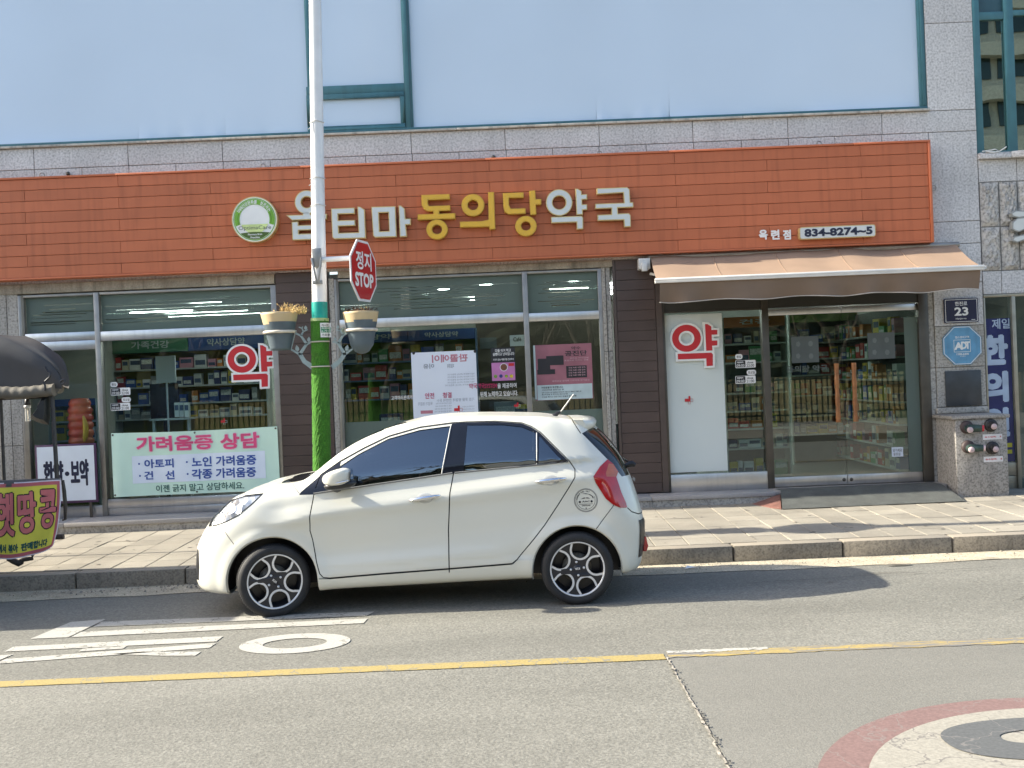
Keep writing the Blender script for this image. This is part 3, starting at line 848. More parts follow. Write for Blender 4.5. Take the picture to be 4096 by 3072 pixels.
tr_ = MB(); tr_.box(p2x1 + .002, p2x1 + .075, -.02, .1, .30, Z(A(1380, 560))); tr_.build('pier_trim', mat('brown_metal', (.10, .075, .065), rough=.4, metal=.3), bld)
tr_ = MB(); tr_.box(p2x0 - .03, p2x0 - .002, -.018, .1, .30, Z(A(1330, 562))); tr_.build('pier_trim', MATS['brown_metal'], bld)
# stone jamb right of the middle window
xj0, xj1 = X(WM(1775, 800)), X(WM(1832, 800))
gp(xj0, xj0 + (xj1 - xj0) * .45, .3, Z(WM(1800, 560)), M_GRD, y=-.005); gp(xj0 + (xj1 - xj0) * .45, xj1, .3, Z(WM(1800, 560)), M_GRD, y=.012)
gp(xj0, xj0 + (xj1 - xj0) * .45, Z(WM(1800, 560)), Z(A(1310, 570)), M_GRD, y=-.005); gp(xj0 + (xj1 - xj0) * .45, xj1, Z(WM(1800, 560)), Z(A(1310, 570)), M_GRD, y=.012)
xk0 = X(WM(52, 800)); xk1 = X(WM(85, 800))
gp(p1x1 + .004, xk1, .3, Z(WM(60, 560)), M_GRD, y=-.002); gp(p1x1 + .004, xk1, Z(WM(60, 560)), Z(A(735, 600)), M_GRD, y=-.002)
# right pier with its plates: three stones
xg0, xg1 = X(WR(1690, 700)), 5.835
zz_ = [.14, Z(WR(1850, 1000)), Z(WR(1850, 765)), Z(WR(1850, 520)), 2.72]
for z0, z1 in zip(zz_[:-1], zz_[1:]): gp(xg0, xg1, z0, z1, M_GRD if z0 < 1.8 else M_GR)
gp(X(WR(1655, 700)), xg0, .14, zz_[2], M_GRD, y=.012); gp(X(WR(1655, 700)), xg0, zz_[2], 2.72, M_GRD, y=.012)
b_ = MB(); b_.box(xg0 - .02, xg1 + .0, -.035, .02, zz_[1] - .075, zz_[1] - .008); b_.build('string_course', M_GRD, bld, bevel=.006)
# plinth slabs
PZ = .285
yl_, yr_ = -.56, -.36
for x0, x1, yf in ((XL, X(A(140, 1100), -.5), yl_), (X(A(140, 1100), -.5), -3.4, yl_), (-3.4, -2.2, yl_), (-2.2, -1.0, yl_), (-1.0, .5, yl_), (.5, 1.62, yr_), (1.62, 3.1, yr_), (3.1, 5.18, -.30)):
    b_ = MB(); b_.box(x0 + .002, x1 - .002, yf, .14, PZ - .05, PZ); b_.build('step_slab', mat('step_granite', (.35, .33, .315), rough=.6, var=.12, scale=4, fine=.12, fscale=160), bld, bevel=.005)
    b_ = MB(); b_.box(x0 + .002, x1 - .002, yf + .015, .14, .08, PZ - .052); b_.build('riser', M_GRD, bld)
back.box(XL, 7.4, .13, .16, .05, .30)
bo = back.build('wall', M_BACK, bld)

# ------------------------------------------------------------------ shop windows
GY = .07                                           # glass plane
def frame_bar(mb, x0, x1, z0, z1, y0=.0, y1=.10): mb.box(x0, x1, y0, y1, z0, z1)
def pane(par, x0, x1, z0, z1, m=None, y=GY, name='pane'):
    b_ = MB(); b_.box(x0, x1, y, y + .008, z0, z1); return b_.build(name, m or M_GLASS, par)
def frost(par, x0, x1, z0, z1, seed, bars=True):
    """frosted film with clear horizontal stripes, thinning out sideways"""
    rnd = random.Random(seed)
    b_ = MB(); z = z1; h = z1 - z0
    cuts = []
    zc = z1 - h * .22
    while zc > z0 + h * .15:
        cuts.append((zc, rnd.uniform(.006, .016), rnd.uniform(0, .35), rnd.uniform(.7, 1.0))); zc -= h * rnd.uniform(.055, .12)
    ztop_ = z1
    for zc, w, a, c in cuts:
        b_.box(x0, x1, GY - .004, GY - .0025, zc + w / 2, ztop_)
        xa, xb = x0 + a * (x1 - x0), x0 + c * (x1 - x0)
        if a > .02: b_.box(x0, xa, GY - .004, GY - .0025, zc - w / 2, zc + w / 2)
        if c < .98: b_.box(xb, x1, GY - .004, GY - .0025, zc - w / 2, zc + w / 2)
        ztop_ = zc - w / 2
    b_.box(x0, x1, GY - .004, GY - .0025, z0, ztop_)
    return b_.build('frosted_film', M_FROST, par)
# left window
fx0, fx1 = X(A(44, 800)), X(WL(1765, 700))
zt = Z(A(300, 628)); 
mxa, mxb = X(WL(612, 700)), X(WL(645, 700))
rgt = X(WL(1735, 800))
fr = MB()
frame_bar(fr, fx0, fx0 + .075, PZ, zt); frame_bar(fr, rgt, fx1, PZ, zt); frame_bar(fr, mxa, mxb, PZ, zt, -.012, .10)
frame_bar(fr, fx0 + .075, mxa, zt - .03, zt); frame_bar(fr, mxb, rgt, zt - .03, zt)
fo = fr.build('shop_window', M_STEELD, bld, bevel=.003)
ta, tb = Z(WL(1100, 477)), Z(WL(1100, 418))
b_ = MB(); frame_bar(b_, mxb, rgt, ta, tb, -.004, .1); b_.build('transom', M_STEEL, fo, bevel=.003)
la, lb, lc = Z(WL(400, 555)), Z(WL(400, 497)), Z(WL(400, 443))
b_ = MB(); frame_bar(b_, fx0 + .075, mxa, lb + .003, lc, .002, .1); b_.build('transom', M_STEEL, fo, bevel=.003)
b_ = MB(); frame_bar(b_, fx0 + .075, mxa, la, lb, .006, .1); b_.build('door_head', M_STEEL, fo, bevel=.003)
zb0, zb1 = Z(WL(900, 1545)), Z(WL(900, 1490))
b_ = MB(); frame_bar(b_, mxb, rgt, zb0, zb1, -.004, .1); b_.box(mxb, rgt, .006, .1, PZ, zb0 - .003); b_.build('bottom_rail', M_STEEL, fo, bevel=.003)
zc0, zc1 = Z(WL(500, 1595)), Z(WL(500, 1540))
b_ = MB(); frame_bar(b_, fx0 + .075, mxa, PZ, zc1, -.002, .1); b_.build('bottom_rail', M_STEEL, fo, bevel=.003)
pane(fo, mxb, rgt, zb1, ta); pane(fo, fx0 + .075, mxa, zc1, la); pane(fo, mxb, rgt, tb, zt - .03); pane(fo, fx0 + .075, mxa, lc, zt - .03)
frost(fo, mxb, rgt, tb, zt - .03, 3); frost(fo, fx0 + .075, mxa, lc, zt - .03, 5)
# middle window
gx0, gx1 = xk1, xj0
zt2 = Z(A(1000, 592))
m2a, m2b = X(WM(1265, 600)), X(WM(1298, 600))
fr = MB()
frame_bar(fr, gx0, gx0 + .05, PZ, zt2); frame_bar(fr, gx1 - .045, gx1, PZ, zt2); frame_bar(fr, m2a, m2b, PZ, zt2, -.012, .1)
frame_bar(fr, gx0 + .05, m2a, zt2 - .03, zt2); frame_bar(fr, m2b, gx1 - .045, zt2 - .03, zt2)
frame_bar(fr, gx0 + .05, m2a, PZ, .45); frame_bar(fr, m2b, gx1 - .045, PZ, .45)
f2 = fr.build('shop_window', M_STEELD, bld, bevel=.003)
ta2, tb2 = Z(WM(700, 395)), Z(WM(700, 338))
b_ = MB(); frame_bar(b_, gx0 + .05, m2a, ta2, tb2, -.004, .1); b_.build('transom', M_STEEL, f2, bevel=.003)
b_ = MB(); frame_bar(b_, m2b, gx1 - .045, Z(WM(1500, 365)), Z(WM(1500, 313)), -.004, .1); b_.build('transom', M_STEEL, f2, bevel=.003)
pane(f2, gx0 + .05, m2a, .45, ta2); pane(f2, m2b, gx1 - .045, .45, Z(WM(1500, 365))); pane(f2, gx0 + .05, m2a, tb2, zt2 - .03); pane(f2, m2b, gx1 - .045, Z(WM(1500, 313)), zt2 - .03)
frost(f2, gx0 + .05, m2a, tb2, zt2 - .03, 11); frost(f2, m2b, gx1 - .045, Z(WM(1500, 313)), zt2 - .03, 12)
# frosted lower band of the middle window
zfr = Z(WM(800, 985))
b_ = MB(); b_.box(gx0 + .05, m2a, GY - .004, GY - .0025, .45, zfr); b_.box(m2b, gx1 - .045, GY - .004, GY - .0025, .45, Z(WM(1600, 930))); b_.build('frosted_film', M_FROST, f2)
# entrance
ex0, ex1 = p2x1 + .077, X(WR(1655, 700))
ez1 = Z(WR(1200, 345))
d0, d1 = X(WR(672, 800)), X(WR(712, 800))
b_ = MB(); frame_bar(b_, ex0, X(WR(1600, 800)), Z(WR(1200, 395)), 2.75, .015, .1); fo3 = b_.build('entrance', mat('dark_head', (.035, .034, .03), rough=.35), bld)
for a, c, zz in ((d0, d1, ez1), (X(WR(1600, 800)) + .001, ex1, 2.75), (ex0, ex0 + .03, ez1)):
    fr = MB(); frame_bar(fr, a, c, PZ, zz, -.012 if a == d0 else 0, .103); fr.build('door_jamb', M_BRONZE, fo3, bevel=.003)
b_ = MB(); frame_bar(b_, ex0 + .03, d0, Z(WR(400, 435)), Z(WR(1200, 395)) - .003, .01, .1); b_.build('head_trim', M_BRONZE, fo3)
b_ = MB(); frame_bar(b_, ex0 + .03, d0, PZ, Z(WR(400, 1395)), -.002, .1); b_.build('bottom_rail', M_STEEL, fo3, bevel=.003)
pane(fo3, ex0 + .03, d0, Z(WR(400, 1395)), Z(WR(400, 435)), M_GLASS)
wp0, wp1 = X(WR(95, 900)), X(WR(448, 900))
b_ = MB(); b_.box(ex0 + .03, wp1, GY - .006, GY - .003, Z(WR(300, 1388)), Z(WR(250, 452))); b_.build('white_film', M_WHITE_PANEL, fo3)
dm = X(WR(1150, 800)); dr = X(WR(1600, 800)) - .004
zd0, zd1 = PZ + .012, Z(WR(1200, 405))
for i, (a, c) in enumerate(((d1 + .006, dm - .003), (dm + .003, dr))):
    b_ = MB(); b_.box(a, c, .055, .065, zd0 + .115, zd1 - .075); do = b_.build('glass_door', M_GLASS_DOOR, bld)
    b_ = MB(); b_.box(a, c, .035, .085, zd0, zd0 + .115); b_.build('bottom_rail', M_STEEL, do, bevel=.003)
    b_ = MB(); b_.box(a, c, .035, .085, zd1 - .075, zd1); b_.build('top_rail', M_STEEL, do, bevel=.003)
    hx = X(WR(1105, 900), 0) if i == 0 else X(WR(1208, 900), 0)
    h0, h1 = Z(WR(1110, 1092)), Z(WR(1100, 745))
    b_ = MB(); b_.tube([(hx, -.015, h0 + (h1 - h0) * k / 12) for k in range(13)], [.030 + .003 * sin(k * 1.7 + i) for k in range(13)], 10); b_.build('handle', mat('varnished_wood', (.30, .115, .035), rough=.35, var=.3, scale=14, coat=.3), do)
    b_ = MB()
    for zz in (h0 + .12, h1 - .12): b_.tube([(hx, -.01, zz), (hx, .06, zz)], .012, 8)
    b_.build('handle_bracket', M_STEEL, do)
    b_ = MB(); b_.lathe([(0, .004), (.022, .004), (.022, 0)], (dm + (-.045 if i == 0 else .045), .035, zd0 + .055), 'Y', 14); b_.build('lock', M_BRONZE, do)
# light frosted strip at the right edge of the right door, wayside stickers
b_ = MB(); b_.box(X(WR(1525, 900)), dr, .048, .0505, zd0 + .12, Z(WR(1550, 470))); b_.build('edge_film', M_FROST, fo3)
# ------------------------------------------------------------------ sign board over the shop
M_PLANK = mat('terracotta_board', (.50, .148, .066), rough=.5, var=.05, scale=2.5, rand=.06, spec=.35, streak=.20)
M_PLANK_T = mat('terracotta_trim', (.55, .155, .065), rough=.45, var=.05)
M_GOLD = mat('gold_trim', (.62, .46, .20), rough=.35, metal=.35, var=.1)
M_LETW = mat('acrylic_white', (.60, .63, .62), rough=.25, var=.05, scale=5, coat=.2)
M_LETY = mat('acrylic_yellow', (.72, .41, .018), rough=.25, var=.06, scale=5, coat=.2)
M_LETYS = mat('yellow_return', (.60, .36, .03), rough=.35, var=.1)
M_NAVY = mat('navy_print', (.018, .022, .05), rough=.4)
SY = -.20
sz0, sz1, sx1_ = 3.208, 4.446, 5.175
sgn = thing('pharmacy_signboard', 'long terracotta coloured sign board with raised white and yellow letters over the shop', 'sign', (-1.0, SY, sz0))
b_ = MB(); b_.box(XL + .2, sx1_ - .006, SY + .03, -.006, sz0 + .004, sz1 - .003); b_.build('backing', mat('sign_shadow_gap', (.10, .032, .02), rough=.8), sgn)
tz = sz1 - .026
for a, c in ((XL + .2, X(ZL(728, 1105), SY)), (X(ZL(728, 1105), SY), X(ZL(1897, 1060), SY)), (X(ZL(1897, 1060), SY), X(ZM(1012, 1020), SY)), (X(ZM(1012, 1020), SY), X(ZM(2172, 965), SY)), (X(ZM(2172, 965), SY), X(ZR(1200, 855), SY)), (X(ZR(1200, 855), SY), sx1_)):
    b_ = MB(); b_.box(a + .001, c - .001, SY - .016, -.004, tz + .001, sz1); b_.build('top_trim', M_PLANK_T, sgn, bevel=.003)
b_ = MB(); b_.box(sx1_ - .034, sx1_, SY - .014, -.004, sz0, tz - .001); b_.build('end_trim', M_PLANK_T, sgn, bevel=.004)
b_ = MB(); b_.box(XL + .2, sx1_ - .036, SY - .01, -.004, sz0, sz0 + .02); b_.build('bottom_trim', M_PLANK_T, sgn, bevel=.003)
NR = 9
rh = (tz - sz0 - .021) / NR
pl_len = X(ZL(1918, 1100), SY) - X(ZL(745, 1150), SY)
xo = X(ZL(745, 1150), SY); xe = X(ZL(1328, 1190), SY)
for r in range(NR):
    z1 = tz - .0005 - r * rh; z0 = z1 - rh
    base = xo if r % 2 == 0 else xe
    x = base - 3 * pl_len
    while x < sx1_:
        a, c = max(x, XL + .2), min(x + pl_len, sx1_ - .035)
        if c - a > .02:
            b_ = MB(); e = .003; g = .0022; y0 = SY + random.uniform(-.001, .001)
            a0, a1, c0, c1 = a + g * .7, c - g * .7, z0 + g, z1 - g
            b_.add([(a0, y0 + e, c0), (a1, y0 + e, c0), (a1, y0 + e, c1), (a0, y0 + e, c1), (a0 + e, y0, c0 + e), (a1 - e, y0, c0 + e), (a1 - e, y0, c1 - e), (a0 + e, y0, c1 - e),
                    (a0, y0 + .02, c0), (a1, y0 + .02, c0), (a1, y0 + .02, c1), (a0, y0 + .02, c1)],
                   [(4, 5, 6, 7), (0, 1, 5, 4), (1, 2, 6, 5), (2, 3, 7, 6), (3, 0, 4, 7), (8, 9, 1, 0), (9, 10, 2, 1), (10, 11, 3, 2), (11, 8, 0, 3)])
            b_.build('plank', M_PLANK, sgn)
        x += pl_len
# raised letters, stroke by stroke as they are cut
def R_(cx, cy, ro, ri, ry=None): return ('ring', cx, cy, ro, ri, ry or ro)
GLYPHS = {
    'op': (ZL, [R_(1938, 1278, 76, 35), ('poly', [(1808, 1360), (1912, 1357), (1912, 1340), (1962, 1338), (1962, 1355), (2064, 1351), (2064, 1384), (1845, 1393)]),
                ('poly', [(1843, 1402), (1885, 1400), (1886, 1424), (1992, 1420), (1991, 1397), (2032, 1395), (2036, 1513), (1848, 1518)], [(1887, 1456), (1993, 1452), (1994, 1474), (1888, 1478)])]),
    'ti': (ZM, [('poly', [(38, 1318), (187, 1312), (188, 1350), (83, 1353), (83, 1393), (190, 1390), (192, 1426), (85, 1430), (88, 1472), (212, 1468), (205, 1305), (222, 1306), (250, 1324), (258, 1505), (60, 1511), (46, 1500)])]),
    'ma': (ZM, [('poly', [(292, 1307), (445, 1303), (453, 1497), (316, 1501), (304, 1490)], [(340, 1345), (400, 1343), (405, 1460), (345, 1462)]),
                ('poly', [(465, 1298), (480, 1299), (503, 1318), (508, 1382), (542, 1381), (542, 1420), (510, 1421), (518, 1495), (473, 1497)])]),
    'dong': (ZM, [('poly', [(608, 1232), (787, 1226), (789, 1258), (650, 1264), (650, 1285), (658, 1302), (790, 1298), (793, 1330), (722, 1333), (722, 1351), (823, 1347), (823, 1382), (585, 1390), (585, 1355), (685, 1352), (683, 1335), (650, 1335), (624, 1322), (610, 1295)]),
                  R_(708, 1450, 68, 31, 63)]),
    'ui': (ZM, [R_(935, 1296, 73, 33, 70), ('poly', [(1030, 1215), (1068, 1213), (1077, 1447), (1040, 1450), (1038, 1432), (853, 1437), (852, 1401), (990, 1398), (1034, 1388)])]),
    'dang': (ZM, [('poly', [(1123, 1220), (1255, 1216), (1256, 1248), (1163, 1251), (1163, 1295), (1174, 1318), (1268, 1316), (1268, 1350), (1160, 1354), (1135, 1338), (1126, 1305)]),
                  ('poly', [(1290, 1206), (1328, 1203), (1332, 1258), (1367, 1258), (1367, 1292), (1333, 1293), (1336, 1356), (1297, 1358)]), R_(1270, 1428, 68, 30, 64)]),
    'yak': (ZM, [R_(1480, 1280, 84, 42), ('poly', [(1582, 1192), (1600, 1193), (1622, 1208), (1623, 1228), (1657, 1227), (1657, 1260), (1625, 1261), (1626, 1292), (1657, 1291), (1657, 1325), (1628, 1327), (1630, 1356), (1590, 1358)]),
                 ('poly', [(1428, 1371), (1622, 1364), (1632, 1376), (1632, 1447), (1592, 1450), (1590, 1404), (1430, 1410)])]),
    'guk': (ZM, [('poly', [(1717, 1190), (1910, 1183), (1925, 1196), (1930, 1278), (1948, 1278), (1950, 1310), (1850, 1314), (1852, 1350), (1920, 1347), (1932, 1360), (1934, 1432), (1892, 1436), (1888, 1390), (1723, 1395), (1722, 1358), (1810, 1354), (1810, 1316), (1708, 1320), (1708, 1288), (1890, 1281), (1885, 1218), (1718, 1228)])]),
}
def glyph_loops(g, Y):
    R, strokes = GLYPHS[g]
    out = []
    for s in strokes:
        if s[0] == 'ring':
            _, cx, cy, ro, ri, ry = s
            out.append([[XZ(R(*p), Y) for p in circle(cx, cy, ro, 40, ry)], [XZ(R(*p), Y) for p in circle(cx, cy, ri, 32, ri * ry / ro)]])
        else: out.append([[XZ(R(*p), Y) for p in lp] for lp in s[1:]])
    return out
def grow(lp, d):
    """outline moved outwards (d > 0) along its normals"""
    n = len(lp); area = sum(lp[i][0] * lp[(i + 1) % n][1] - lp[(i + 1) % n][0] * lp[i][1] for i in range(n))
    sg = 1 if area > 0 else -1
    out = []
    for i in range(n):
        a, b, c = Vector(lp[i - 1]), Vector(lp[i]), Vector(lp[(i + 1) % n])
        u, w = (b - a).normalized(), (c - b).normalized()
        n1 = Vector((u.y, -u.x)) * sg; n2 = Vector((w.y, -w.x)) * sg
        m_ = n1 + n2
        k = 2 / max(.5, m_.length_squared)
        out.append(tuple(b + m_ * d * k))
    return out
LY = -.285
for g, fm, sm in (('op', M_LETW, M_GOLD), ('ti', M_LETW, M_GOLD), ('ma', M_LETW, M_GOLD), ('dong', M_LETY, M_LETYS), ('ui', M_LETY, M_LETYS), ('dang', M_LETY, M_LETYS), ('yak', M_LETW, M_GOLD), ('guk', M_LETW, M_GOLD)):
    mb = MB()
    for loops in glyph_loops(g, LY):
        y1 = SY - .012
        plate(mb, loops, lambda u, w: (u, LY, w), lambda u, w: (u, y1, w), 1, 1)
        inner = [grow(loops[0], -.010)] + [grow(l, .010) for l in loops[1:]]
        v, f = shape2d(inner); mb.add([(u, LY - .003, w) for u, w in v], f, 0)
        for lp in inner:
            n = len(lp); mb.add([(u, LY - .003, w) for u, w in lp] + [(u, LY, w) for u, w in lp], [(i, (i + 1) % n, n + (i + 1) % n, n + i) for i in range(n)], 0)
    mb.build('letter', [fm, sm], sgn)
# round emblem (plain: ring, wording and leaf coloured field, no figure)
EY = -.29
cx, cz = XZ(ZL(1611, 1388), EY)
er = .275
M_EGREEN = mat('leaf_green_print', (.17, .40, .03), rough=.35)
M_EDARK = mat('olive_print', (.07, .12, .015), rough=.35)
mb = MB()
mb.lathe([(0, .105), (er - .012, .105), (er - .010, .108), (er, .108), (er, .006)], (cx, SY, cz), 'Y', 56, mis=[0, 0, 1, 1], smooth=False)
eo = mb.build('emblem', [M_WHITE_LET, M_GOLD], sgn)
ep = SY - .109
def arc_band(mb, r0, r1, a0, a1, y, mi=0, n=40):
    v = []
    for k in range(n + 1):
        a = a0 + (a1 - a0) * k / n
        v += [(cx + r0 * cos(a), y, cz + r0 * sin(a)), (cx + r1 * cos(a), y, cz + r1 * sin(a))]
    mb.add(v, [(2 * i, 2 * i + 1, 2 * i + 3, 2 * i + 2) for i in range(n)], mi)
mb = MB(); arc_band(mb, er - .032, er - .022, 0, 2 * pi, ep, 0, 64); arc_band(mb, er - .095, er - .036, radians(-18), radians(198), ep)
arc_band(mb, er - .078, er - .072, radians(-15), radians(22), ep - .0015, 1); arc_band(mb, er - .078, er - .072, radians(158), radians(195), ep - .0015, 1)
mb.build('emblem_ring', [M_EGREEN, M_EDARK], sgn)
mb = MB()
v = [(cx + (er - .036) * cos(a), ep - .002, cz + (er - .036) * sin(a)) for a in [radians(222 + 96 * k / 24) for k in range(25)]]
v += [(cx + .175 - .35 * k / 12, ep - .002, cz - .150 - .012 * (((k - 6) / 6) ** 2)) for k in range(13)]
mb.add(v, [tuple(range(len(v)))]); mb.build('emblem_foot', M_EDARK, sgn)
mb = MB(); mb.add([(cx + (er - .105) * cos(a), ep - .0012, cz + (er - .105) * sin(a)) for a in [radians(200 + 140 * k / 24) for k in range(25)]], [tuple(range(25))]); mb.build('emblem_tint', mat('pale_lime_print', (.62, .74, .30), rough=.4), sgn)
def arc_text(mb, s, r, h, a_mid, sweep, y, mi=0, bold=.02, top=True, c=None, wf=.92):
    c = c or (cx, cz)
    n = len(s)
    for i, ch in enumerate(s):
        if ch == ' ': continue
        a = a_mid + (sweep / 2 - sweep * (i + .5) / n) * (1 if top else -1)
        w = sweep * r / n * wf
        tv, tf = text_geo(ch, bold)
        vs = []
        for p, q in tv:
            lx, lz = (p - .5) * w, (q - .5) * h
            ang = a - pi / 2 if top else a + pi / 2
            vs.append((c[0] + r * cos(a) + lx * cos(ang) - lz * sin(ang), y, c[1] + r * sin(a) + lx * sin(ang) + lz * cos(ang)))
        mb.add(vs, tf, mi)
mb = MB(); arc_text(mb, '미래건강문화를 창조하는', er - .066, .046, pi / 2, radians(128), ep - .003); 
letter(mb, 'Pharmacy Brain', cx - .085, cx + .085, cz - .197, cz - .168, ep - .004, 0, .02); letter(mb, 'Franchise', cx - .055, cx + .055, cz - .228, cz - .203, ep - .004, 0, .02)
mb.build('lettering', M_WHITE_LET, sgn)
mb = MB(); letter(mb, 'OptimaCare', cx - .195, cx + .195, cz - .135, cz - .075, ep - .003, 0, .0); mb.build('lettering', mat('grey_print', (.12, .13, .12), rough=.4), sgn)
# phone number panel and branch name
def rrect(x0, x1, z0, z1, r, n=5):
    out = []
    for qx, qz, a0 in ((x1 - r, z1 - r, 0), (x0 + r, z1 - r, pi / 2), (x0 + r, z0 + r, pi), (x1 - r, z0 + r, 1.5 * pi)):
        out += [(qx + r * cos(a0 + pi / 2 * k / n), qz + r * sin(a0 + pi / 2 * k / n)) for k in range(n + 1)]
    return out
nx0, nx1 = X(ZR(884, 1380), LY), X(ZR(1335, 1370), LY); nz0, nz1 = Z(ZR(1110, 1408), LY), Z(ZR(1110, 1335), LY)
mb = MB(); lp = rrect(nx0, nx1, nz0, nz1, .03)
plate(mb, [lp], lambda u, w: (u, LY, w), lambda u, w: (u, SY - .012, w), 1, 1); mb.add([(u, LY - .003, w) for u, w in grow(lp, -.010)], [tuple(range(len(lp)))], 0)
po = mb.build('phone_panel', [M_LETW, M_GOLD], sgn)
mb = MB(); letter(mb, '834-8274~5', X(ZR(912, 1370), LY), X(ZR(1316, 1370), LY), nz0 + .028, nz1 - .024, LY - .005, 0, .06); mb.build('lettering', M_NAVY, po)
for ch, a, c in (('옥', 640, 692), ('련', 712, 763), ('점', 782, 830)):
    mb = MB(); x0, x1 = X(ZR(a, 1390), SY), X(ZR(c, 1390), SY); zc = Z(ZR((a + c) / 2, 1390), SY)
    letter(mb, ch, x0, x1, zc - .06, zc + .06, SY - .03, 0, .05)
    mb.build('small_letter', M_WHITE_LET, sgn)
# rusty run-off under the letters
m, nt, b = _nodes('run_off_stain'); L = nt.links
b.inputs['Base Color'].default_value = (.11, .03, .014, 1); b.inputs['Roughness'].default_value = .8
geo = nt.nodes.new('ShaderNodeNewGeometry'); mp = nt.nodes.new('ShaderNodeMapping'); mp.inputs['Scale'].default_value = (16, 1, 1.6)
n1 = nt.nodes.new('ShaderNodeTexNoise'); n1.inputs['Scale'].default_value = 1.4; n1.inputs['Detail'].default_value = 6
L.new(geo.outputs['Position'], mp.inputs[0]); L.new(mp.outputs[0], n1.inputs['Vector'])
tc = nt.nodes.new('ShaderNodeTexCoord'); sp = nt.nodes.new('ShaderNodeSeparateXYZ'); L.new(tc.outputs['Generated'], sp.inputs[0])
def _m(op, a, b_=None, v=None):
    k = nt.nodes.new('ShaderNodeMath'); k.operation = op; k.use_clamp = op == 'MULTIPLY'
    L.new(a, k.inputs[0])
    if b_ is not None: L.new(b_, k.inputs[1])
    elif v is not None: k.inputs[1].default_value = v
    return k.outputs[0]
r = nt.nodes.new('ShaderNodeMapRange'); r.inputs[1].default_value, r.inputs[2].default_value = .36, .58; L.new(n1.outputs[0], r.inputs[0])
edge = _m('MULTIPLY', _m('MULTIPLY', sp.outputs[0], _m('SUBTRACT', sp.outputs[0], v=1.0)), v=-4.0)
fall = _m('POWER', sp.outputs[2], v=.8)
al = _m('MULTIPLY', _m('MULTIPLY', _m('MULTIPLY', r.outputs[0], edge), fall), v=1.0)
L.new(al, b.inputs['Alpha']); MATS['run_off_stain'] = m
for R, x0, x1, y0, y1 in ((ZM, 60, 250, 1515, 1610), (ZM, 325, 460, 1505, 1610), (ZM, 890, 1030, 1450, 1590), (ZM, 1200, 1290, 1500, 1610), (ZM, 1460, 1560, 1415, 1600), (ZM, 1735, 1830, 1400, 1480), (ZM, 1840, 1900, 1440, 1560), (ZL, 1500, 1600, 1500, 1600)):
    a, c = X(R(x0, y0), SY), X(R(x1, y0), SY); z1, z0 = Z(R((x0 + x1) / 2, y0), SY), Z(R((x0 + x1) / 2, y1), SY)
    mb = MB(); mb.add([(a, SY - .0045, z0), (c, SY - .0045, z0), (c, SY - .0045, z1), (a, SY - .0045, z1)], [(0, 1, 2, 3)]); mb.build('stain', m, sgn)
# lifting eyes along the top of the board
for R, px, py in ((ZL, 265, 1108), (ZL, 1662, 1050), (ZR, 1000, 850), (ZM, 1735, 970), (ZR, 1678, 1112)):
    x, z = XZ(R(px, py), -.06)
    mb = MB(); mb.tube([(x + .03 * cos(a), -.06, z + .03 * sin(a)) for a in [2 * pi * k / 12 for k in range(12)]], .007, 6, closed=True); mb.build('lifting_eye', M_STEELD, sgn)
for R, px, py in ((ZL, 430, 1097), (ZM, 1065, 993)):
    x, z = XZ(R(px, py)); mb = MB(); mb.lathe([(0, .02), (.02, .02), (.026, 0)], (x, 0, z), 'Y', 12); o = mb.build('bolt', M_BRONZE, bld)

# ------------------------------------------------------------------ awning over the entrance
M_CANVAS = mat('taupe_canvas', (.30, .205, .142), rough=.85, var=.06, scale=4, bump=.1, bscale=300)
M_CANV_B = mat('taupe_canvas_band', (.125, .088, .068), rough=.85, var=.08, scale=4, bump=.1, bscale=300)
aw = thing('awning', 'taupe canvas awning with white front rail and hanging valance over the glass entrance', 'awning', (3.5, -.1, 2.9))
AX0, AX1, AYB, AYF, AZB, AZF = 1.70, 5.42, -.13, -.90, 3.165, 2.835
mb = MB(); n, k = 64, 14; v = []
for j in range(k + 1):
    w = j / k
    for i in range(n + 1):
        u = i / n
        x = (AX0 + .05 * (1 - w)) + u * (AX1 - AX0 - .0) - .0
        folds = .012 * sin(u * 13 + 1.0) * (1 - w) + .02 * math.exp(-((u - .36) / .05) ** 2) * (1 - w) + .02 * math.exp(-((u - .63) / .05) ** 2) * (1 - w) + .006 * sin(u * 31)
        v.append((x, AYB + (AYF - AYB) * w, AZB + (AZF - AZB) * w - .05 * sin(pi * w) * .6 + folds))
fs_ = [(j * (n + 1) + i, (j + 1) * (n + 1) + i, (j + 1) * (n + 1) + i + 1, j * (n + 1) + i + 1) for j in range(k) for i in range(n)]
mb.add(v, fs_, 0, True); mb.build('canvas', M_CANVAS, aw)
for q in (13, 26, 39, 52):
    sm_ = MB(); sm_.tube([Vector(v[j * (n + 1) + q]) + Vector((0, 0, .003)) for j in range(k + 1)], .004, 5); sm_.build('canvas_seam', M_CANVAS, aw)
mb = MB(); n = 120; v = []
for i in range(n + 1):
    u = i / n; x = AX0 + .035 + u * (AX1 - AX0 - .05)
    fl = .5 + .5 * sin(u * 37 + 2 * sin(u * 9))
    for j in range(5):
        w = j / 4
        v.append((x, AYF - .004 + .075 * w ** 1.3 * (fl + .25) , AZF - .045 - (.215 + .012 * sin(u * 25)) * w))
mb.add(v, [(i * 5 + j, i * 5 + j + 1, (i + 1) * 5 + j + 1, (i + 1) * 5 + j) for i in range(n) for j in range(4)], 0, True); mb.build('valance', mat('valance_canvas_shaded', (.205, .145, .105), rough=.85, var=.06, scale=4, bump=.1, bscale=300), aw)  # same cloth as the canvas; its shade is put into a darker colour
v = [q for q in v]
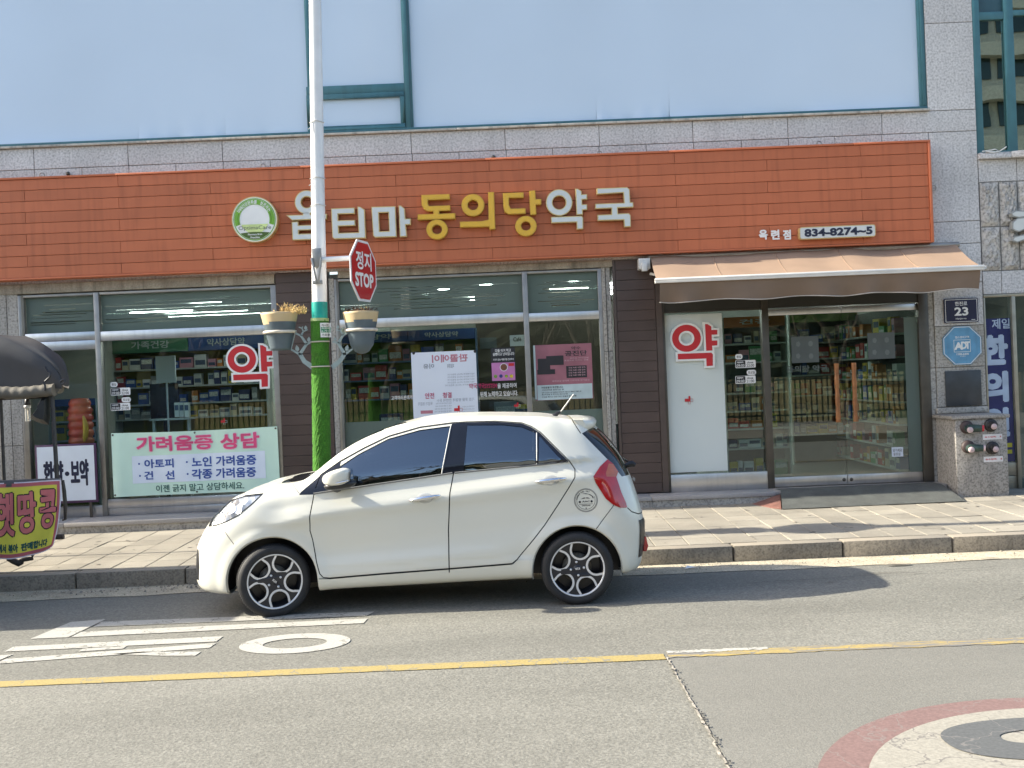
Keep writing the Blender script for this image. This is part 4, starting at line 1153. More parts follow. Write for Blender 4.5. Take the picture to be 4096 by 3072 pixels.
mb = MB(); mb.tube([(v[i * 5 + 4][0], v[i * 5 + 4][1], v[i * 5 + 4][2]) for i in range(n + 1)], .006, 6); mb.build('hem', mat('pale_hem', (.5, .46, .42), rough=.8), aw)
mb = MB(); mb.box(AX0 - .02, AX1 + .02, AYF - .035, AYF + .02, AZF - .045, AZF + .012); mb.box(AX0 - .025, AX1 + .025, AYF - .042, AYF - .02, AZF - .018, AZF + .004); mb.build('front_rail', mat('white_rail', (.72, .70, .66), rough=.35, var=.06), aw, bevel=.006)
mb = MB(); mb.tube([(AX0 + .02, -.09, AZB + .015), (AX1 + .1, -.09, AZB + .015)], .035, 12); mb.build('roller', M_STEELD, aw)
for x in (AX0 + .05, AX1 - .1):
    mb = MB(); mb.bar((x, -.08, 2.98), (x + .35, -.45, 2.86), .04, .03); mb.bar((x + .35, -.45, 2.86), (x + .1, -.88, 2.80), .035, .03); mb.build('folding_arm', mat('white_arm', (.62, .61, .58), rough=.4), aw)
mb = MB(); bx = X(WM(2010, 40), -.2); mb.box(bx - .05, bx + .09, -.20, -.03, 3.03, 3.16); mb.box(bx - .02, bx + .05, -.24, -.2, 3.0, 3.1); mb.build('bracket', mat('white_arm', (.62, .61, .58)), aw, bevel=.006)

# ------------------------------------------------------------------ plates on the right pier
pz = lambda R, x, y: Z(R(x, y))
PL = reg(3600, 1150, 496 / 1646)
x0, x1, z0, z1 = X(PL(578, 300)), X(PL(1028, 300)), Z(PL(800, 470)), Z(PL(800, 145))
pl = thing('house_number_plate', 'dark navy street number plate reading 23 on the right granite pier', 'sign', ((x0 + x1) / 2, -.01, z0))
mb = MB(); lp = rrect(x0, x1, z0, z1, .015); plate(mb, [lp], lambda u, w: (u, -.022, w), lambda u, w: (u, -.001, w)); mb.build('plate', mat('navy_enamel', (.014, .017, .055), rough=.3), pl)
mb = MB(); plate(mb, [rrect(x0 + .012, x1 - .012, z0 + .012, z1 - .012, .008), list(reversed(rrect(x0 + .018, x1 - .018, z0 + .018, z1 - .018, .006)))], lambda u, w: (u, -.0235, w), lambda u, w: (u, -.0225, w))
xm = (x0 + x1) / 2; W_, H_ = x1 - x0, z1 - z0
letter(mb, '한진로', xm - .18 * W_, xm + .18 * W_, z0 + .70 * H_, z0 + .87 * H_, -.0235, 0, .02)
letter(mb, '23', xm - .205 * W_, xm + .205 * W_, z0 + .29 * H_, z0 + .64 * H_, -.0235, 0, .04)
letter(mb, 'Hanjin-ro', xm - .17 * W_, xm + .14 * W_, z0 + .12 * H_, z0 + .21 * H_, -.0235, 0, .01)
mb.box(xm + .29 * W_, xm + .40 * W_, -.0235, -.0228, z0 + .105 * H_, z0 + .125 * H_)
mb.build('lettering', M_WHITE_LET, pl)
ox, oz = XZ(PL(818, 770)); orr = (X(PL(1070, 770)) - X(PL(562, 770))) / 2
pl = thing('security_sign', 'octagonal light blue alarm company sign with white letters on the right pier', 'sign', (ox, -.01, oz - orr))
oc = lambda r: circle(ox, oz, r / cos(pi / 8), 8, a0=pi / 8)
m_bl = mat('sky_blue_enamel', (.13, .33, .52), rough=.3, var=.12, scale=9, streak=.15)
mb = MB(); plate(mb, [oc(orr)], lambda u, w: (u, -.02, w), lambda u, w: (u, -.001, w)); mb.build('plate', m_bl, pl)
mb = MB(); plate(mb, [oc(orr - .006), list(reversed(oc(orr - .013)))], lambda u, w: (u, -.0215, w), lambda u, w: (u, -.0205, w))
plate(mb, [rrect(ox - .105, ox + .1, oz - .08, oz + .072, .002), list(reversed(rrect(ox - .10, ox + .095, oz - .075, oz + .067, .002)))], lambda u, w: (u, -.0215, w), lambda u, w: (u, -.0205, w))
letter(mb, '캡스경비구역', ox - .085, ox + .085, oz + .088, oz + .116, -.0215, 0, .02); letter(mb, '1588-6400', ox - .075, ox + .075, oz - .118, oz - .093, -.0215, 0, .02); letter(mb, '고객센터', ox - .035, ox + .035, oz - .138, oz - .125, -.0215, 0, .01)
letter(mb, 'A', ox - .10, ox + .005, oz - .052, oz + .042, -.0225, 0, .06); letter(mb, 'D', ox - .018, ox + .055, oz - .045, oz + .048, -.0235, 0, .06); letter(mb, 'T', ox + .03, ox + .098, oz - .045, oz + .048, -.0245, 0, .06)
mb.build('lettering', M_WHITE_LET, pl)
x0, x1, z0, z1 = X(PL(598, 1300)), X(PL(1072, 1300)), Z(PL(840, 1568)), Z(PL(830, 1102))
mb = MB(); mb.box(x0, x1, -.02, -.001, z0, z1); o = mb.build('dark_wall_plate', mat('charcoal_slate', (.045, .05, .055), rough=.35, var=.2, scale=7), bevel=.003); tag(o, 'square charcoal stone plate set below the alarm sign on the pier', 'plaque')

# ------------------------------------------------------------------ fire service inlet box
HY = reg(3650, 1600, 446 / 1644)
hx0, hx1 = 5.19, 5.795; hyf = -.57
M_BOX = granite_mat('inlet_box_granite', (.36, .335, .305), dark=.5, scale=85, stain=.3)
hb = thing('fire_inlet_box', 'granite fire service box with four hose inlets beside the entrance', 'fire inlet', (5.49, -.3, ZP))
mb = MB(); mb.box(hx0, hx1, hyf, -.005, pave_z(-.5) - .03, 1.07); mb.build('cabinet', M_BOX, hb, bevel=.006)
mb = MB(); mb.box(hx0 - .045, hx1 + .03, hyf - .03, -.005, 1.072, 1.115); mb.build('cap_slab', M_BOX, hb, bevel=.01)
M_RUST = mat('brown_iron', (.055, .036, .034), rough=.6, var=.25, scale=12)
M_BRASS = mat('green_bronze', (.045, .075, .065), rough=.45, metal=.4, var=.35, scale=16)
M_CAP = mat('pink_cap', (.56, .43, .43), rough=.5, var=.1, scale=20)
M_REDCAP = mat('red_cap', (.45, .03, .04), rough=.45)
def inlet(px, py, elbow, capm):
    x, z = XZ(HY(px, py), hyf)
    fl = MB(); fl.lathe([(0, .035), (.062, .035), (.075, .022), (.077, 0)], (x, hyf, z), 'Y', 24); fo_ = fl.build('flange', M_RUST if elbow else mat('black_iron', (.022, .021, .022), rough=.5), hb)
    if elbow:
        cx2, cz2 = x - .004, z - .028
        b1 = MB(); b1.tube([(x, hyf - .02, z - .01), (cx2, hyf - .10, cz2)], .042, 14); b1.tube([(x + .0, hyf - .06, z - .012), (x + .085, hyf - .085, z - .012), (x + .135, hyf - .10, z - .014)], [.046, .043, .040], 14); b1.build('body', M_BRASS, fo_)
        b1 = MB(); b1.lathe([(0, .022), (.028, .022), (.034, .016), (.036, 0)], (cx2, hyf - .10, cz2), 'Y', 20); b1.box(cx2 - .022, cx2 + .022, hyf - .128, hyf - .12, cz2 - .005, cz2 + .006); b1.build('hose_cap', M_CAP, fo_)
        b1 = MB(); b1.tube([(x + .135, hyf - .10, z - .014), (x + .158, hyf - .108, z - .015)], .037, 16); b1.build('hose_cap', capm, fo_)
    else:
        b1 = MB(); b1.tube([(x, hyf - .02, z), (x + .004, hyf - .075, z - .012)], [.055, .046], 16); b1.build('body', MATS['black_iron'], fo_)
        b1 = MB(); b1.lathe([(0, .022), (.028, .022), (.034, .016), (.036, 0)], (x + .006, hyf - .07, z - .012), 'Y', 20); b1.box(x - .012, x + .022, hyf - .10, hyf - .09, z - .018, z - .008); b1.build('hose_cap', M_CAP, fo_)
inlet(795, 400, True, M_REDCAP); inlet(1150, 372, False, M_CAP); inlet(815, 690, True, M_CAP); inlet(1175, 705, False, M_CAP)
for y0, y1 in ((500, 585), (828, 915)):
    x0, x1 = X(HY(1035, 540), hyf), X(HY(1320, 540), hyf); z0, z1 = Z(HY(1180, y1 - 3), hyf), Z(HY(1180, y0 + 3), hyf)
    mb = MB(); mb.box(x0, x1, hyf - .004, hyf - .001, z0, z1); lo = mb.build('label_plate', mat('white_enamel', (.74, .72, .72), rough=.3), hb)
    mb = MB(); letter(mb, '송수압력:', x0 + .02, x0 + .158, z0 + .022, z1 - .022, hyf - .006, 0, .02); letter(mb, 'MPa', x0 + .20, x1 - .012, z0 + .022, z1 - .02, hyf - .006, 0, .03); mb.build('lettering', M_RED_LET, lo)
# carpeted ramp before the doors
mat_o = thing('door_ramp_mat', 'dark grey carpeted ramp lying before the glass doors', 'door mat', (4.1, -.4, ZP))
rx0, rx1 = 3.17, 5.10
mb = MB(); v = [(rx0, -.10, PZ + .006), (rx1 - .02, -.10, PZ + .006), (rx1, -.33, PZ + .01), (rx0, -.33, PZ + .01), (rx0 - .15, -.96, pave_z(-.96) + .012), (rx1 + .03, -.93, pave_z(-.93) + .012)]
mb.add(v, [(0, 3, 2, 1), (3, 4, 5, 2)]); mb.add([(v[3][0], v[3][1], v[3][2]), (v[4][0], v[4][1], v[4][2]), (v[3][0], v[3][1], ZP), (v[4][0], v[4][1], ZP)], [(0, 2, 3, 1)])
mb.build('carpet', mat('grey_carpet', (.10, .105, .098), rough=1, fine=.4, fscale=220, bump=.8, bscale=220, var=.2), mat_o)
mb = MB(); mb.add([(2.79, -.42, ZP + .004), (v[3][0] - .008, -.335, ZP + .10), (v[4][0] - .008, -.95, ZP + .006), (2.92, -.78, ZP + .004), (2.79, -.42, ZP - .004), (v[3][0] - .008, -.335, ZP - .004), (v[4][0] - .008, -.95, ZP - .004), (2.92, -.78, ZP - .004)], [(0, 3, 2, 1), (4, 5, 6, 7), (0, 4, 7, 3), (3, 7, 6, 2), (2, 6, 5, 1), (1, 5, 4, 0)])
o = mb.build('brick_red_wedge', mat('brick_red', (.19, .085, .065), rough=.8, var=.2, scale=9), bevel=.008); tag(o, 'brick red wedge lying at the left corner of the ramp mat', 'wedge')
# ------------------------------------------------------------------ street pole with its sign, brackets and pots
PY = -2.03
ZK = pave_z(PY)
M_POLEW = mat('white_pole_paint', (.74, .75, .76), rough=.35, var=.07, scale=5, streak=.15)
M_TEALB = mat('teal_tape', (.008, .30, .25), rough=.3, var=.12, scale=9)
M_SLEEVE = mat('green_turf_sleeve', (.05, .175, .014), rough=.95, var=.2, scale=14, fine=.4, fscale=160, bump=.9, bscale=120)
def pxz(z): return -1.968 + .028 * (z - 2.2)      # the pole leans a little
pole = thing('street_pole', 'white street light pole wrapped in teal tape and green turf sleeve behind the car', 'pole', (pxz(ZK), PY, ZK))
mb = MB(); mb.tube([(pxz(z), PY, z) for z in (2.45, 2.9, 3.4, 4.6, 6.0, 7.2)], [.079, .077, .072, .068, .063, .06], 12); mb.build('shaft', M_POLEW, pole)
mb = MB(); mb.tube([(pxz(z), PY, z) for z in (2.475, 2.645)], .0815, 24, caps=False); mb.build('tape_band', M_TEALB, pole)
mb = MB(); n, zs_ = 40, [ZK + (2.46 - ZK) * k / 70 for k in range(71)]
v = []
for z in zs_:
    for k in range(n):
        a = 2 * pi * k / n; r = .0915 + random.uniform(-.003, .004)
        v.append((pxz(z) + r * cos(a), PY + r * sin(a), z))
mb.add(v, [(i * n + k, i * n + (k + 1) % n, (i + 1) * n + (k + 1) % n, (i + 1) * n + k) for i in range(70) for k in range(n)], 0, False); mb.add(v[-n:], [tuple(range(n))]); mb.build('turf_sleeve', M_SLEEVE, pole)
mb = MB(); mb.tube([(pxz(z), PY, z) for z in (2.448, 2.478)], .094, 24); mb.build('collar', mat('pale_green', (.36, .46, .2), rough=.7), pole)
P2 = reg(1000, 1150, .27125)
st0, st1 = XZ(P2(1042, 735), PY - .096), XZ(P2(1188, 515), PY - .096)
def on_pole(p, r=.097): 
    d = max(-.99, min(.99, (p.x - pxz(p.z)) / r)); return Vector((p.x, PY - r * math.sqrt(1 - d * d), p.z))
mb = MB()
sx0, sx1, sz0_, sz1_ = st0[0], st1[0] - .012, st0[1], st1[1]
def curved(mb, x0, x1, z0, z1, r, mi):
    v = []
    for k in range(9):
        x = x0 + (x1 - x0) * k / 8
        for z in (z0, z1): v.append(on_pole(Vector((x, 0, z)), r))
    mb.add(v, [(2 * i, 2 * i + 2, 2 * i + 3, 2 * i + 1) for i in range(8)], mi)
curved(mb, sx0, sx1, sz0_, sz1_, .0985, 0)
h = sz1_ - sz0_
curved(mb, sx0 + .006, sx1 - .004, sz0_ + h * .33, sz0_ + h * .71, .0992, 1)
for s, a, c, mi in (('게시판', .74, .92, 2), ('옥련로', .56, .68, 0), ('6-가11', .36, .52, 0), ('가로등', .08, .25, 2)):
    letter(mb, s, sx0 + .012, sx1 - .01, sz0_ + h * a, sz0_ + h * c, 0, mi, .015, fn=lambda p: on_pole(p, .0998))
mb.build('pole_label', [M_WHITE_LET, mat('label_green', (.03, .25, .12), rough=.4), M_BLACK_LET], pole)
for py_ in (800, 1165):
    z = Z(P2(1060, py_), PY)
    mb = MB(); mb.tube([(pxz(z) + .097 * cos(a), PY + .097 * sin(a), z) for a in [2 * pi * k / 24 for k in range(24)]], .007, 6, closed=True); mb.build('band_clamp', mat('pale_wire', (.55, .50, .42), rough=.5), pole)
# tied wires on the shaft
for R, px, py_, r in ((ZL, 1990, 775, .075), (ZL, 1990, 1130, .078), (ZL, 2010, 1300, .079)):
    z = Z(R(px, py_), PY)
    mb = MB(); mb.tube([(pxz(z) + r * cos(a), PY + r * sin(a), z + .006 * sin(3 * a)) for a in [2 * pi * k / 20 for k in range(20)]], .004, 5, closed=True)
    mb.tube([(pxz(z) - .06 + .03 * sin(k), PY - .06, z - .02 * k) for k in range(5)], .003, 5); mb.build('tie_wire', mat('wire_white', (.6, .6, .58), rough=.5), pole)
# bracket hardware of the stop sign
SZ = 3.075
x_ = pxz(2.95)
mb = MB(); mb.box(x_ - .045, x_ + .045, PY - .105, PY - .07, 3.0, 3.19); mb.box(x_ - .05, x_ + .05, PY - .115, PY - .1, 2.82, 2.86)
mb.bar((x_ - .05, PY - .115, 3.09), (x_ - .005, PY - .12, 2.84), .016, .02); mb.bar((x_ + .05, PY - .115, 3.09), (x_ + .01, PY - .12, 2.84), .016, .02)
mb.build('bracket', mat('galvanised', (.30, .295, .28), rough=.45, metal=.7, var=.2), pole, bevel=.002)
mb = MB(); mb.tube([(x_ - .02, PY - .06, SZ), (x_ + .46, PY - .02, SZ + .012)], .027, 12); mb.build('sign_arm', M_POLEW, pole)
# stop sign, turned towards traffic from the right
SC_ = Vector((-1.487, PY - .02, 2.945)); su = Vector((cos(radians(73.5)), sin(radians(73.5)), .0)); sn = Vector((su.y, -su.x, 0))
stp = thing('stop_sign', 'red octagonal stop sign turned nearly edge on beside the white pole', 'stop sign', SC_)
def sgnp(u, w, d): return SC_ + su * u + Vector((0, 0, w)) + sn * d
oct_ = lambda r: circle(0, 0, r / cos(pi / 8), 8, a0=pi / 8)
mb = MB(); plate(mb, [oct_(.315)], lambda u, w: sgnp(u, w, .006), lambda u, w: sgnp(u, w, -.006)); mb.build('plate', mat('sign_white', (.74, .72, .72), rough=.35), stp)
mb = MB(); mb.add([sgnp(u, w, .0085) for u, w in oct_(.29)], [tuple(range(8))]); mb.build('red_field', mat('sign_red', (.48, .014, .022), rough=.3, var=.06), stp)
mb = MB()
for s, a, c, u0, u1 in (('정지', .01, .20, -.19, .19), ('STOP', -.17, -.02, -.225, .225)):
    letter(mb, s, u0, u1, a, c, 0, 0, .05 if s == 'STOP' else .025, fn=lambda p: sgnp(p.x, p.z, .011 - p.y))
mb.build('lettering', M_WHITE_LET, stp)
mb = MB(); mb.box(SC_.x - .03, SC_.x + .0, PY - .03, PY + .04, SZ - .03, SZ + .04); mb.build('clamp', MATS['galvanised'], stp)

# tree shaped pot brackets, cut from plate
M_BRK = mat('grey_green_steel', (.30, .37, .36), rough=.5, var=.15, scale=14)
M_POTB = mat('cream_pot', (.55, .42, .24), rough=.55, var=.08, scale=6)
M_POTG = mat('slate_pot', (.085, .115, .135), rough=.5, var=.15, scale=7)
def bracket(pts_list, leaves, name, label, flip_root, ring):
    o = thing('pot_bracket', label, 'bracket', (pxz(2.1), PY, 2.0), 'branch shaped pot brackets on the pole')
    mb = MB()
    for pts, ws in pts_list:
        w3 = [Vector((*XZ(P2(*p), PY - .03),)) for p in pts]
        q = [Vector((v_.x, PY - .03, v_.y)) for v_ in w3]
        L_, R__ = [], []
        for i, p in enumerate(q):
            t = (q[min(i + 1, len(q) - 1)] - q[max(0, i - 1)]).normalized(); nrm = Vector((-t.z, 0, t.x)) * ws[i] / 2
            L_.append(p + nrm); R__.append(p - nrm)
        n = len(q)
        for y in (0, .010):
            mb.add([a + Vector((0, y, 0)) for a in L_ + R__], [(i, i + 1, n + i + 1, n + i) for i in range(n - 1)])
        lp = L_ + R__[::-1]; m_ = len(lp)
        mb.add(lp + [a + Vector((0, .010, 0)) for a in lp], [(i, (i + 1) % m_, m_ + (i + 1) % m_, m_ + i) for i in range(m_)])
    mb.build('branch', M_BRK, o)
    for (bx, by), (tx, ty), w in leaves:
        a, b_ = Vector((*XZ(P2(bx, by), PY - .03),)), Vector((*XZ(P2(tx, ty), PY - .03),))
        d = b_ - a; nn = Vector((-d.y, d.x)).normalized() * w
        lp = [a, a + d * .3 + nn * .9, a + d * .6 + nn * .8, b_, a + d * .6 - nn * .8, a + d * .3 - nn * .9]
        mb = MB(); mb.prism([(p.x, p.y) for p in lp], PY - .034, PY - .024); mb.build('leaf', M_BRK, o)
    mb = MB(); (cx_, cz_), rr = ring
    mb.tube([(cx_ + rr * cos(2 * pi * k / 28), PY + rr * sin(2 * pi * k / 28), cz_) for k in range(28)], .016, 8, closed=True); mb.build('pot_ring', mat('pale_ring', (.62, .56, .47), rough=.5, var=.15, scale=20), o)
    return o
lx_, rx_ = -2.377, -1.535
bracket([([(925, 1180), (880, 1145), (800, 1090), (740, 990), (740, 975)], [.05, .05, .045, .04, .035]), ([(735, 985), (790, 900), (835, 835), (920, 795)], [.035, .03, .026, .018]), ([(738, 985), (690, 960), (605, 915)], [.03, .022, .016]),
         ([(835, 835), (790, 770), (750, 710), (660, 670)], [.026, .024, .022, .018]), ([(750, 710), (785, 650), (765, 600), (720, 585)], [.02, .015, .012, .01]), ([(785, 650), (850, 620)], [.014, .008]), ([(765, 605), (775, 575)], [.012, .008]), ([(605, 915), (660, 690)], [.008, .008])],
        [((705, 945), (685, 850), .022), ((865, 805), (870, 725), .018), ((820, 625), (822, 560), .018)], '', 'grey tree shaped pot bracket on the left of the pole', 1, ((lx_, 2.352), .158))
bracket([([(1210, 1180), (1245, 1150), (1330, 1080), (1390, 990), (1400, 970)], [.05, .05, .045, .04, .035]), ([(1400, 985), (1345, 900), (1300, 820), (1215, 795)], [.035, .03, .026, .018]), ([(1395, 985), (1440, 955), (1515, 905)], [.03, .022, .016]),
         ([(1300, 820), (1335, 765), (1375, 700), (1460, 660)], [.026, .024, .022, .018]), ([(1375, 700), (1330, 640), (1345, 605), (1395, 585)], [.02, .015, .012, .01]), ([(1330, 640), (1265, 620)], [.014, .008]), ([(1515, 905), (1455, 690)], [.008, .008])],
        [((1420, 940), (1440, 845), .022), ((1255, 790), (1250, 730), .016), ((1300, 610), (1298, 555), .016)], '', 'grey tree shaped pot bracket on the right of the pole', -1, ((rx_, 2.338), .158))
def pot(name, label, cx_, ztop_, rt, rb, zb, round_, split, tilt):
    o = thing('hanging_pot', label, 'flower pot', (cx_, PY, zb), 'flower pots hung on the pole')
    prof = []
    if round_: prof = [(.001, zb)] + [(.105 * sin(a), zb + .10 - .10 * cos(a)) for a in (.4, .8, 1.2)] + [(.118, zb + .09)]
    else: prof = [(.001, zb), (rb, zb)]
    zst = prof[-1][1]; rst = prof[-1][0]
    for k in range(1, 17):
        w = k / 16; prof.append((rst + (rt - rst) * w, zst + (ztop_ - zst) * w))
    prof += [(rt, ztop_), (rt - .012, ztop_ + .002), (rt - .016, ztop_ - .03), (.001, ztop_ - .035)]
    n = 40
    mb = MB(); mb.lathe([(r, z) for r, z in prof], (cx_, PY, 0), 'Z', n)
    mb.m = []
    for f in mb.f:
        c_ = sum((Vector(mb.v[i]) for i in f), Vector()) / len(f)
        wav = split + tilt * (c_.x - cx_) + .02 * cos((c_.x - cx_) * 9)
        mb.m.append(0 if c_.z > wav else 1)
    mb.build('pot', [M_POTB, M_POTG], o)
    mb = MB(); mb.lathe([(.001, ztop_ - .012), (rt - .016, ztop_ - .02)], (cx_, PY, 0), 'Z', 20); mb.build('soil', mat('dry_soil', (.06, .045, .032), rough=1, var=.3, scale=40), o)
    return o
pl1 = pot('hanging_pot', 'cream and slate tapered pot with tall dry straw plant left of the pole', lx_, 2.552, .192, .105, 2.165, False, 2.432, .06)
pl2 = pot('hanging_pot', 'cream and slate round bottomed pot with withered dark stubs right of the pole', rx_, 2.527, .186, .1, 2.09, True, 2.415, .05)
def dry_plant(par, cx_, z, n, hmax, rad, m, seed, lean):
    rnd = random.Random(seed); mb = MB()
    for i in range(n):
        a = rnd.uniform(0, 6.28); r0 = rad * math.sqrt(rnd.random())
        p = Vector((cx_ + r0 * cos(a) + lean * .3, PY + r0 * sin(a), z)); d = Vector((rnd.uniform(-.6, .6) + lean, rnd.uniform(-.6, .6), 1)).normalized(); h = hmax * rnd.uniform(.3, 1)
        pts = [p]
        for k in range(4):
            d = (d + Vector((rnd.uniform(-.5, .5), rnd.uniform(-.5, .5), rnd.uniform(-.45, .25)))).normalized(); pts.append(pts[-1] + d * h / 4)
        mb.tube(pts, [.0035, .003, .0028, .0025, .0018], 4)
        for k in range(3):
            c_ = pts[rnd.randint(1, 4)]; e = Vector((rnd.uniform(-1, 1), rnd.uniform(-1, 1), rnd.uniform(-.3, 1))) * rnd.uniform(.012, .03); s_ = Vector((rnd.uniform(-1, 1), rnd.uniform(-1, 1), rnd.uniform(-1, 1))) * .009
            mb.add([c_, c_ + e * .5 + s_, c_ + e, c_ + e * .5 - s_], [(0, 1, 2, 3)])
    mb.build('dry_plant', m, par)
M_STRAW = mat('dry_straw', (.52, .37, .16), rough=.9, var=.3, scale=30); M_STUB = mat('withered_stems', (.09, .05, .035), rough=.9, var=.4, scale=30)
dry_plant(pl1, lx_ + .03, 2.535, 95, .13, .15, M_STRAW, 3, .35); dry_plant(pl2, rx_, 2.51, 70, .09, .16, M_STUB, 4, 0); dry_plant(pl2, rx_ - .01, 2.51, 18, .09, .07, M_STRAW, 8, 0)

# ------------------------------------------------------------------ prints and papers on the shop glass
GF = GY - .003                                    # on the outside of the pane
def rect_of(R, x0, x1, y0, y1, Y):
    return X(R(x0, (y0 + y1) / 2), Y), X(R(x1, (y0 + y1) / 2), Y), Z(R((x0 + x1) / 2, y1), Y), Z(R((x0 + x1) / 2, y0), Y)
def words(mb, R, s, x0, x1, y0, y1, Y, mi=0, bold=.015, mirror=False, fn=None):
    letter(mb, s, *rect_of(R, x0, x1, y0, y1, Y), Y, mi, bold, 3, fn, mirror)
# green banner, tied along the left window
M_MINT = mat('mint_banner', (.62, .84, .71), rough=.7, var=.04, scale=3)
M_MINTL = mat('pale_banner_panel', (.74, .82, .93), rough=.7, var=.03)
M_PINKL = mat('pink_banner_print', (.72, .08, .22), rough=.6); M_BLUEL = mat('blue_banner_print', (.035, .09, .36), rough=.6); M_PALE = mat('pale_pink_edge', (.78, .62, .68), rough=.6); M_TEALT = mat('dark_green_print', (.015, .10, .09), rough=.6)
BY = -.05
bx0, bx1, bz0, bz1 = X(WL(716, 1300), BY), X(WL(1762, 1250), BY), Z(WL(1200, 1462), BY), Z(WL(1200, 1058), BY)
bn = thing('consultation_banner', 'mint green cloth banner with pink and blue lettering along the foot of the left window', 'banner', ((bx0 + bx1) / 2, BY, bz0))
def bf(p, d=0.0):
    u = (p.x - bx0) / (bx1 - bx0); w = (p.z - bz0) / (bz1 - bz0)
    wav = .010 * sin(u * 17 + w * 2) + .014 * sin(u * 6.1 + 1) * w + .02 * w ** 4 * sin(u * pi) + .03 * math.exp(-((u - .03) / .05) ** 2) * (1 - w)
    sag = -.014 * sin(u * pi) * w ** 3
    return Vector((p.x, p.y - wav - d, p.z + sag))
mb = MB(); n, k = 70, 22
mb.add([bf(Vector((bx0 + (bx1 - bx0) * i / n, BY, bz0 + (bz1 - bz0) * j / k))) for j in range(k + 1) for i in range(n + 1)], [(j * (n + 1) + i, j * (n + 1) + i + 1, (j + 1) * (n + 1) + i + 1, (j + 1) * (n + 1) + i) for j in range(k) for i in range(n)], 0, True)
mb.build('cloth', M_MINT, bn)
def sheet(mb, x0, x1, z0, z1, d, mi=0, n=40, k=10):
    mb.add([bf(Vector((x0 + (x1 - x0) * i / n, BY, z0 + (z1 - z0) * j / k)), d) for j in range(k + 1) for i in range(n + 1)], [(j * (n + 1) + i, j * (n + 1) + i + 1, (j + 1) * (n + 1) + i + 1, (j + 1) * (n + 1) + i) for j in range(k) for i in range(n)], mi, True)
mb = MB(); q = rect_of(WL, 838, 1678, 1206, 1380, BY); sheet(mb, q[0], q[1], q[2], q[3], .0025); mb.build('text_panel', M_MINTL, bn)
mb = MB()
f1 = lambda p: bf(p, .0035); f2_ = lambda p: bf(p, .0055)
words(mb, WL, '가려움증', 858, 1348, 1083, 1192, BY, 1, .068, fn=f1); words(mb, WL, '상담', 1388, 1644, 1068, 1180, BY, 1, .068, fn=f1)
words(mb, WL, '가려움증', 862, 1344, 1088, 1187, BY, 0, .036, fn=f2_); words(mb, WL, '상담', 1392, 1640, 1073, 1175, BY, 0, .036, fn=f2_)
mb.build('lettering', [M_PINKL, M_PALE], bn)
mb = MB(); f1 = lambda p: bf(p, .005)
for s, a in (('아토피', (912, 1100, 1240, 1298)), ('건', (912, 968, 1318, 1372)), ('선', (1045, 1104, 1314, 1370)), ('노인 가려움증', (1212, 1620, 1220, 1285)), ('각종 가려움증', (1212, 1620, 1298, 1362))):
    words(mb, WL, s, *a, BY, 0, .030, fn=f1)
for px, py_ in ((880, 1272), (886, 1348), (1182, 1260), (1188, 1336)):
    x, z = XZ(WL(px, py_), BY); mb.add([f1(Vector((a, BY, c))) for a, c in circle(x, z, .012, 10)], [tuple(range(10))])
mb.build('lettering', M_BLUEL, bn)
mb = MB(); words(mb, WL, '이젠 긁지 말고 상담하세요.', 985, 1545, 1395, 1442, BY, 0, .012, fn=f1); mb.build('lettering', M_TEALT, bn)
mb = MB()
for u, w in ((.01, .97), (.5, .97), (.99, .97), (.01, .03), (.5, .03), (.99, .03)):
    p = bf(Vector((bx0 + (bx1 - bx0) * u, BY, bz0 + (bz1 - bz0) * w)), .004); mb.add([(p.x + a, p.y, p.z + c) for a, c in circle(0, 0, .012, 10)], [tuple(range(10))])
mb.build('eyelet', M_BRONZE, bn)
# large red character with a white edge, on glass and on the white panel
def yak_sign(name, label, cat, q, Y, thick, par=None):
    o = thing(name, label, cat, ((q[0] + q[1]) / 2, Y, q[2]))
    src = glyph_loops('yak', 0)
    xs_ = [p[0] for g_ in src for p in g_[0]]; zs2 = [p[1] for g_ in src for p in g_[0]]
    ax, bx_, az, bz_ = min(xs_), max(xs_), min(zs2), max(zs2)
    mp_ = lambda p: (q[0] + (p[0] - ax) / (bx_ - ax) * (q[1] - q[0]), q[2] + (p[1] - az) / (bz_ - az) * (q[3] - q[2]))
    e = (q[1] - q[0]) * .035
    m1, m2 = MB(), MB()
    for i, g_ in enumerate(src):
        lp = [[mp_(p) for p in l] for l in g_]
        big = [grow(lp[0], e)] + [grow(l, -e) for l in lp[1:]]; small = [grow(lp[0], -e * .25)] + [grow(l, e * .25) for l in lp[1:]]
        y0 = Y - thick - .0006 * i
        plate(m1, big, lambda u, w: (u, y0, w), lambda u, w: (u, Y, w))
        v, f = shape2d(small); m2.add([(u, y0 - .0015, w) for u, w in v], f)
    m1.build('outline', M_WHITE_LET, o); m2.build('character', M_RED_LET, o)
    return o
yak_sign('window_character', 'red character with a white outline stuck high on the left window glass', 'window lettering', rect_of(WL, 1438, 1728, 522, 792, GF), GF, .002)
yak_sign('panel_character', 'raised red character with cream outline on the white panel beside the doors', 'sign', rect_of(WR, 128, 402, 512, 766, .05), .055, .03)
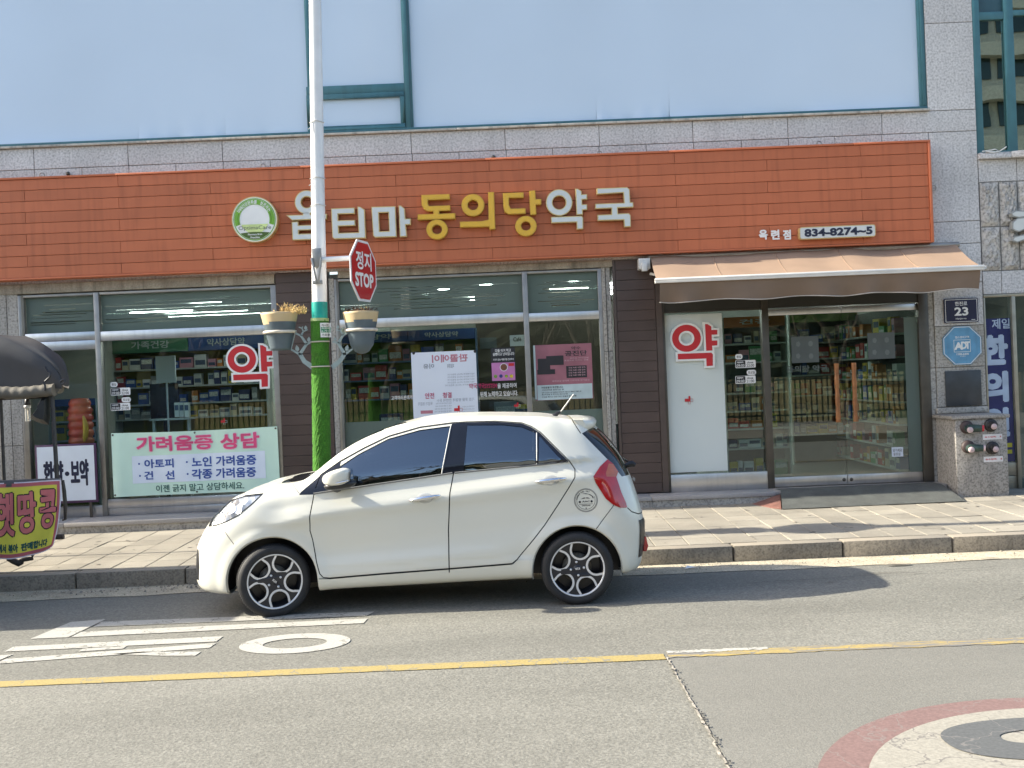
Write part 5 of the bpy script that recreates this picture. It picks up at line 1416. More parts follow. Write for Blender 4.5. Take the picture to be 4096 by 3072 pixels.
# opening hours
def hours(R, x0, y0, s, label, Y):
    o = thing('opening_hours_sticker', label, 'sticker', (X(R(x0, y0), Y), Y, Z(R(x0, y0 + 180 * s), Y)), 'opening hours stickers')
    mb, mt, mw = MB(), MB(), MB()
    def rr(m_, a, b_, c, d, dy, r=.012):
        q = rect_of(R, x0 + a * s, x0 + b_ * s, y0 + c * s, y0 + d * s, Y); m_.add([(u, Y - dy, w) for u, w in rrect(*q, min(r, (q[3] - q[2]) * .45))], [tuple(range(24))])
    for (ba, bb_), c, t1, t2 in (((0, 46), 0, '평일', '22:00'), ((72, 130), 96, '토요일', '21:00')):
        rr(mb, ba, bb_, c, c + 32, .001, .05); words(mt, R, t1, x0 + (ba + 9) * s, x0 + (bb_ - 9) * s, y0 + (c + 8) * s, y0 + (c + 25) * s, Y - .0018, 0, .01)
        rr(mb, 2, 127, c + 37, c + 84, .001); md = MB(); rr(md, 5, 64, c + 40, c + 81, .0015); md.build('dark_field', M_BLACK_LET, o)
        words(mw, R, 'open', x0 + 12 * s, x0 + 50 * s, y0 + (c + 46) * s, y0 + (c + 58) * s, Y - .002, 0, .02); words(mw, R, '09:00', x0 + 10 * s, x0 + 58 * s, y0 + (c + 62) * s, y0 + (c + 78) * s, Y - .002, 0, .01)
        words(mt, R, 'close', x0 + 72 * s, x0 + 112 * s, y0 + (c + 44) * s, y0 + (c + 57) * s, Y - .0018, 0, .02); words(mt, R, t2, x0 + 70 * s, x0 + 118 * s, y0 + (c + 61) * s, y0 + (c + 78) * s, Y - .0018, 0, .01)
    mb.build('label_ground', M_WHITE_LET, o); mt.build('lettering', M_BLACK_LET, o); mw.build('lettering', M_WHITE_LET, o)
hours(WL, 697, 755, 1.0, 'black and white opening hours labels on the left shop window', GF); hours(WR, 503, 690, .96, 'black and white opening hours labels on the glass beside the doors', GF)
# little crosses and lines of lettering on the panes
def cross(R, cx_, cy_, r, Y, label, m0):
    x, z = XZ(R(cx_, cy_), Y); k = (X(R(cx_ + r, cy_), Y) - x); w = k * .38
    o = thing('cross_sticker', label, 'sticker', (x, Y, z))
    mb = MB(); mb.add([(x - k, Y, z - w * .9), (x + w, Y, z - w * .9), (x + w, Y, z + k), (x - w * .2, Y, z + k), (x - w * .2, Y, z + w), (x - k, Y, z + w)], [(0, 1, 2, 3, 4, 5)]); mb.build('red_half', M_RED_LET, o)
    mb = MB(); mb.tube([(x + w, Y, z + w * .8), (x + k, Y, z + w * .8), (x + k, Y, z - w), (x + w * .8, Y, z - w), (x + w * .8, Y, z - k), (x - w * .4, Y, z - k), (x - w * .4, Y, z - w)], .0022, 4); mb.build('outline_half', m0, o)
cross(WM, 842, 930, 26, GF - .03, 'red half cross on the white poster in the middle window', M_RED_LET); cross(WM, 1215, 905, 20, GF, 'red half cross on the glass under the small dark flyer', M_WHITE_LET); cross(WR, 230, 962, 24, .055, 'small red half cross on the white panel beside the doors', M_RED_LET); cross(WL, 1415, 1005, 20, GF, 'red half cross on the left window just above the mint banner', M_WHITE_LET)
def glass_words(label, items, Y=GF, name='window_lettering'):
    o = thing(name, label, 'window lettering', (X(items[0][0](items[0][2], items[0][4]), Y), Y, Z(items[0][0](items[0][2], items[0][5]), Y)))
    by = {}
    for R, s, x0, x1, y0, y1, m_ in items:
        mb = by.setdefault(m_.name, (MB(), m_))[0]; words(mb, R, s, x0, x1, y0, y1, Y, 0, .014)
    for mb, m_ in by.values(): mb.build('lettering', m_, o)
    return o
M_MAG = mat('magenta_print', (.50, .03, .12), rough=.5)
glass_words('two white and red lines of slogan lettering across the middle window', [(WM, '고객여러분에게', 418, 552, 840, 868, M_WHITE_LET), (WM, '을 제공하여', 1090, 1210, 762, 794, M_WHITE_LET), (WM, '위해 노력하고 있습니다.', 980, 1220, 812, 846, M_WHITE_LET), (WM, '약국SYSTEM', 968, 1086, 762, 796, M_MAG)])
glass_words('red slogan words lying over the white poster in the middle window', [(WM, '안전', 632, 690, 824, 860, M_MAG), (WM, '청결', 744, 800, 820, 856, M_MAG), (WM, '약국', 910, 962, 764, 798, M_MAG)], GF - .032)
glass_words('grey etched pharmacy name across the glass doors', [(WR, '동의당 약국', 808, 1050, 756, 796, mat('etched_grey', (.10, .12, .11), rough=.5))], .052)
# posters
def paper(name, label, R, x0, x1, y0, y1, Y, m_, cat='poster'):
    q = rect_of(R, x0, x1, y0, y1, Y); o = thing(name, label, cat, ((q[0] + q[1]) / 2, Y, q[2]))
    mb = MB(); mb.box(q[0], q[1], Y, Y + .003, q[2], q[3]); mb.build('sheet', m_, o); return o
M_PAPER = mat('white_paper', (.72, .77, .85), rough=.6, var=.03, scale=2)
M_INK = mat('pale_ink', (.30, .33, .38), rough=.7); M_PINKINK = mat('pink_ink', (.50, .20, .25), rough=.7)
Yp = GF - .028
o = paper('white_poster', 'white paper poster with mirrored lettering hung in the middle window', WM, 552, 962, 562, 1010, Yp, M_PAPER)
mb = MB(); words(mb, WM, '판콜에이', 675, 902, 580, 630, Yp - .001, 0, .03, True); mb.build('lettering', M_PINKINK, o)
mb = MB(); words(mb, WM, '피로회복', 772, 815, 640, 668, Yp - .001, 0, .02, True); words(mb, WM, '이유', 620, 690, 640, 672, Yp - .001, 0, .03, True)
for i in range(5): words(mb, WM, '약효가 빠르게 나타나는 종합감기약', 775 if i < 4 else 760, 945, 700 + i * 17, 711 + i * 17, Yp - .001, 0, .0, True)
words(mb, WM, '기침 콧물 발열에 한번에 듣는', 705, 945, 858, 878, Yp - .001, 0, .0, True)
words(mb, WM, '목감기 코감기', 590, 680, 882, 904, Yp - .001, 0, .0, True)
for i in range(4): words(mb, WM, '복용 전 설명서를 읽으세요', 700 - i * 3, 800, 885 + i * 17, 895 + i * 17, Yp - .001, 0, .0, True)
for i in range(4): words(mb, WM, '약사와 상의하십시오 감사합니다', 868, 945, 905 + i * 17, 914 + i * 17, Yp - .001, 0, .0, True)
mb.build('lettering', M_INK, o)
mb = MB(); q = rect_of(WM, 605, 682, 935, 955, Yp); mb.box(q[0], q[1], Yp - .002, Yp - .001, q[2], q[3]); mb.build('printed_bar', M_PINKINK, o)
mb = MB()
for px, py_ in ((560, 573), (948, 562)):
    x, z = XZ(WM(px, py_), Yp); mb.lathe([(0, .004), (.016, .004), (.018, 0)], (x, Yp, z), 'Y', 12)
mb.build('suction_cup', M_BLACK_LET, o)
o = paper('small_flyer', 'small dark flyer with purple foot and food pictures in the middle window', WM, 1052, 1203, 538, 748, GF - .004, mat('flyer_black', (.018, .018, .024), rough=.4), 'flyer')
Y_ = GF - .0045
mb = MB(); q = rect_of(WM, 1054, 1201, 632, 746, Y_); mb.box(q[0], q[1], Y_ - .001, Y_, q[2], q[3]); mb.build('purple_field', mat('flyer_purple', (.50, .19, .42), rough=.5), o)
mb = MB(); words(mb, WM, '다들 이거 먹고', 1075, 1175, 546, 566, Y_ - .001, 0, .02); words(mb, WM, '살뺀다고 난리입니다', 1060, 1196, 568, 588, Y_ - .001, 0, .02); words(mb, WM, '지치지 않는 체중조절 건강하게', 1062, 1192, 606, 619, Y_ - .001); mb.build('lettering', M_WHITE_LET, o)
for nm, px, py_, r, c in (('food_picture', 1130, 662, .042, (.16, .06, .03)), ('food_picture', 1078, 720, .022, (.20, .33, .06)), ('food_picture', 1112, 718, .022, (.04, .05, .22)), ('food_picture', 1146, 718, .02, (.25, .36, .03)), ('food_picture', 1178, 718, .022, (.60, .48, .03))):
    x, z = XZ(WM(px, py_), Y_); mb = MB(); mb.add([(a, Y_ - .003, c_) for a, c_ in circle(x, z, r, 18)], [tuple(range(18))]); mb.build(nm, mat('food_%02d%02d' % (c[0] * 99, c[1] * 99), c, var=.5, scale=70), o)
    if px == 1130:
        mb = MB(); mb.add([(a, Y_ - .002, c_) for a, c_ in circle(x, z, r + .007, 18)], [tuple(range(18))]); mb.build('plate_rim', M_WHITE_LET, o)
mb = MB(); q = rect_of(WM, 1160, 1195, 636, 654, Y_); mb.box(q[0], q[1], Y_ - .002, Y_ - .001, q[2], q[3]); mb.build('red_stamp', M_RED_LET, o)
o = paper('pink_poster', 'faded pink medicine poster with black box picture at the right of the middle window', WM, 1326, 1690, 516, 866, GF - .004, mat('poster_pink', (.34, .13, .16), rough=.45, var=.25, scale=3))
mb = MB(); q = rect_of(WM, 1345, 1540, 590, 700, Y_)
mb.box(q[0], q[0] + (q[1] - q[0]) * .40, Y_ - .002, Y_ - .001, q[2] + .04, q[3] - .03); mb.box(q[0] + (q[1] - q[0]) * .28, q[0] + (q[1] - q[0]) * .84, Y_ - .003, Y_ - .002, q[2] + .10, q[3] + .0); mb.box(q[0] - .01, q[0] + (q[1] - q[0]) * .55, Y_ - .004, Y_ - .003, q[2] - .01, q[2] + .05); q = rect_of(WM, 1525, 1655, 652, 728, Y_); mb.box(q[0], q[1], Y_ - .002, Y_ - .001, q[2], q[3]); mb.build('box_picture', mat('poster_black', (.025, .022, .026), rough=.4), o)
mb = MB(); q = rect_of(WM, 1342, 1690, 770, 864, Y_); mb.box(q[0], q[1], Y_ - .002, Y_ - .001, q[2], q[3]); q = rect_of(WM, 1322, 1334, 524, 866, Y_); mb.box(q[0], q[1], Y_ - .0025, Y_ - .001, q[2], q[3]); mb.build('text_panel', mat('poster_pale', (.52, .62, .62), rough=.5), o)
mb = MB(); words(mb, WM, '공진단', 1515, 1655, 556, 590, Y_ - .002, 0, .02); words(mb, WM, '약수', 1555, 1615, 530, 550, Y_ - .002, 0, .01); words(mb, WM, '이런분들께 추천합니다.', 1368, 1505, 782, 796, Y_ - .003, 0, .02)
for i in range(4): words(mb, WM, ('기력회복을 원하시는 분', '업무 스트레스로 피로하신 여러분께 권합니다 체력이 약해진 분', '평소에 잠을 못 주무시는 중년 남녀분', '건강을 챙기고 싶은 모든 분들께 좋은 선물')[i], 1370, (1510, 1620, 1535, 1590)[i], 800 + i * 14, 809 + i * 14, Y_ - .003)
mb.build('lettering', M_BLACK_LET, o)
mb = MB()
for i in range(2): words(mb, WM, ('귀하신 어머님께', '효심으로 드리는 선물')[i], (1545, 1512)[i], 1665, 598 + i * 14, 608 + i * 14, Y_ - .002)
for i in range(4): words(mb, WM, '인삼 녹용 사향 당귀', 1540, 1645, 658 + i * 16, 668 + i * 16, Y_ - .0035)
words(mb, WM, '체력보강 면역력 기력회복 원기충전', 1435, 1672, 740, 752, Y_ - .002)
mb.build('lettering', mat('poster_pink_print', (.55, .33, .36), rough=.5), o)
# squares of frosted film and a label on the doors
M_GREYF = mat('grey_film', (.085, .10, .098), rough=.4, var=.1)
for lab, a in (('grey frosted square with pictograms on the left glass door', (836, 998, 584, 740)), ('grey frosted square with pictograms on the right glass door', (1288, 1448, 562, 718))):
    o = paper('door_film_square', lab, WR, *a, .052, M_GREYF, 'sticker')
    mb = MB(); x0, x1, y0, y1 = a
    for i, (u, w) in enumerate(((.25, .3), (.7, .28), (.25, .75), (.72, .75))):
        x, z = XZ(WR(x0 + u * (x1 - x0), y0 + w * (y1 - y0)), .0515)
        mb.add([(p, .0512, c_) for p, c_ in circle(x, z, .03, 7 if i % 2 else 5, ry=.036)], [tuple(range(7 if i % 2 else 5))])
    mb.build('pictogram', mat('pictogram', (.14, .16, .155), rough=.4), o)
o = paper('door_notice', 'small white notice stuck low on the right glass door', WR, 1430, 1497, 1240, 1296, .052, M_PAPER, 'notice')
mb = MB(); words(mb, WR, '당기세요', 1437, 1490, 1248, 1268, .051); words(mb, WR, '문조심', 1440, 1480, 1272, 1290, .051); mb.build('lettering', M_BLACK_LET, o)
# white sign board standing in front of the left pane
HB = -.10
q = rect_of(WL, 226, 612, 1148, 1522, HB)
hbz = thing('herbal_sign_board', 'white upright sign board with purple border and black lettering by the left window', 'sign', ((q[0] + q[1]) / 2, HB, PZ))
x0, x1, z0, z1 = q
mb = MB(); mb.box(x0, x1, HB, HB + .03, z0, z1); mb.build('border', mat('purple_border', (.085, .035, .085), rough=.5), hbz, bevel=.003)
mb = MB(); mb.box(x0 + .025, x1 - .025, HB - .003, HB, z0 + .03, z1 - .025); mb.build('face', mat('board_white', (.74, .80, .86), rough=.35, var=.03), hbz)
mb = MB(); words(mb, WL, '한약', 275, 402, 1255, 1405, HB - .004, 0, .06); words(mb, WL, '보약', 445, 562, 1243, 1412, HB - .004, 0, .06)
x, z = XZ(WL(425, 1335), HB); mb.add([(a, HB - .004, c_) for a, c_ in circle(x, z, .028, 14)], [tuple(range(14))]); mb.build('lettering', M_NAVY, hbz)
mb = MB(); mb.box(x0 + .08, x0 + .11, HB + .005, HB + .03, PZ + .002, z0); mb.box(x1 - .11, x1 - .08, HB + .005, HB + .03, PZ + .002, z0); mb.build('leg', M_BRONZE, hbz)
# clinic banner at the right edge
cx0, cx1 = wx0 + .022, X(WR(2150, 800)) - .01
cz1 = Z(WR(2060, 478), .02)
cb = thing('clinic_banner', 'dark blue window banner with pale lettering at the right edge', 'banner', ((cx0 + cx1) / 2, .02, cz0))
mb = MB(); mb.box(cx0, cx1, .020, .025, cz0 + .01, cz1); mb.build('sheet', mat('navy_banner', (.018, .026, .11), rough=.25, var=.15, scale=3), cb)
mb = MB(); words(mb, WR, '제일', 2022, 2128, 480, 540, .019, 0, .02); words(mb, WR, '한', 1960, 2118, 575, 755, .019, 0, .06); words(mb, WR, '의', 1962, 2122, 790, 975, .019, 0, .06); words(mb, WR, '원', 1970, 2128, 1005, 1180, .019, 0, .06); mb.build('lettering', mat('pale_blue_print', (.36, .45, .58), rough=.4), cb)
mb = MB()
for y0, y1 in ((1215, 1240), (1255, 1278)):
    q = rect_of(WR, 2110, 2142, y0, y1, .019); mb.box(q[0], q[1], .018, .0195, q[2], q[3])
mb.build('yellow_bar', mat('banner_yellow', (.42, .40, .03), rough=.4), cb)
# ------------------------------------------------------------------ inside the pharmacy
IZ, CZ, IB = .30, 3.06, 5.6
M_INW = mat('interior_wall', (.42, .43, .40), rough=.8, var=.04)
mb = MB(); mb.box(XL + .1, 5.3, .2, IB, IZ - .05, IZ); mb.build('shop_floor', mat('floor_tile', (.14, .145, .14), rough=.3, var=.08), bld)
mb = MB(); mb.box(XL + .1, 5.3, .2, IB, CZ, CZ + .1); mb.build('ceiling', mat('ceiling_board', (.45, .47, .45), rough=.8, var=.03), bld)
mb = MB(); mb.box(XL + .1, 5.3, IB, IB + .1, IZ, CZ); mb.box(XL, XL + .1, .16, IB, IZ, CZ); mb.box(5.2, 5.3, .16, IB, IZ, CZ); mb.build('inner_wall', M_INW, bld)
M_TUBE = mat('led_tube', (1, 1, 1), emit=13.0, ecol=(.95, 1, .98), var=0)
for x0, x1, y in ((-5.6, -2.3, 4.3), (-6.2, -4.9, 3.3), (-4.6, -3.3, 2.4), (-.6, 1.9, 3.4), (.6, 3.0, 2.2), (2.2, 4.6, 3.6)):
    mb = MB(); mb.box(x0, x1, y - .03, y + .03, CZ - .05, CZ - .03); o = mb.build('led_tube_light', M_TUBE); 
    tag(o, 'long white LED tube on the pharmacy ceiling, %s' % {-5.6: 'lowest line behind the left window stripes', -6.2: 'behind the leftmost stripes over the sign board', -4.6: 'upper line behind the left window stripes', -.6: 'lowest line behind the middle window stripes', .6: 'upper line behind the narrow middle pane', 2.2: 'deep inside above the entrance'}[x0], 'ceiling light', 'ceiling lights of the pharmacy')
k = 0
for x, y in ((-4.9, 1.5), (-3.9, 1.5), (-2.9, 1.6), (-2.7, 3.2), (-.9, 1.7), (-.3, 1.4), (.9, 1.5), (1.5, 1.9), (-1.2, 2.6), (2.0, 1.4)):
    mb = MB(); mb.lathe([(.001, CZ - .012), (.075, CZ - .012), (.085, CZ - .001)], (x, y, 0), 'Z', 16); o = mb.build('downlight', M_TUBE)
    tag(o, 'small round white downlight set in the pharmacy ceiling', 'ceiling light', 'round downlights of the pharmacy')
# racks
BOXC = [('white', (.62, .63, .62)), ('yellow', (.55, .42, .04)), ('blue', (.04, .10, .34)), ('red', (.40, .04, .04)), ('green', (.07, .26, .10)), ('grey', (.22, .23, .23)), ('orange', (.48, .17, .03)), ('pink', (.48, .22, .28)), ('navy', (.03, .04, .12)), ('cream', (.50, .44, .32))]
BOXM = {}
for nm, c in BOXC:
    for kind in (0, 1):
        mb = MB(); mb.box(-.5, .5, -.5, .5, 0, 1, 0)
        a = .18 if kind else .45
        mb.add([(-.42, -.506, a), (.42, -.506, a), (.42, -.506, a + .38), (-.42, -.506, a + .38)], [(0, 1, 2, 3)], 1)
        other = mat('box_print_%s' % ('dark' if nm in ('white', 'cream', 'yellow', 'pink') else 'pale'), (.06, .09, .16) if nm in ('white', 'cream', 'yellow', 'pink') else (.55, .55, .53), var=.4, scale=60)
        BOXM[nm, kind] = mb.mesh('medicine_box', [mat('box_' + nm, c, rough=.5, var=.06, rand=.2), other], recalc=False)
SEEN_BOX = {}
def stock(x0, x1, y, z, hmax, where, rnd, dens=.9, pal=None):
    x = x0 + .02
    while x < x1 - .06:
        w, h, d = rnd.uniform(.06, .19), rnd.uniform(.45, .95) * hmax, rnd.uniform(.06, .14)
        if x + w > x1: break
        if rnd.random() < dens:
            nm = rnd.choice(pal or ['white', 'white', 'white', 'yellow', 'blue', 'grey', 'green', 'red', 'navy', 'cream', 'pink', 'orange'])
            me = BOXM[nm, rnd.randint(0, 1)]
            o = bpy.data.objects.new('medicine_box', me); COL.objects.link(o)
            o.location = (x + w / 2, y - .02, z); o.scale = (w, d, h); o.rotation_euler = (0, 0, rnd.uniform(-.12, .12))
            sh = ('tall ' if h > .75 * hmax else '') + ('broad' if w > .13 else 'slim')
            tag(o, '%s %s medicine box on %s' % (sh, nm, where), 'box', 'medicine boxes on the pharmacy shelves')
        x += w + rnd.uniform(.004, .03)
M_SHELF = mat('white_shelf', (.46, .49, .48), rough=.4); M_SHELFB = mat('blue_shelf', (.10, .17, .30), rough=.4)
def rack(name_lab, x0, x1, y, zt, zf, levels, fasc, back_c, seed, where, shelf=M_SHELF, text=None, dens=.9, pal=None):
    rnd = random.Random(seed)
    o = thing('shelf_rack', name_lab, 'shelf rack', ((x0 + x1) / 2, y + .15, IZ), 'shelf racks in the pharmacy')
    mb = MB(); mb.box(x0, x1, y + .16, y + .18, IZ, zf); mb.build('back_panel', back_c, o)
    mb = MB(); mb.box(x0 - .02, x0, y - .12, y + .18, IZ, zt); mb.box(x1, x1 + .02, y - .12, y + .18, IZ, zt); mb.build('side_panel', shelf, o)
    n = len(fasc)
    for i, (c, t) in enumerate(fasc):
        a, b_ = x0 + (x1 - x0) * i / n, x0 + (x1 - x0) * (i + 1) / n
        mb = MB(); mb.box(a + .004, b_ - .004, y - .13, y + .18, zf, zt); fo_ = mb.build('fascia', c, o)
        if t:
            w = (b_ - a) * .5; mb = MB(); letter(mb, t, (a + b_) / 2 - w / 2, (a + b_) / 2 + w / 2, zf + (zt - zf) * .25, zf + (zt - zf) * .75, y - .134, 0, .02); mb.build('lettering', mat('fascia_print', (.42, .46, .46), rough=.5), fo_)
    for i, z in enumerate(levels):
        mb = MB(); mb.box(x0, x1, y - .12, y + .16, z - .022, z); mb.build('shelf', shelf, o)
        top = levels[i - 1] if i else zf
        stock(x0, x1, y, z + .001, min(.24, (top - z - .03)), '%s of %s' % (['top shelf', 'second shelf', 'third shelf', 'fourth shelf', 'fifth shelf', 'sixth shelf', 'lowest shelf'][i], where), rnd, dens, pal)
M_FB, M_FG, M_FO = mat('fascia_blue', (.03, .075, .24), rough=.5), mat('fascia_green', (.05, .16, .09), rough=.5), mat('fascia_orange', (.36, .11, .02), rough=.5)
M_OLIVE, M_LIME, M_GREYB = mat('olive_back', (.22, .19, .03), rough=.7), mat('lime_back', (.16, .26, .05), rough=.7), mat('grey_back', (.10, .105, .10), rough=.7)
Yr = 2.3
rack('shelf rack with green and blue fascia behind the left window', X(WL(738, 700), Yr), X(WL(1690, 700), Yr), Yr, Z(WL(1200, 465), Yr), Z(WL(1200, 560), Yr), [Z(WL(1200, y), Yr) for y in (665, 775, 885, 975)] + [.75], [(M_FG, '가족건강'), (M_FB, '약사상담약')], M_OLIVE, 1, 'left window rack')
Yr = 1.9
rack('shelf rack with blue fascia and blue shelves behind the middle window', X(WM(118, 700), Yr), X(WM(960, 700), Yr), Yr, Z(WM(600, 430), Yr), Z(WM(600, 495), Yr), [Z(WM(600, y), Yr) for y in (618, 730, 850)] + [.8], [(M_FB, '상담약'), (M_FB, '약사상담약')], M_LIME, 2, 'middle window rack', M_SHELFB)
Yr = 1.3
rack('white shelf rack with orange fascia behind the glass beside the doors', X(WR(440, 900), Yr), X(WR(800, 900), Yr), Yr, Z(WR(600, 470), Yr), Z(WR(600, 530), Yr), [Z(WR(600, y), Yr) for y in (625, 735, 915, 1020, 1125, 1240)] + [.33], [(M_FO, '건강')], M_GREYB, 3, 'rack beside doors', dens=.95)
Yr = 2.9
rack('long dim shelf rack with green fascia seen through the glass doors', X(WR(830, 900), Yr), X(WR(1640, 900), Yr), Yr, Z(WR(1200, 440), Yr), Z(WR(1200, 490), Yr), [Z(WR(1200, y), Yr) for y in (610, 705, 800, 920, 1040)] + [.75], [(M_LIME, ''), (M_FG, '')], M_GREYB, 4, 'rack behind doors')
Yr = 1.0
rack('low yellow stocked rack behind the narrow left pane', X(WL(330, 900), Yr), X(WL(625, 900), Yr), Yr, Z(WL(480, 862), Yr), Z(WL(480, 905), Yr), [Z(WL(480, y), Yr) for y in (1000, 1120)], [(M_FB, '')], M_LIME, 6, 'narrow left pane rack', pal=['yellow', 'yellow', 'white', 'cream', 'green'])
# cash counter, partition and till in the middle window
mb = MB(); mb.box(-.9, 2.4, 1.0, 1.55, IZ, 1.08); mb.box(-.92, 2.42, .96, 1.58, 1.081, 1.11); o = mb.build('counter', mat('counter_grey', (.16, .165, .16), rough=.5), bevel=.005); tag(o, 'long grey serving counter inside behind the middle window', 'counter')
words_ = MB(); letter(words_, '처방접수', .55, 1.0, .86, 1.0, .997, 0, .02); o2 = words_.build('counter_lettering', M_WHITE_LET, o)
mb = MB(); mb.box(X(WM(965, 700), 2.2), X(WM(1745, 700), 2.2), 2.2, 2.3, IZ, CZ); mb.build('partition', mat('partition_brown', (.105, .085, .065), rough=.6, var=.15), bld)
o = paper('cafe_sign', 'white hand lettered cafe card on the brown partition inside', WM, 1168, 1262, 458, 528, 2.19, M_PAPER, 'card'); mb = MB(); words(mb, WM, 'Café', 1190, 1240, 472, 498, 2.185, 0, .01); mb.build('lettering', M_BLACK_LET, o)
o = paper('wall_screen', 'dim grey screen on the brown partition inside', WM, 980, 1085, 475, 545, 2.19, mat('screen_grey', (.14, .16, .17), rough=.2), 'screen')
for i, (px, py_, w, h, c, lab) in enumerate(((1140, 900, .3, .35, 'grey', 'grey display carton on the counter under the small flyer'), (1060, 925, .22, .2, 'cream', 'cream display carton on the counter beside the white poster'), (1250, 920, .26, .3, 'yellow', 'yellow display carton on the counter near the middle mullion'), (420, 900, .3, .25, 'navy', 'dark display carton on the counter behind the left of the middle window'))):
    x = X(WM(px, py_), 1.2)
    oo = bpy.data.objects.new('display_carton', BOXM[c, 0]); COL.objects.link(oo); oo.location = (x, 1.15, 1.112); oo.scale = (w, .2, h); tag(oo, lab, 'carton', 'display cartons on the counter')
# stand with posters and a monitor behind the left window
mb = MB(); q = rect_of(WL, 985, 1108, 590, 760, 1.4); mb.box(q[0], q[1], 1.4, 1.43, q[2], q[3]); mb.box((q[0] + q[1]) / 2 - .01, (q[0] + q[1]) / 2 + .01, 1.41, 1.43, IZ, q[2]); o = mb.build('notice_stand', M_PAPER); tag(o, 'pale notice on a thin stand inside the left window', 'notice stand')
mb = MB(); q = rect_of(WL, 950, 1125, 765, 985, 1.7); mb.box(q[0], q[1], 1.7, 1.75, q[2], q[3]); mb.box((q[0] + q[1]) / 2 - .03, (q[0] + q[1]) / 2 + .03, 1.72, 1.76, IZ, q[2]); o = mb.build('monitor', mat('monitor_black', (.012, .013, .014), rough=.25)); tag(o, 'black monitor on a stand inside the left window', 'monitor')
for i in range(3):
    q = rect_of(WL, 1108 + i * 31, 1136 + i * 31, 885, 975, .6)
    oo = bpy.data.objects.new('medicine_box', BOXM['white', 0]); COL.objects.link(oo); oo.location = ((q[0] + q[1]) / 2, .6, q[2]); oo.scale = (q[1] - q[0], .07, q[3] - q[2]); tag(oo, '%s of three white cartons side by side on the window ledge display' % ['left one', 'middle one', 'right one'][i], 'box', 'white cartons in the left window')
mb = MB(); q = rect_of(WL, 960, 1215, 975, 985, .6); mb.box(q[0], q[1], .5, .75, q[2] - .02, q[3] - .02); mb.box(q[0] + .02, q[0] + .05, .55, .6, IZ, q[2]); mb.box(q[1] - .05, q[1] - .02, .55, .6, IZ, q[2]); o = mb.build('display_table', M_SHELF); tag(o, 'narrow white display table behind the mint banner', 'table')
# quilted red column with a yellow strip
o = thing('quilted_column', 'puffy red and orange quilted figure with a yellow strip behind the narrow left pane', 'inflatable', (X(WL(540, 1000), .35), .35, IZ))
xq = X(WL(530, 1000), .4); zq0, zq1 = Z(WL(540, 1150), .4), Z(WL(540, 860), .4)
mb = MB(); prof = [(.001, 0)]
for k in range(49):
    w = k / 48; prof.append((.155 * (1 - .25 * w ** 6) * (.86 + .14 * abs(sin(w * pi * 6))), .004 + w * (zq1 - zq0)))
prof.append((.001, zq1 - zq0 + .01)); mb.lathe(prof, (xq, .30, zq0), 'Z', 24); mb.build('quilted_body', mat('red_nylon', (.72, .09, .05), rough=.3, col2=(.75, .22, .08), var=.15, scale=4), o)
mb = MB(); mb.tube([(xq + .09 + .025 * sin(k / 8 * pi), .17, zq0 + .05 + .32 * k / 8) for k in range(9)], [.012, .03, .035, .036, .036, .034, .03, .022, .01], 8); mb.build('yellow_strip', mat('yellow_nylon', (.75, .42, .05), rough=.4), o)
mb = MB(); mb.lathe([(.001, zq0 - .34 - zq0), (.12, -.34), (.13, 0.0)], (xq, .30, zq0), 'Z', 20); mb.build('base', MATS['box_blue'], o)

# ------------------------------------------------------------------ roasted peanut stall at the left edge
J, K = reg(0, 1300, .27728), reg(0, 1850, .27728)
M_TARP = mat('grey_tarpaulin', (.05, .049, .05), rough=.75, var=.15, scale=3, bump=.25, bscale=7)
M_TARPB = mat('brown_hem', (.14, .125, .10), rough=.75, var=.25, scale=5)
M_DARK = mat('dark_iron', (.03, .03, .032), rough=.5, var=.3, scale=12)
CYN, CYF = -2.98, -1.98
ct = thing('vendor_stall', 'vendor stall with grey rounded canopy and yellow banner at the left edge', 'stall', (-5.4, -2.9, .13))
XE, ZB_, ZH_ = -4.245, 1.86, .53
mb = MB(); n, k = 48, 26; v = []
for i in range(n + 1):
    d = .82 * (i / n) ** 1.4; x = XE - d
    zt_ = ZB_ + .02 + (ZH_ - .02) * min(1, d / .66) ** .42 + (.012 * sin(d * 3) if d > .66 else 0)
    g = min(1, .04 + d / .75) ** .6
    for j in range(k + 1):
        a = pi * j / k
        e = lambda c, p: abs(c) ** p * (1 if c >= 0 else -1)
        yy = CYN + (CYF - CYN) * g * (1 - e(cos(a), .35)) / 2
        v.append((x, yy + .012 * sin(x * 5 + j * .7), ZB_ + (zt_ - ZB_) * e(sin(a), .45) + .010 * sin(x * 8 + j) + .012 * sin(x * 2.3) * sin(a)))
mb.add(v, [(i * (k + 1) + j, i * (k + 1) + j + 1, (i + 1) * (k + 1) + j + 1, (i + 1) * (k + 1) + j) for i in range(n) for j in range(k)], 0, True); mb.build('canopy', M_TARP, ct)
for q in ():
    mb = MB(); mb.tube([Vector(v[q * (k + 1) + j]) + Vector((0, -.004, .006)) for j in range(1, k)], .0035, 5); mb.build('canopy_seam', M_TARP, ct)
pts = [(-5.05 + (5.05 - 4.31) * i / 40, CYN - .02 - .006 * sin(i * .3), 1.838 + .008 * sin(i * .2)) for i in range(41)]
mb = MB(); mb.tube(pts, [.058 + .003 * sin(i * 1.3) for i in range(41)], 10); mb.build('rolled_curtain', M_TARPB, ct)
mb = MB(); mb.tube([(-4.32 - .5 * (i / 10) ** 1.5, CYN + (CYF - CYN) * i / 10, 1.855) for i in range(11)], .045, 10); mb.build('rolled_curtain', M_TARPB, ct)
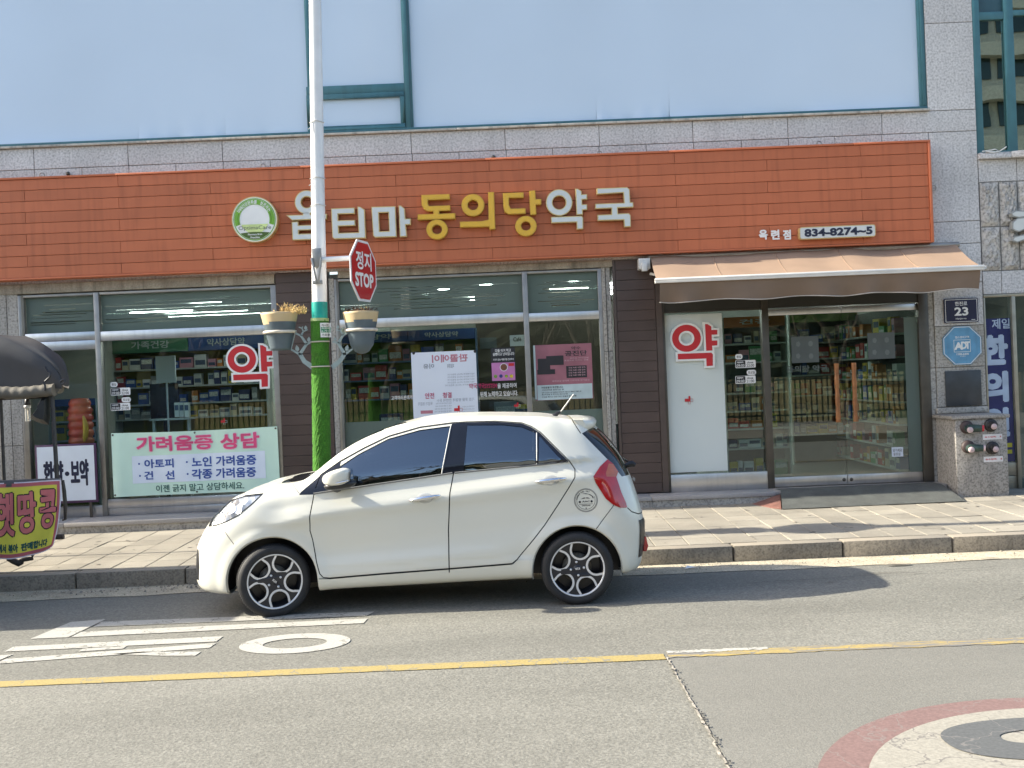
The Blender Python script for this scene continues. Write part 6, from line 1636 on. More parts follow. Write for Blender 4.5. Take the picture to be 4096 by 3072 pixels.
mb = MB(); mb.box(-5.04, -4.45, CYN + .02, CYN + .07, 1.77, 1.80); mb.build('roof_frame', mat('dark_brown_frame', (.05, .035, .025), rough=.6), ct)
sc_x = lambda x: x * 9.82 / 8.38
for nm, ps, r in (('tie_strap', ((650, 600), (690, 670), (725, 690), (715, 760), (650, 815)), .012), ('tie_strap', ((870, 820), (905, 790), (945, 795), (925, 845), (890, 860)), .011), ('tie_strap', ((625, 830), (650, 870), (645, 950)), .010)):
    mb = MB(); mb.tube([atY(J(*p), CYN - .075) for p in ps], r, 6); mb.build(nm, M_BLACK_LET, ct)
xpole = X(J(765, 1200), CYN)
mb = MB(); mb.tube([(xpole, CYN + .02, .97), (xpole - .012, CYN + .02, 1.84)], .020, 10); mb.build('post', M_DARK, ct)
for x, y in ((-5.02, CYN + .03), (-5.3, CYF - .05)):
    mb = MB(); mb.tube([(x, y, .13), (x, y, 1.86)], .020, 8); mb.build('post', M_DARK, ct)
mb = MB(); mb.box(-5.3, xpole + .03, CYN - .03, CYN + .05, .945, 1.01); mb.build('counter_edge', mat('grey_counter', (.10, .10, .105), rough=.45, var=.2), ct, bevel=.008)
for x in (-5.02, -5.28):
    mb = MB(); mb.box(x - .02, x + .02, CYN, CYN + .04, .13, .945); mb.build('leg', M_DARK, ct)
# banner hung on the near side
NB = CYN - .055
nb0 = -5.35; nbx = X(K(905, 500), NB); nbt = Z(K(600, 255), NB); nbb = Z(K(330, 1375), NB)
nbn = thing('cart_banner', 'yellow cloth banner with red border and red lettering hung along the vendor stall', 'banner', (-5.2, NB, nbb))
def nf(p, d=0.0):
    u = (nbx - p.x); w = (p.z - nbb) / (nbt - nbb)
    lift = .11 * math.exp(-u / .14) * (1 - w) ** 2 + .012 * sin(u * 9)*(1-w)
    pull = -.10 * math.exp(-u / .2) * (1 - w) ** 2.2
    wav = .016 * sin(u * 16 + w * 3) * (1 - .5 * w) + .02 * sin(u * 5 + 2)
    dip = .035 * u * (1 - w) * 0
    return Vector((p.x + pull, p.y - wav - d, p.z + lift - .012 * math.exp(-((u - .5) / .3) ** 2) * w))
def nsheet(mb, x0, x1, z0, z1, d, mi, n=50, k=14):
    mb.add([nf(Vector((x0 + (x1 - x0) * i / n, NB, z0 + (z1 - z0) * j / k)), d) for j in range(k + 1) for i in range(n + 1)], [(j * (n + 1) + i, j * (n + 1) + i + 1, (j + 1) * (n + 1) + i + 1, (j + 1) * (n + 1) + i) for j in range(k) for i in range(n)], mi, True)
mb = MB(); nsheet(mb, nb0, nbx, nbb, nbt, 0, 0, 110, 20); mb.build('cloth', mat('banner_white_edge', (.8, .74, .8), rough=.7), nbn)
mb = MB(); nsheet(mb, nb0 + .012, nbx - .014, nbb + .012, nbt - .012, .002, 0, 110, 20); mb.build('red_border', mat('banner_red', (.58, .15, .17), rough=.7), nbn)
mb = MB(); nsheet(mb, nb0 + .04, nbx - .042, nbb + .046, nbt - .046, .004, 0, 110, 20); mb.build('yellow_field', mat('banner_yellow_field', (.86, .78, .10), rough=.65, var=.06), nbn)
m1, m2 = MB(), MB()
for ch, x0, x1, y0, y1 in (('콩', 575, 845, 385, 985), ('땅', 255, 530, 410, 1030), ('햇', -85, 205, 430, 1060), ('운', -420, -150, 440, 1080)):
    q = rect_of(K, x0, x1, y0, y1, NB)
    letter(m2, ch, q[0] - .011, q[1] + .011, q[2] - .011, q[3] + .011, NB, 0, .085, 3, lambda p: nf(p, .0055)); letter(m1, ch, *q, NB, 0, .045, 3, lambda p: nf(p, .0075))
m2.build('letter_outline', M_BLACK_LET, nbn); m1.build('lettering', mat('banner_letter_red', (.74, .21, .21), rough=.6), nbn)
mb = MB()
for s, x0, x1, y0, y1 in (('판매합니다', 315, 770, 1155, 1275), ('볶아', 120, 275, 1165, 1290), ('직접에서', -180, 85, 1175, 1300)):
    q = rect_of(K, x0, x1, y0, y1, NB); letter(mb, s, q[0], q[1], q[2], q[3], NB, 0, .045, 3, lambda p: nf(p, .0065))
mb.build('lettering', M_TEALT, nbn)
# things hanging at the cart's end
ba = [(650, 985), (555, 1135), (565, 1180), (440, 1330), (515, 1388), (620, 1425), (715, 1440), (735, 1300), (735, 985)]
mb = MB(); lp = [XZ(J(*p), CYN + .06) for p in ba]; n = len(lp)
c_ = (sum(p[0] for p in lp) / n, sum(p[1] for p in lp) / n)
v = [(p[0], CYN + .05, p[1]) for p in lp] + [(c_[0] + (p[0] - c_[0]) * .55, CYN - .01, c_[1] + (p[1] - c_[1]) * .6) for p in lp] + [(c_[0] + (p[0] - c_[0]) * .5, CYN + .12, c_[1] + (p[1] - c_[1]) * .5) for p in lp]
mb.add(v, [(i, (i + 1) % n, n + (i + 1) % n, n + i) for i in range(n)] + [(i, 2 * n + i, 2 * n + (i + 1) % n, (i + 1) % n) for i in range(n)] + [tuple(range(n, 2 * n)), tuple(range(2 * n, 3 * n))])
o = mb.build('black_bag', mat('black_plastic', (.016, .019, .021), rough=.38, var=.3, scale=18)); tag(o, 'black plastic bag hanging from the stall canopy beside its post', 'bag')
x, z = XZ(J(393, 1110), -2.6)
o = thing('light_bulb', 'white energy saving bulb in a black socket hanging under the stall canopy', 'light bulb', (x, -2.6, z))
mb = MB(); mb.tube([(x, -2.6, z + .02), (x - .01, -2.6, 1.85)], .006, 6); mb.lathe([(.001, .045), (.018, .04), (.024, 0), (.03, -.035), (.001, -.035)], (x, -2.6, z + .0), 'Z', 12); mb.build('socket', M_BLACK_LET, o)
mb = MB()
for k in range(3):
    a = 2.1 * k; mb.tube([(x + .016 * cos(a), -2.6 + .016 * sin(a), z - .04), (x + .018 * cos(a), -2.6 + .018 * sin(a), z - .19)], .010, 8)
mb.lathe([(.001, -.03), (.032, -.032), (.032, -.06), (.001, -.062)], (x, -2.6, z), 'Z', 14); mb.build('bulb', mat('bulb_white', (.74, .72, .68), rough=.3), o)
mb = MB()
mb.tube([atY(K(*p), CYN + .05) for p in ((430, 1300), (475, 1340), (470, 1385), (330, 1405), (310, 1430), (270, 1455), (190, 1420), (110, 1390))], [.012, .016, .018, .02, .03, .032, .03, .02], 8); mb.tube([atY(K(*p), CYN + .1) for p in ((760, 1075), (850, 1075), (920, 1070))], [.025, .026, .024], 8); mb.tube([atY(K(*p), CYN + .12) for p in ((905, 255), (925, 420), (940, 600), (940, 820), (900, 832))], [.015, .02, .02, .014, .01], 8); mb.build('iron_fittings', M_DARK, ct)

# ------------------------------------------------------------------ the other side of the street (met again in the glass)
fn = thing('steel_fence', 'dark green picket fence on the far side of the street', 'fence', (0, -17.2, .14))
mb = MB()
for i in range(-130, 130): mb.box(i * .16, i * .16 + .035, -17.22, -17.18, .14, 1.5)
mb.build('pickets', mat('fence_green', (.02, .04, .025), rough=.5), fn, kind='stuff')
mb = MB(); mb.box(-21, 21, -17.18, -17.14, .35, .40); mb.box(-21, 21, -17.18, -17.14, 1.35, 1.40); mb.build('rail', MATS['fence_green'], fn)
mb = MB(); v = []
for i in range(61):
    for j, (y, z) in enumerate(((-17.6, .13), (-19.0, .55), (-21.5, 1.25), (-30, 1.9))): v.append((-45 + 1.5 * i, y, z + random.uniform(-.08, .08)))
mb.add(v, [(i * 4 + j, i * 4 + j + 1, (i + 1) * 4 + j + 1, (i + 1) * 4 + j) for i in range(60) for j in range(3)], 0, True); o = mb.build('grass_bank', mat('dry_grass', (.17, .135, .06), rough=1, var=.3, scale=3, fine=.3, fscale=30)); o['kind'] = 'structure'
def bare_tree(x, y, h, seed, label):
    rnd = random.Random(seed); t = thing('bare_tree', label, 'tree', (x, y, .5), 'bare trees across the street')
    mt, mb_ = MB(), MB()
    def grow_(p, d, l, r, dep, mb):
        pts = [p]
        for k in range(4):
            d = (d + Vector((rnd.uniform(-.22, .22), rnd.uniform(-.22, .22), rnd.uniform(-.05, .15)))).normalized(); pts.append(pts[-1] + d * l / 4)
        mb.tube(pts, [r * (1 - .12 * k) for k in range(5)], 5 if dep else 8, caps=False)
        if dep < 4:
            for k in range(3 if dep < 3 else 2):
                a = rnd.uniform(0, 6.28); dd = (d + Vector((cos(a), sin(a), rnd.uniform(-.1, .5))) * rnd.uniform(.5, .9)).normalized()
                grow_(pts[rnd.randint(2, 4)], dd, l * rnd.uniform(.55, .8), r * .55, dep + 1, mb_)
    grow_(Vector((x, y, .5)), Vector((0, 0, 1)), h * .38, .14, 0, mt)
    bk = mat('bare_bark', (.07, .055, .042), rough=.95, var=.3, scale=9); mt.build('trunk', bk, t); mb_.build('crown', bk, t)
for i, (x, y, h) in enumerate(((-3.6, -15.2, 8.5), (2.4, -15.4, 8.0), (-11, -22, 6.5), (-6.2, -20, 5.5), (-2.8, -23, 7), (1.5, -21, 5.6), (5.6, -22, 6.6), (10.5, -20.5, 6.0))):
    bare_tree(x, y, h, 20 + i, 'bare leafless tree on the bank across the street, seen only in reflections')
ap = thing('apartment_block', 'pale apartment block far across the street, seen only in window reflections', 'building', (31, -52, 0))
mb = MB(); mb.box(25, 39, -60, -52, 0, 24); mb.build('wall', mat('apartment_wall', (.50, .47, .38), rough=.8), ap)
mb = MB()
for f in range(8):
    z = 1.2 + f * 2.85
    for i in range(5): mb.box(25.5 + i * 2.7, 27.7 + i * 2.7, -51.98, -51.9, z + .8, z + 2.2)
mb.build('windows', mat('apartment_glass', (.03, .05, .05), rough=.1), ap)
mb = MB()
for f in range(9): mb.box(24.8, 39.2, -52, -51.3, .4 + f * 2.85, 1.3 + f * 2.85)
mb.build('balcony_bands', MATS['apartment_wall'], ap)

# added dark hedge, unseen: keeps bright sky out of the panes' reflections
hd = MB(); rnd = random.Random(5); n, k = 150, 14; v = []
for i in range(n + 1):
    top = 5.0 + .5 * sin(i * .31) + .4 * sin(i * .83 + 1) + rnd.uniform(-.25, .25)
    for j in range(k + 1):
        w = j / k; v.append((-52 + 104 * i / n, -23.2 - 1.5 * w ** 3 + rnd.uniform(-.35, .35), .9 + (top - .9) * w + rnd.uniform(-.12, .12)))
hd.add(v, [(i * (k + 1) + j, (i + 1) * (k + 1) + j, (i + 1) * (k + 1) + j + 1, i * (k + 1) + j + 1) for i in range(n) for j in range(k)])
hd.build('sky_screen_hedge', mat('hedge_green', (.030, .036, .020), rough=1, var=.5, scale=2.5, fine=.5, fscale=25), kind='stuff', label='added dark hedge across the street, unseen, screening sky from the shop panes', cat='hedge')
# truck standing just out of the picture on the left; its shade lies along the kerb
tk = thing('parked_truck', 'small blue truck parked at the kerb beyond the left edge', 'truck', (-8.2, -3.72, -.01))
mt = mat('truck_blue', (.05, .10, .22), rough=.35, coat=.4)
mb = MB(); mb.box(-8.9, -5.38, -4.64, -2.80, .5, 1.95); mb.build('cargo_box', mt, tk, bevel=.03)
mb = MB(); mb.prism([(-10.9, .45), (-8.98, .45), (-8.98, 1.95), (-10.1, 1.95), (-10.75, 1.2)], -4.6, -2.84); mb.build('cab', mt, tk, bevel=.04)
mb = MB(); mb.box(-10.6, -5.7, -4.4, -3.05, .38, .61); mb.build('chassis', M_DARK, tk)
for x in (-10.1, -6.7):
    for y in (-4.52, -2.94):
        mb = MB(); mb.lathe([(.001, -.09), (.24, -.09), (.30, -.06), (.30, .06), (.24, .09), (.001, .09)], (x, y, .29), 'Y', 24); mb.build('wheel', M_DARK, tk)
mb = MB(); mb.tube([atY(ZR(*p), -.06) for p in ((1965, 895), (1990, 892), (2020, 888), (2040, 883), (2060, 890), (2045, 898), (2010, 897), (1985, 899), (2030, 902), (2070, 893), (2090, 880), (2108, 868))], .007, 5)
tag(mb.build('cable_coil', M_WHITE_LET), 'loose white cable lying on the ledge of the upper right bay window', 'cable')
# first strokes of the clinic's raised white lettering at the right edge
cs = thing('clinic_sign_letter', 'raised white letter with pale outline on the split stone at the right edge', 'sign', (6.1, -.12, 3.3))
for lp in ([(2146, 1262), (2165, 1250), (2240, 1252), (2420, 1240), (2420, 1270), (2240, 1275), (2185, 1282), (2150, 1275)], [(2150, 1350), (2152, 1318), (2175, 1296), (2230, 1288), (2300, 1300), (2320, 1330), (2260, 1345), (2215, 1352), (2185, 1365), (2165, 1360)], [(2152, 1420), (2160, 1405), (2200, 1395), (2300, 1380), (2420, 1385), (2420, 1402), (2300, 1400), (2220, 1412), (2175, 1428)]):
    q = [XZ(ZR(*p), -.14) for p in lp]
    mb = MB(); plate(mb, [grow(q, .012)], lambda u, w: (u, -.13, w), lambda u, w: (u, -.05, w)); mb.build('letter_return', mat('letter_edge', (.30, .31, .30), rough=.4), cs)
    mb = MB(); plate(mb, [q], lambda u, w: (u, -.136, w), lambda u, w: (u, -.128, w)); mb.build('letter_face', M_LETW, cs)

# shelves along the right hand wall of the shop
sr = thing('shelf_rack', 'white wall shelves along the right side wall behind the doors', 'shelf rack', (5.1, 1.6, IZ), 'shelf racks in the pharmacy')
mb = MB(); mb.box(5.17, 5.19, .45, 3.3, IZ, 2.5); mb.build('back_panel', M_GREYB, sr)
rnd = random.Random(12)
for i, z in enumerate((2.15, 1.85, 1.56, 1.27, .98, .69, .40)):
    mb = MB(); mb.box(4.90, 5.17, .45, 3.3, z - .022, z); mb.build('shelf', M_SHELF, sr)
    y = .5
    while y < 3.1:
        w, h = rnd.uniform(.06, .2), rnd.uniform(.1, .24)
        if rnd.random() < .85:
            nm = rnd.choice(['white', 'red', 'pink', 'yellow', 'blue', 'green', 'orange', 'navy', 'cream'])
            o = bpy.data.objects.new('medicine_box', BOXM[nm, rnd.randint(0, 1)]); COL.objects.link(o)
            o.location = (4.98, y + w / 2, z + .001); o.scale = (w, .12, h); o.rotation_euler = (0, 0, -pi / 2 + rnd.uniform(-.1, .1))
            tag(o, '%s %s medicine box on %s of right wall shelves' % ('broad' if w > .13 else 'slim', nm, ['top shelf', 'second shelf', 'third shelf', 'fourth shelf', 'fifth shelf', 'sixth shelf', 'lowest shelf'][i]), 'box', 'medicine boxes on the pharmacy shelves')
        y += w + rnd.uniform(.01, .06)
# ------------------------------------------------------------------ the small white hatchback
CARX, CARY = -.74, -3.94                           # middle of the car; it faces left
M_PAINT = mat('pearl_white_paint', (.71, .695, .605), rough=.30, var=.015, scale=1.5, spec=.4, coat=.55, coat_rough=.02)
M_TRIM = mat('black_plastic_trim', (.018, .018, .02), rough=.38, var=.1)
M_GAP = mat('panel_gap', (.012, .012, .013), rough=.8)
M_PILLAR = mat('gloss_black_film', (.012, .014, .022), rough=.12, spec=.5)
M_CHROME = mat('chrome', (.78, .78, .80), rough=.08, metal=1.0, var=.02)
M_TYRE = mat('tyre_rubber', (.020, .020, .021), rough=.72, var=.2, scale=14, fine=.15, fscale=120)
M_ALLOY = mat('machined_alloy', (.74, .74, .74), rough=.3, metal=.35, var=.04)
M_RIMD = mat('dark_rim_paint', (.022, .022, .027), rough=.32, spec=.5)
M_LAMP = mat('lamp_red', (.42, .008, .012), rough=.10, var=.15, scale=9, coat=1.0)
M_LAMPO = mat('lamp_amber', (.50, .12, .04), rough=.10, var=.2, scale=14, coat=1.0)
M_CARGLASS = glass_mat('tinted_car_glass', (.09, .11, .14), f0=.23, gloss=(.82, .91, 1), gain=.95)
M_REARGLASS = glass_mat('rear_car_glass', (.10, .11, .11), f0=.08, gain=.9)
M_CLEAR = glass_mat('clear_lens', (.92, .94, .95), f0=.07, gain=.9)
m, nt, b = _nodes('lamp_bowl'); L = nt.links
geo = nt.nodes.new('ShaderNodeNewGeometry'); vo = nt.nodes.new('ShaderNodeTexVoronoi'); vo.inputs['Scale'].default_value = 16
L.new(geo.outputs['Position'], vo.inputs['Vector']); bp = nt.nodes.new('ShaderNodeBump'); bp.inputs['Strength'].default_value = .7; bp.inputs['Distance'].default_value = .03
L.new(vo.outputs['Distance'], bp.inputs['Height']); L.new(bp.outputs[0], b.inputs['Normal'])
rp = nt.nodes.new('ShaderNodeValToRGB'); rp.color_ramp.elements[0].position = .2; rp.color_ramp.elements[0].color = (.06, .06, .07, 1); rp.color_ramp.elements[1].position = .55; rp.color_ramp.elements[1].color = (.85, .85, .86, 1); L.new(vo.outputs['Color'], rp.inputs[0]); L.new(rp.outputs[0], b.inputs['Base Color']); b.inputs['Metallic'].default_value = .25; b.inputs['Roughness'].default_value = .18
M_BOWL = m

# surface of one half: rings of points from the floor up to the middle of the roof; (x, y, z) with y towards the street
def ring(x, zsill, ym, zb, zr, yr, zc, yb=None, r4z=.70, dx=None, z6=None, y6=None):
    yb = (yb or ym - .025) - .016
    z6 = z6 if z6 is not None else zb + (zr - zb) * .5
    y6 = y6 if y6 is not None else yb + (yr - yb) * .42
    pts = [(x, 0, zsill + .02), (x, ym - .19, zsill), (x, ym - .055, zsill + .03), (x, ym - .022, .42), (x, ym, r4z), (x, yb, zb - .02), (x, y6, z6), (x, yr, zr), (x, yr * .6, zr + (zc - zr) * .75), (x, 0, zc)]
    if dx: pts = [(p[0] + d, p[1], p[2]) for p, d in zip(pts, dx)]
    return pts
RINGS = [
    [(-1.835, 0, .19), (-1.86, 0, .20), (-1.885, 0, .26), (-1.885, 0, .42), (-1.862, 0, .57), (-1.79, 0, .71), (-1.745, 0, .765), (-1.72, 0, .79), (-1.70, 0, .805), (-1.68, 0, .822)],
    [(-1.82, 0, .19), (-1.845, .28, .195), (-1.872, .33, .255), (-1.878, .34, .42), (-1.852, .34, .57), (-1.775, .33, .712), (-1.727, .28, .772), (-1.70, .20, .798), (-1.685, .11, .812), (-1.665, 0, .828)],
    [(-1.78, 0, .19), (-1.79, .47, .19), (-1.825, .565, .24), (-1.838, .58, .42), (-1.805, .578, .57), (-1.715, .565, .735), (-1.655, .50, .815), (-1.625, .36, .833), (-1.615, .20, .845), (-1.61, 0, .85)],
    [(-1.69, 0, .19), (-1.69, .575, .185), (-1.715, .68, .22), (-1.73, .698, .42), (-1.69, .692, .60), (-1.615, .665, .785), (-1.55, .60, .895), (-1.52, .44, .924), (-1.51, .22, .932), (-1.51, 0, .935)],
    [(-1.55, 0, .19), (-1.55, .61, .18), (-1.56, .725, .205), (-1.575, .752, .42), (-1.555, .752, .64), (-1.495, .72, .825), (-1.43, .65, .947), (-1.40, .46, .962), (-1.39, .24, .971), (-1.39, 0, .973)],
    [(-1.38, 0, .19), (-1.38, .63, .18), (-1.38, .745, .205), (-1.385, .772, .43), (-1.375, .775, .68), (-1.335, .745, .865), (-1.28, .655, .974), (-1.265, .48, .996), (-1.26, .25, 1.003), (-1.26, 0, 1.004)],
    [(-1.17, 0, .19), (-1.17, .63, .185), (-1.17, .745, .21), (-1.17, .782, .44), (-1.165, .785, .70), (-1.15, .757, .893), (-1.115, .668, .998), (-1.10, .50, 1.018), (-1.09, .25, 1.023), (-1.085, 0, 1.024)],
    [(-.95, 0, .20), (-.95, .62, .19), (-.95, .745, .22), (-.95, .785, .43), (-.945, .792, .70), (-.94, .765, .925), (-.93, .675, 1.022), (-.925, .60, 1.055), (-.925, .36, 1.075), (-.925, 0, 1.085)],
    ring(-.65, .20, .793, .985, 1.238, .585, 1.272, .768, z6=1.11, y6=.683),
    ring(-.35, .205, .795, 1.005, 1.378, .555, 1.412, .768, z6=1.20, y6=.668),
    ring(0.0, .21, .797, 1.035, 1.460, .538, 1.483, .768),
    ring(.35, .215, .797, 1.060, 1.478, .532, 1.497, .767),
    ring(.75, .22, .797, 1.095, 1.463, .526, 1.486, .765),
    ring(1.02, .23, .795, 1.115, 1.444, .515, 1.466, .760),
    [(1.20, 0, .24), (1.20, .60, .24), (1.21, .735, .27), (1.22, .775, .45), (1.225, .79, .70), (1.215, .757, 1.02), (1.17, .645, 1.24), (1.13, .50, 1.425), (1.115, .30, 1.446), (1.11, 0, 1.449)],
    [(1.42, 0, .23), (1.42, .60, .22), (1.44, .725, .25), (1.455, .755, .45), (1.455, .765, .68), (1.415, .725, .985), (1.335, .622, 1.205), (1.245, .485, 1.405), (1.225, .30, 1.43), (1.215, 0, 1.434)],
    [(1.57, 0, .22), (1.575, .58, .215), (1.60, .69, .245), (1.625, .705, .45), (1.625, .71, .64), (1.55, .667, .955), (1.452, .585, 1.165), (1.335, .462, 1.355), (1.30, .30, 1.395), (1.285, 0, 1.40)],
    [(1.65, 0, .22), (1.66, .46, .215), (1.70, .55, .255), (1.735, .56, .46), (1.735, .565, .62), (1.655, .545, .93), (1.555, .475, 1.15), (1.41, .375, 1.335), (1.375, .25, 1.37), (1.35, 0, 1.378)],
    [(1.66, 0, .22), (1.68, .24, .215), (1.722, .29, .26), (1.757, .29, .46), (1.758, .29, .62), (1.687, .28, .925), (1.60, .24, 1.15), (1.46, .19, 1.33), (1.425, .12, 1.355), (1.395, 0, 1.366)],
    [(1.66, 0, .22), (1.685, 0, .22), (1.73, 0, .26), (1.765, 0, .46), (1.766, 0, .62), (1.70, 0, .92), (1.615, 0, 1.15), (1.475, 0, 1.325), (1.445, 0, 1.348), (1.415, 0, 1.36)],
]
def spline(pts, per):
    """natural cubic through the points, chord length parameter; per = samples in each span"""
    n = len(pts)
    t = [0.0]
    for a, c in zip(pts[:-1], pts[1:]): t.append(t[-1] + max(1e-4, (Vector(c) - Vector(a)).length) ** .5)
    out = [[] for _ in range((n - 1) * per + 1)]
    for dim in range(3):
        y = [p[dim] for p in pts]
        h = [t[i + 1] - t[i] for i in range(n - 1)]
        a_ = [0] * n; c_ = [1] * n; d_ = [0] * n
        l = [1] * n; mu = [0] * n; z = [0] * n
        for i in range(1, n - 1):
            al = 3 * ((y[i + 1] - y[i]) / h[i] - (y[i] - y[i - 1]) / h[i - 1])
            l[i] = 2 * (t[i + 1] - t[i - 1]) - h[i - 1] * mu[i - 1]; mu[i] = h[i] / l[i]; z[i] = (al - h[i - 1] * z[i - 1]) / l[i]
        cc = [0] * n
        for j in range(n - 2, -1, -1): cc[j] = z[j] - mu[j] * cc[j + 1]
        k = 0
        for i in range(n - 1):
            bb = (y[i + 1] - y[i]) / h[i] - h[i] * (cc[i + 1] + 2 * cc[i]) / 3; dd = (cc[i + 1] - cc[i]) / (3 * h[i])
            for s in range(per + (1 if i == n - 2 else 0)):
                u = h[i] * s / per; out[k].append(y[i] + bb * u + cc[i] * u * u + dd * u ** 3); k += 1
    return [tuple(p) for p in out]
def crease_z(x): return .775 + (x + .87) * .085 + .012 * max(0, x) - .03 * math.exp(-((x + 1.1) / .2) ** 2)
def ss(a, b_, x):
    x = max(0, min(1, (x - a) / (b_ - a))); return x * x * (3 - 2 * x)
FAX, RAX = -1.19, 1.19
ARCH = {FAX: (.270, .365), RAX: (.268, .357)}
def detail(p):
    x, y, z = p
    if y < .45 or z > 1.12: return p
    w = ss(-1.35, -1.05, x) * (1 - ss(1.25, 1.50, x))
    u = (crease_z(x) - z)
    dy = 0.0
    if u > 0: dy -= .046 * (1 - math.exp(-u / .055)) * w * (1 - .75 * ss(.25, .47, u))
    else: dy -= .24 * min(-u, .12) * w * (1 - ss(.12, .30, -u))
    zl = .40 + .03 * x
    dy += .012 * math.exp(-((z - zl) / .06) ** 2) * ss(-.85, -.6, x) * (1 - ss(.55, .8, x))
    if z < .36 + .0364 * (x + .777) - .03: dy += .012 * ss(-.95, -.8, x) * (1 - ss(.8, .95, x))
    for ax, (az, ar) in ARCH.items():
        r = math.hypot(x - ax, z - az)
        if z > .2: dy += .014 * ss(ar + .085, ar + .02, r) * (1 if r > ar - .05 else 0)
    return (x, y + dy, z)
PER_S, PER_R = 7, 10
rows_ = [spline(r_, PER_R) for r_ in RINGS]
cols_ = [spline([rows_[i][j] for i in range(len(rows_))], PER_S) for j in range(len(rows_[0]))]
NU, NV = len(cols_[0]), len(cols_)
grid = [[cols_[j][i] for j in range(NV)] for i in range(NU)]
grid = [[(x, 0.0 if i in (0, NU - 1) or j in (0, NV - 1) else max(0.0, y), z) for j, (x, y, z) in enumerate(r_)] for i, r_ in enumerate(grid)]
grid = [[detail(p) for p in r_] for r_ in grid]
src_bm = bmesh.new()
vv = [[src_bm.verts.new(p) for p in r_] for r_ in grid]
for i in range(NU - 1):
    for j in range(NV - 1): src_bm.faces.new((vv[i][j], vv[i][j + 1], vv[i + 1][j + 1], vv[i + 1][j]))
bmesh.ops.remove_doubles(src_bm, verts=src_bm.verts, dist=2e-4)
bmesh.ops.recalc_face_normals(src_bm, faces=src_bm.faces)
src_bm.normal_update()
src_bm.verts.ensure_lookup_table()
_c = max(src_bm.verts, key=lambda v_: v_.co.y)
FLIP = -1 if _c.normal.y < 0 else 1
def _sn(v_):
    n_ = v_.normal * FLIP
    if v_.co.y < 1e-4: n_ = Vector((n_.x, 0, n_.z)).normalized()
    return n_
NRM = [_sn(v_) for v_ in src_bm.verts]
KD = kdtree.KDTree(len(NRM))
for i, v_ in enumerate(src_bm.verts): KD.insert(v_.co, i)
KD.balance()
def snorm(co):
    r_ = KD.find_n(co, 4); s = Vector()
    for q, i, d in r_: s += NRM[i] * (1 / (d ** 3 + 1e-8))
    return s.normalized()
from mathutils.bvhtree import BVHTree
BV = BVHTree.FromBMesh(src_bm)
def side_y(x, z):
    h_ = BV.ray_cast(Vector((x, 3, z)), Vector((0, -1, 0)))
    return h_[0].y if h_[0] is not None else .7
# ---- outlines, side view (x, z); traced and turned into places on the car
dX = .74
WIN_BLACK_F = [(-.960, .944), (-.945, .967), (-.800, 1.085), (-.642, 1.186), (-.446, 1.284), (-.256, 1.366), (-.005, 1.426), (.25, 1.449), (.318, 1.450), (.252, 1.062), (-.30, 1.004), (-.845, .943)]
DOOR_F = [(-.843, .943), (-.832, .99), (-.800, 1.088), (-.642, 1.190), (-.446, 1.288), (-.256, 1.370), (-.005, 1.430), (.25, 1.453), (.320, 1.454), (.254, 1.065), (.222, .917), (.197, .623), (.192, .327), (-.30, .310), (-.74, .290), (-.79, .300), (-.817, .33), (-.841, .426), (-.866, .591), (-.882, .663), (-.873, .774)]
GLASS_F = [(-.636, 1.132), (-.635, 1.150), (-.495, 1.236), (-.26, 1.345), (-.008, 1.404), (.238, 1.426), (.158, 1.056), (-.15, 1.022), (-.50, .990), (-.655, .975)]
FRAME_F = [(-.64, 1.152), (-.495, 1.2385), (-.26, 1.348), (-.008, 1.407), (.244, 1.4295), (.248, 1.4435), (-.005, 1.4205), (-.256, 1.3595), (-.446, 1.2775), (-.636, 1.1815)]
DOOR_R = [(.254, 1.065), (.320, 1.454), (.36, 1.455), (.595, 1.451), (.805, 1.429), (.880, 1.398), (.952, 1.348), (1.164, 1.122), (1.205, 1.056), (1.200, .997), (1.144, .908), (1.064, .791), (.95, .633), (.863, .532), (.723, .376), (.686, .347), (.192, .327), (.197, .623), (.222, .917)]
BLACK_R = [(.252, 1.063), (.318, 1.450), (.36, 1.451), (.595, 1.447), (.803, 1.425), (.876, 1.394), (.948, 1.344), (1.158, 1.120), (1.154, 1.112)]
GLASS_R = [(.371, 1.432), (.66, 1.421), (.805, 1.398), (.918, 1.347), (.895, 1.104), (.332, 1.070)]
QUART_R = [(.939, 1.328), (1.112, 1.126), (.921, 1.108)]
TAIL = [(1.470, 1.112), (1.405, 1.065), (1.345, .994), (1.361, .943), (1.435, .817), (1.491, .767), (1.548, .740), (1.600, .738), (1.592, .775), (1.560, .855), (1.528, .975), (1.548, 1.012), (1.512, 1.074)]
AMBER = [(1.475, 1.080), (1.445, 1.01), (1.45, .985), (1.528, .978), (1.546, 1.012), (1.512, 1.072)]
HEAD = [(-1.712, .712), (-1.694, .785), (-1.633, .852), (-1.53, .914), (-1.405, .949), (-1.252, .962), (-1.337, .885), (-1.441, .805), (-1.544, .757), (-1.629, .729)]
BUMP_R = [(1.345, .585), (1.497, .768), (1.548, .738), (1.605, .735), (1.64, .70), (1.70, .672), (1.86, .668), (1.86, .05), (1.30, .05)]
BUMP_F = [(-2.0, .735), (-1.74, .722), (-1.712, .712), (-1.629, .727), (-1.545, .68), (-1.475, .585), (-1.50, .40), (-1.56, .05), (-2.0, .05)]
SILL = [(-.83, .293), (-.74, .288), (-.30, .308), (.192, .325), (.686, .345), (.71, .372), (.86, .372), (.86, .05), (-.83, .05)]
FUEL = circle(1.279, .812, .088, 30)
SPOIL = [(1.215, 1.60), (1.217, 1.424), (1.245, 1.37), (1.272, 1.325), (1.36, 1.375), (1.50, 1.60)]
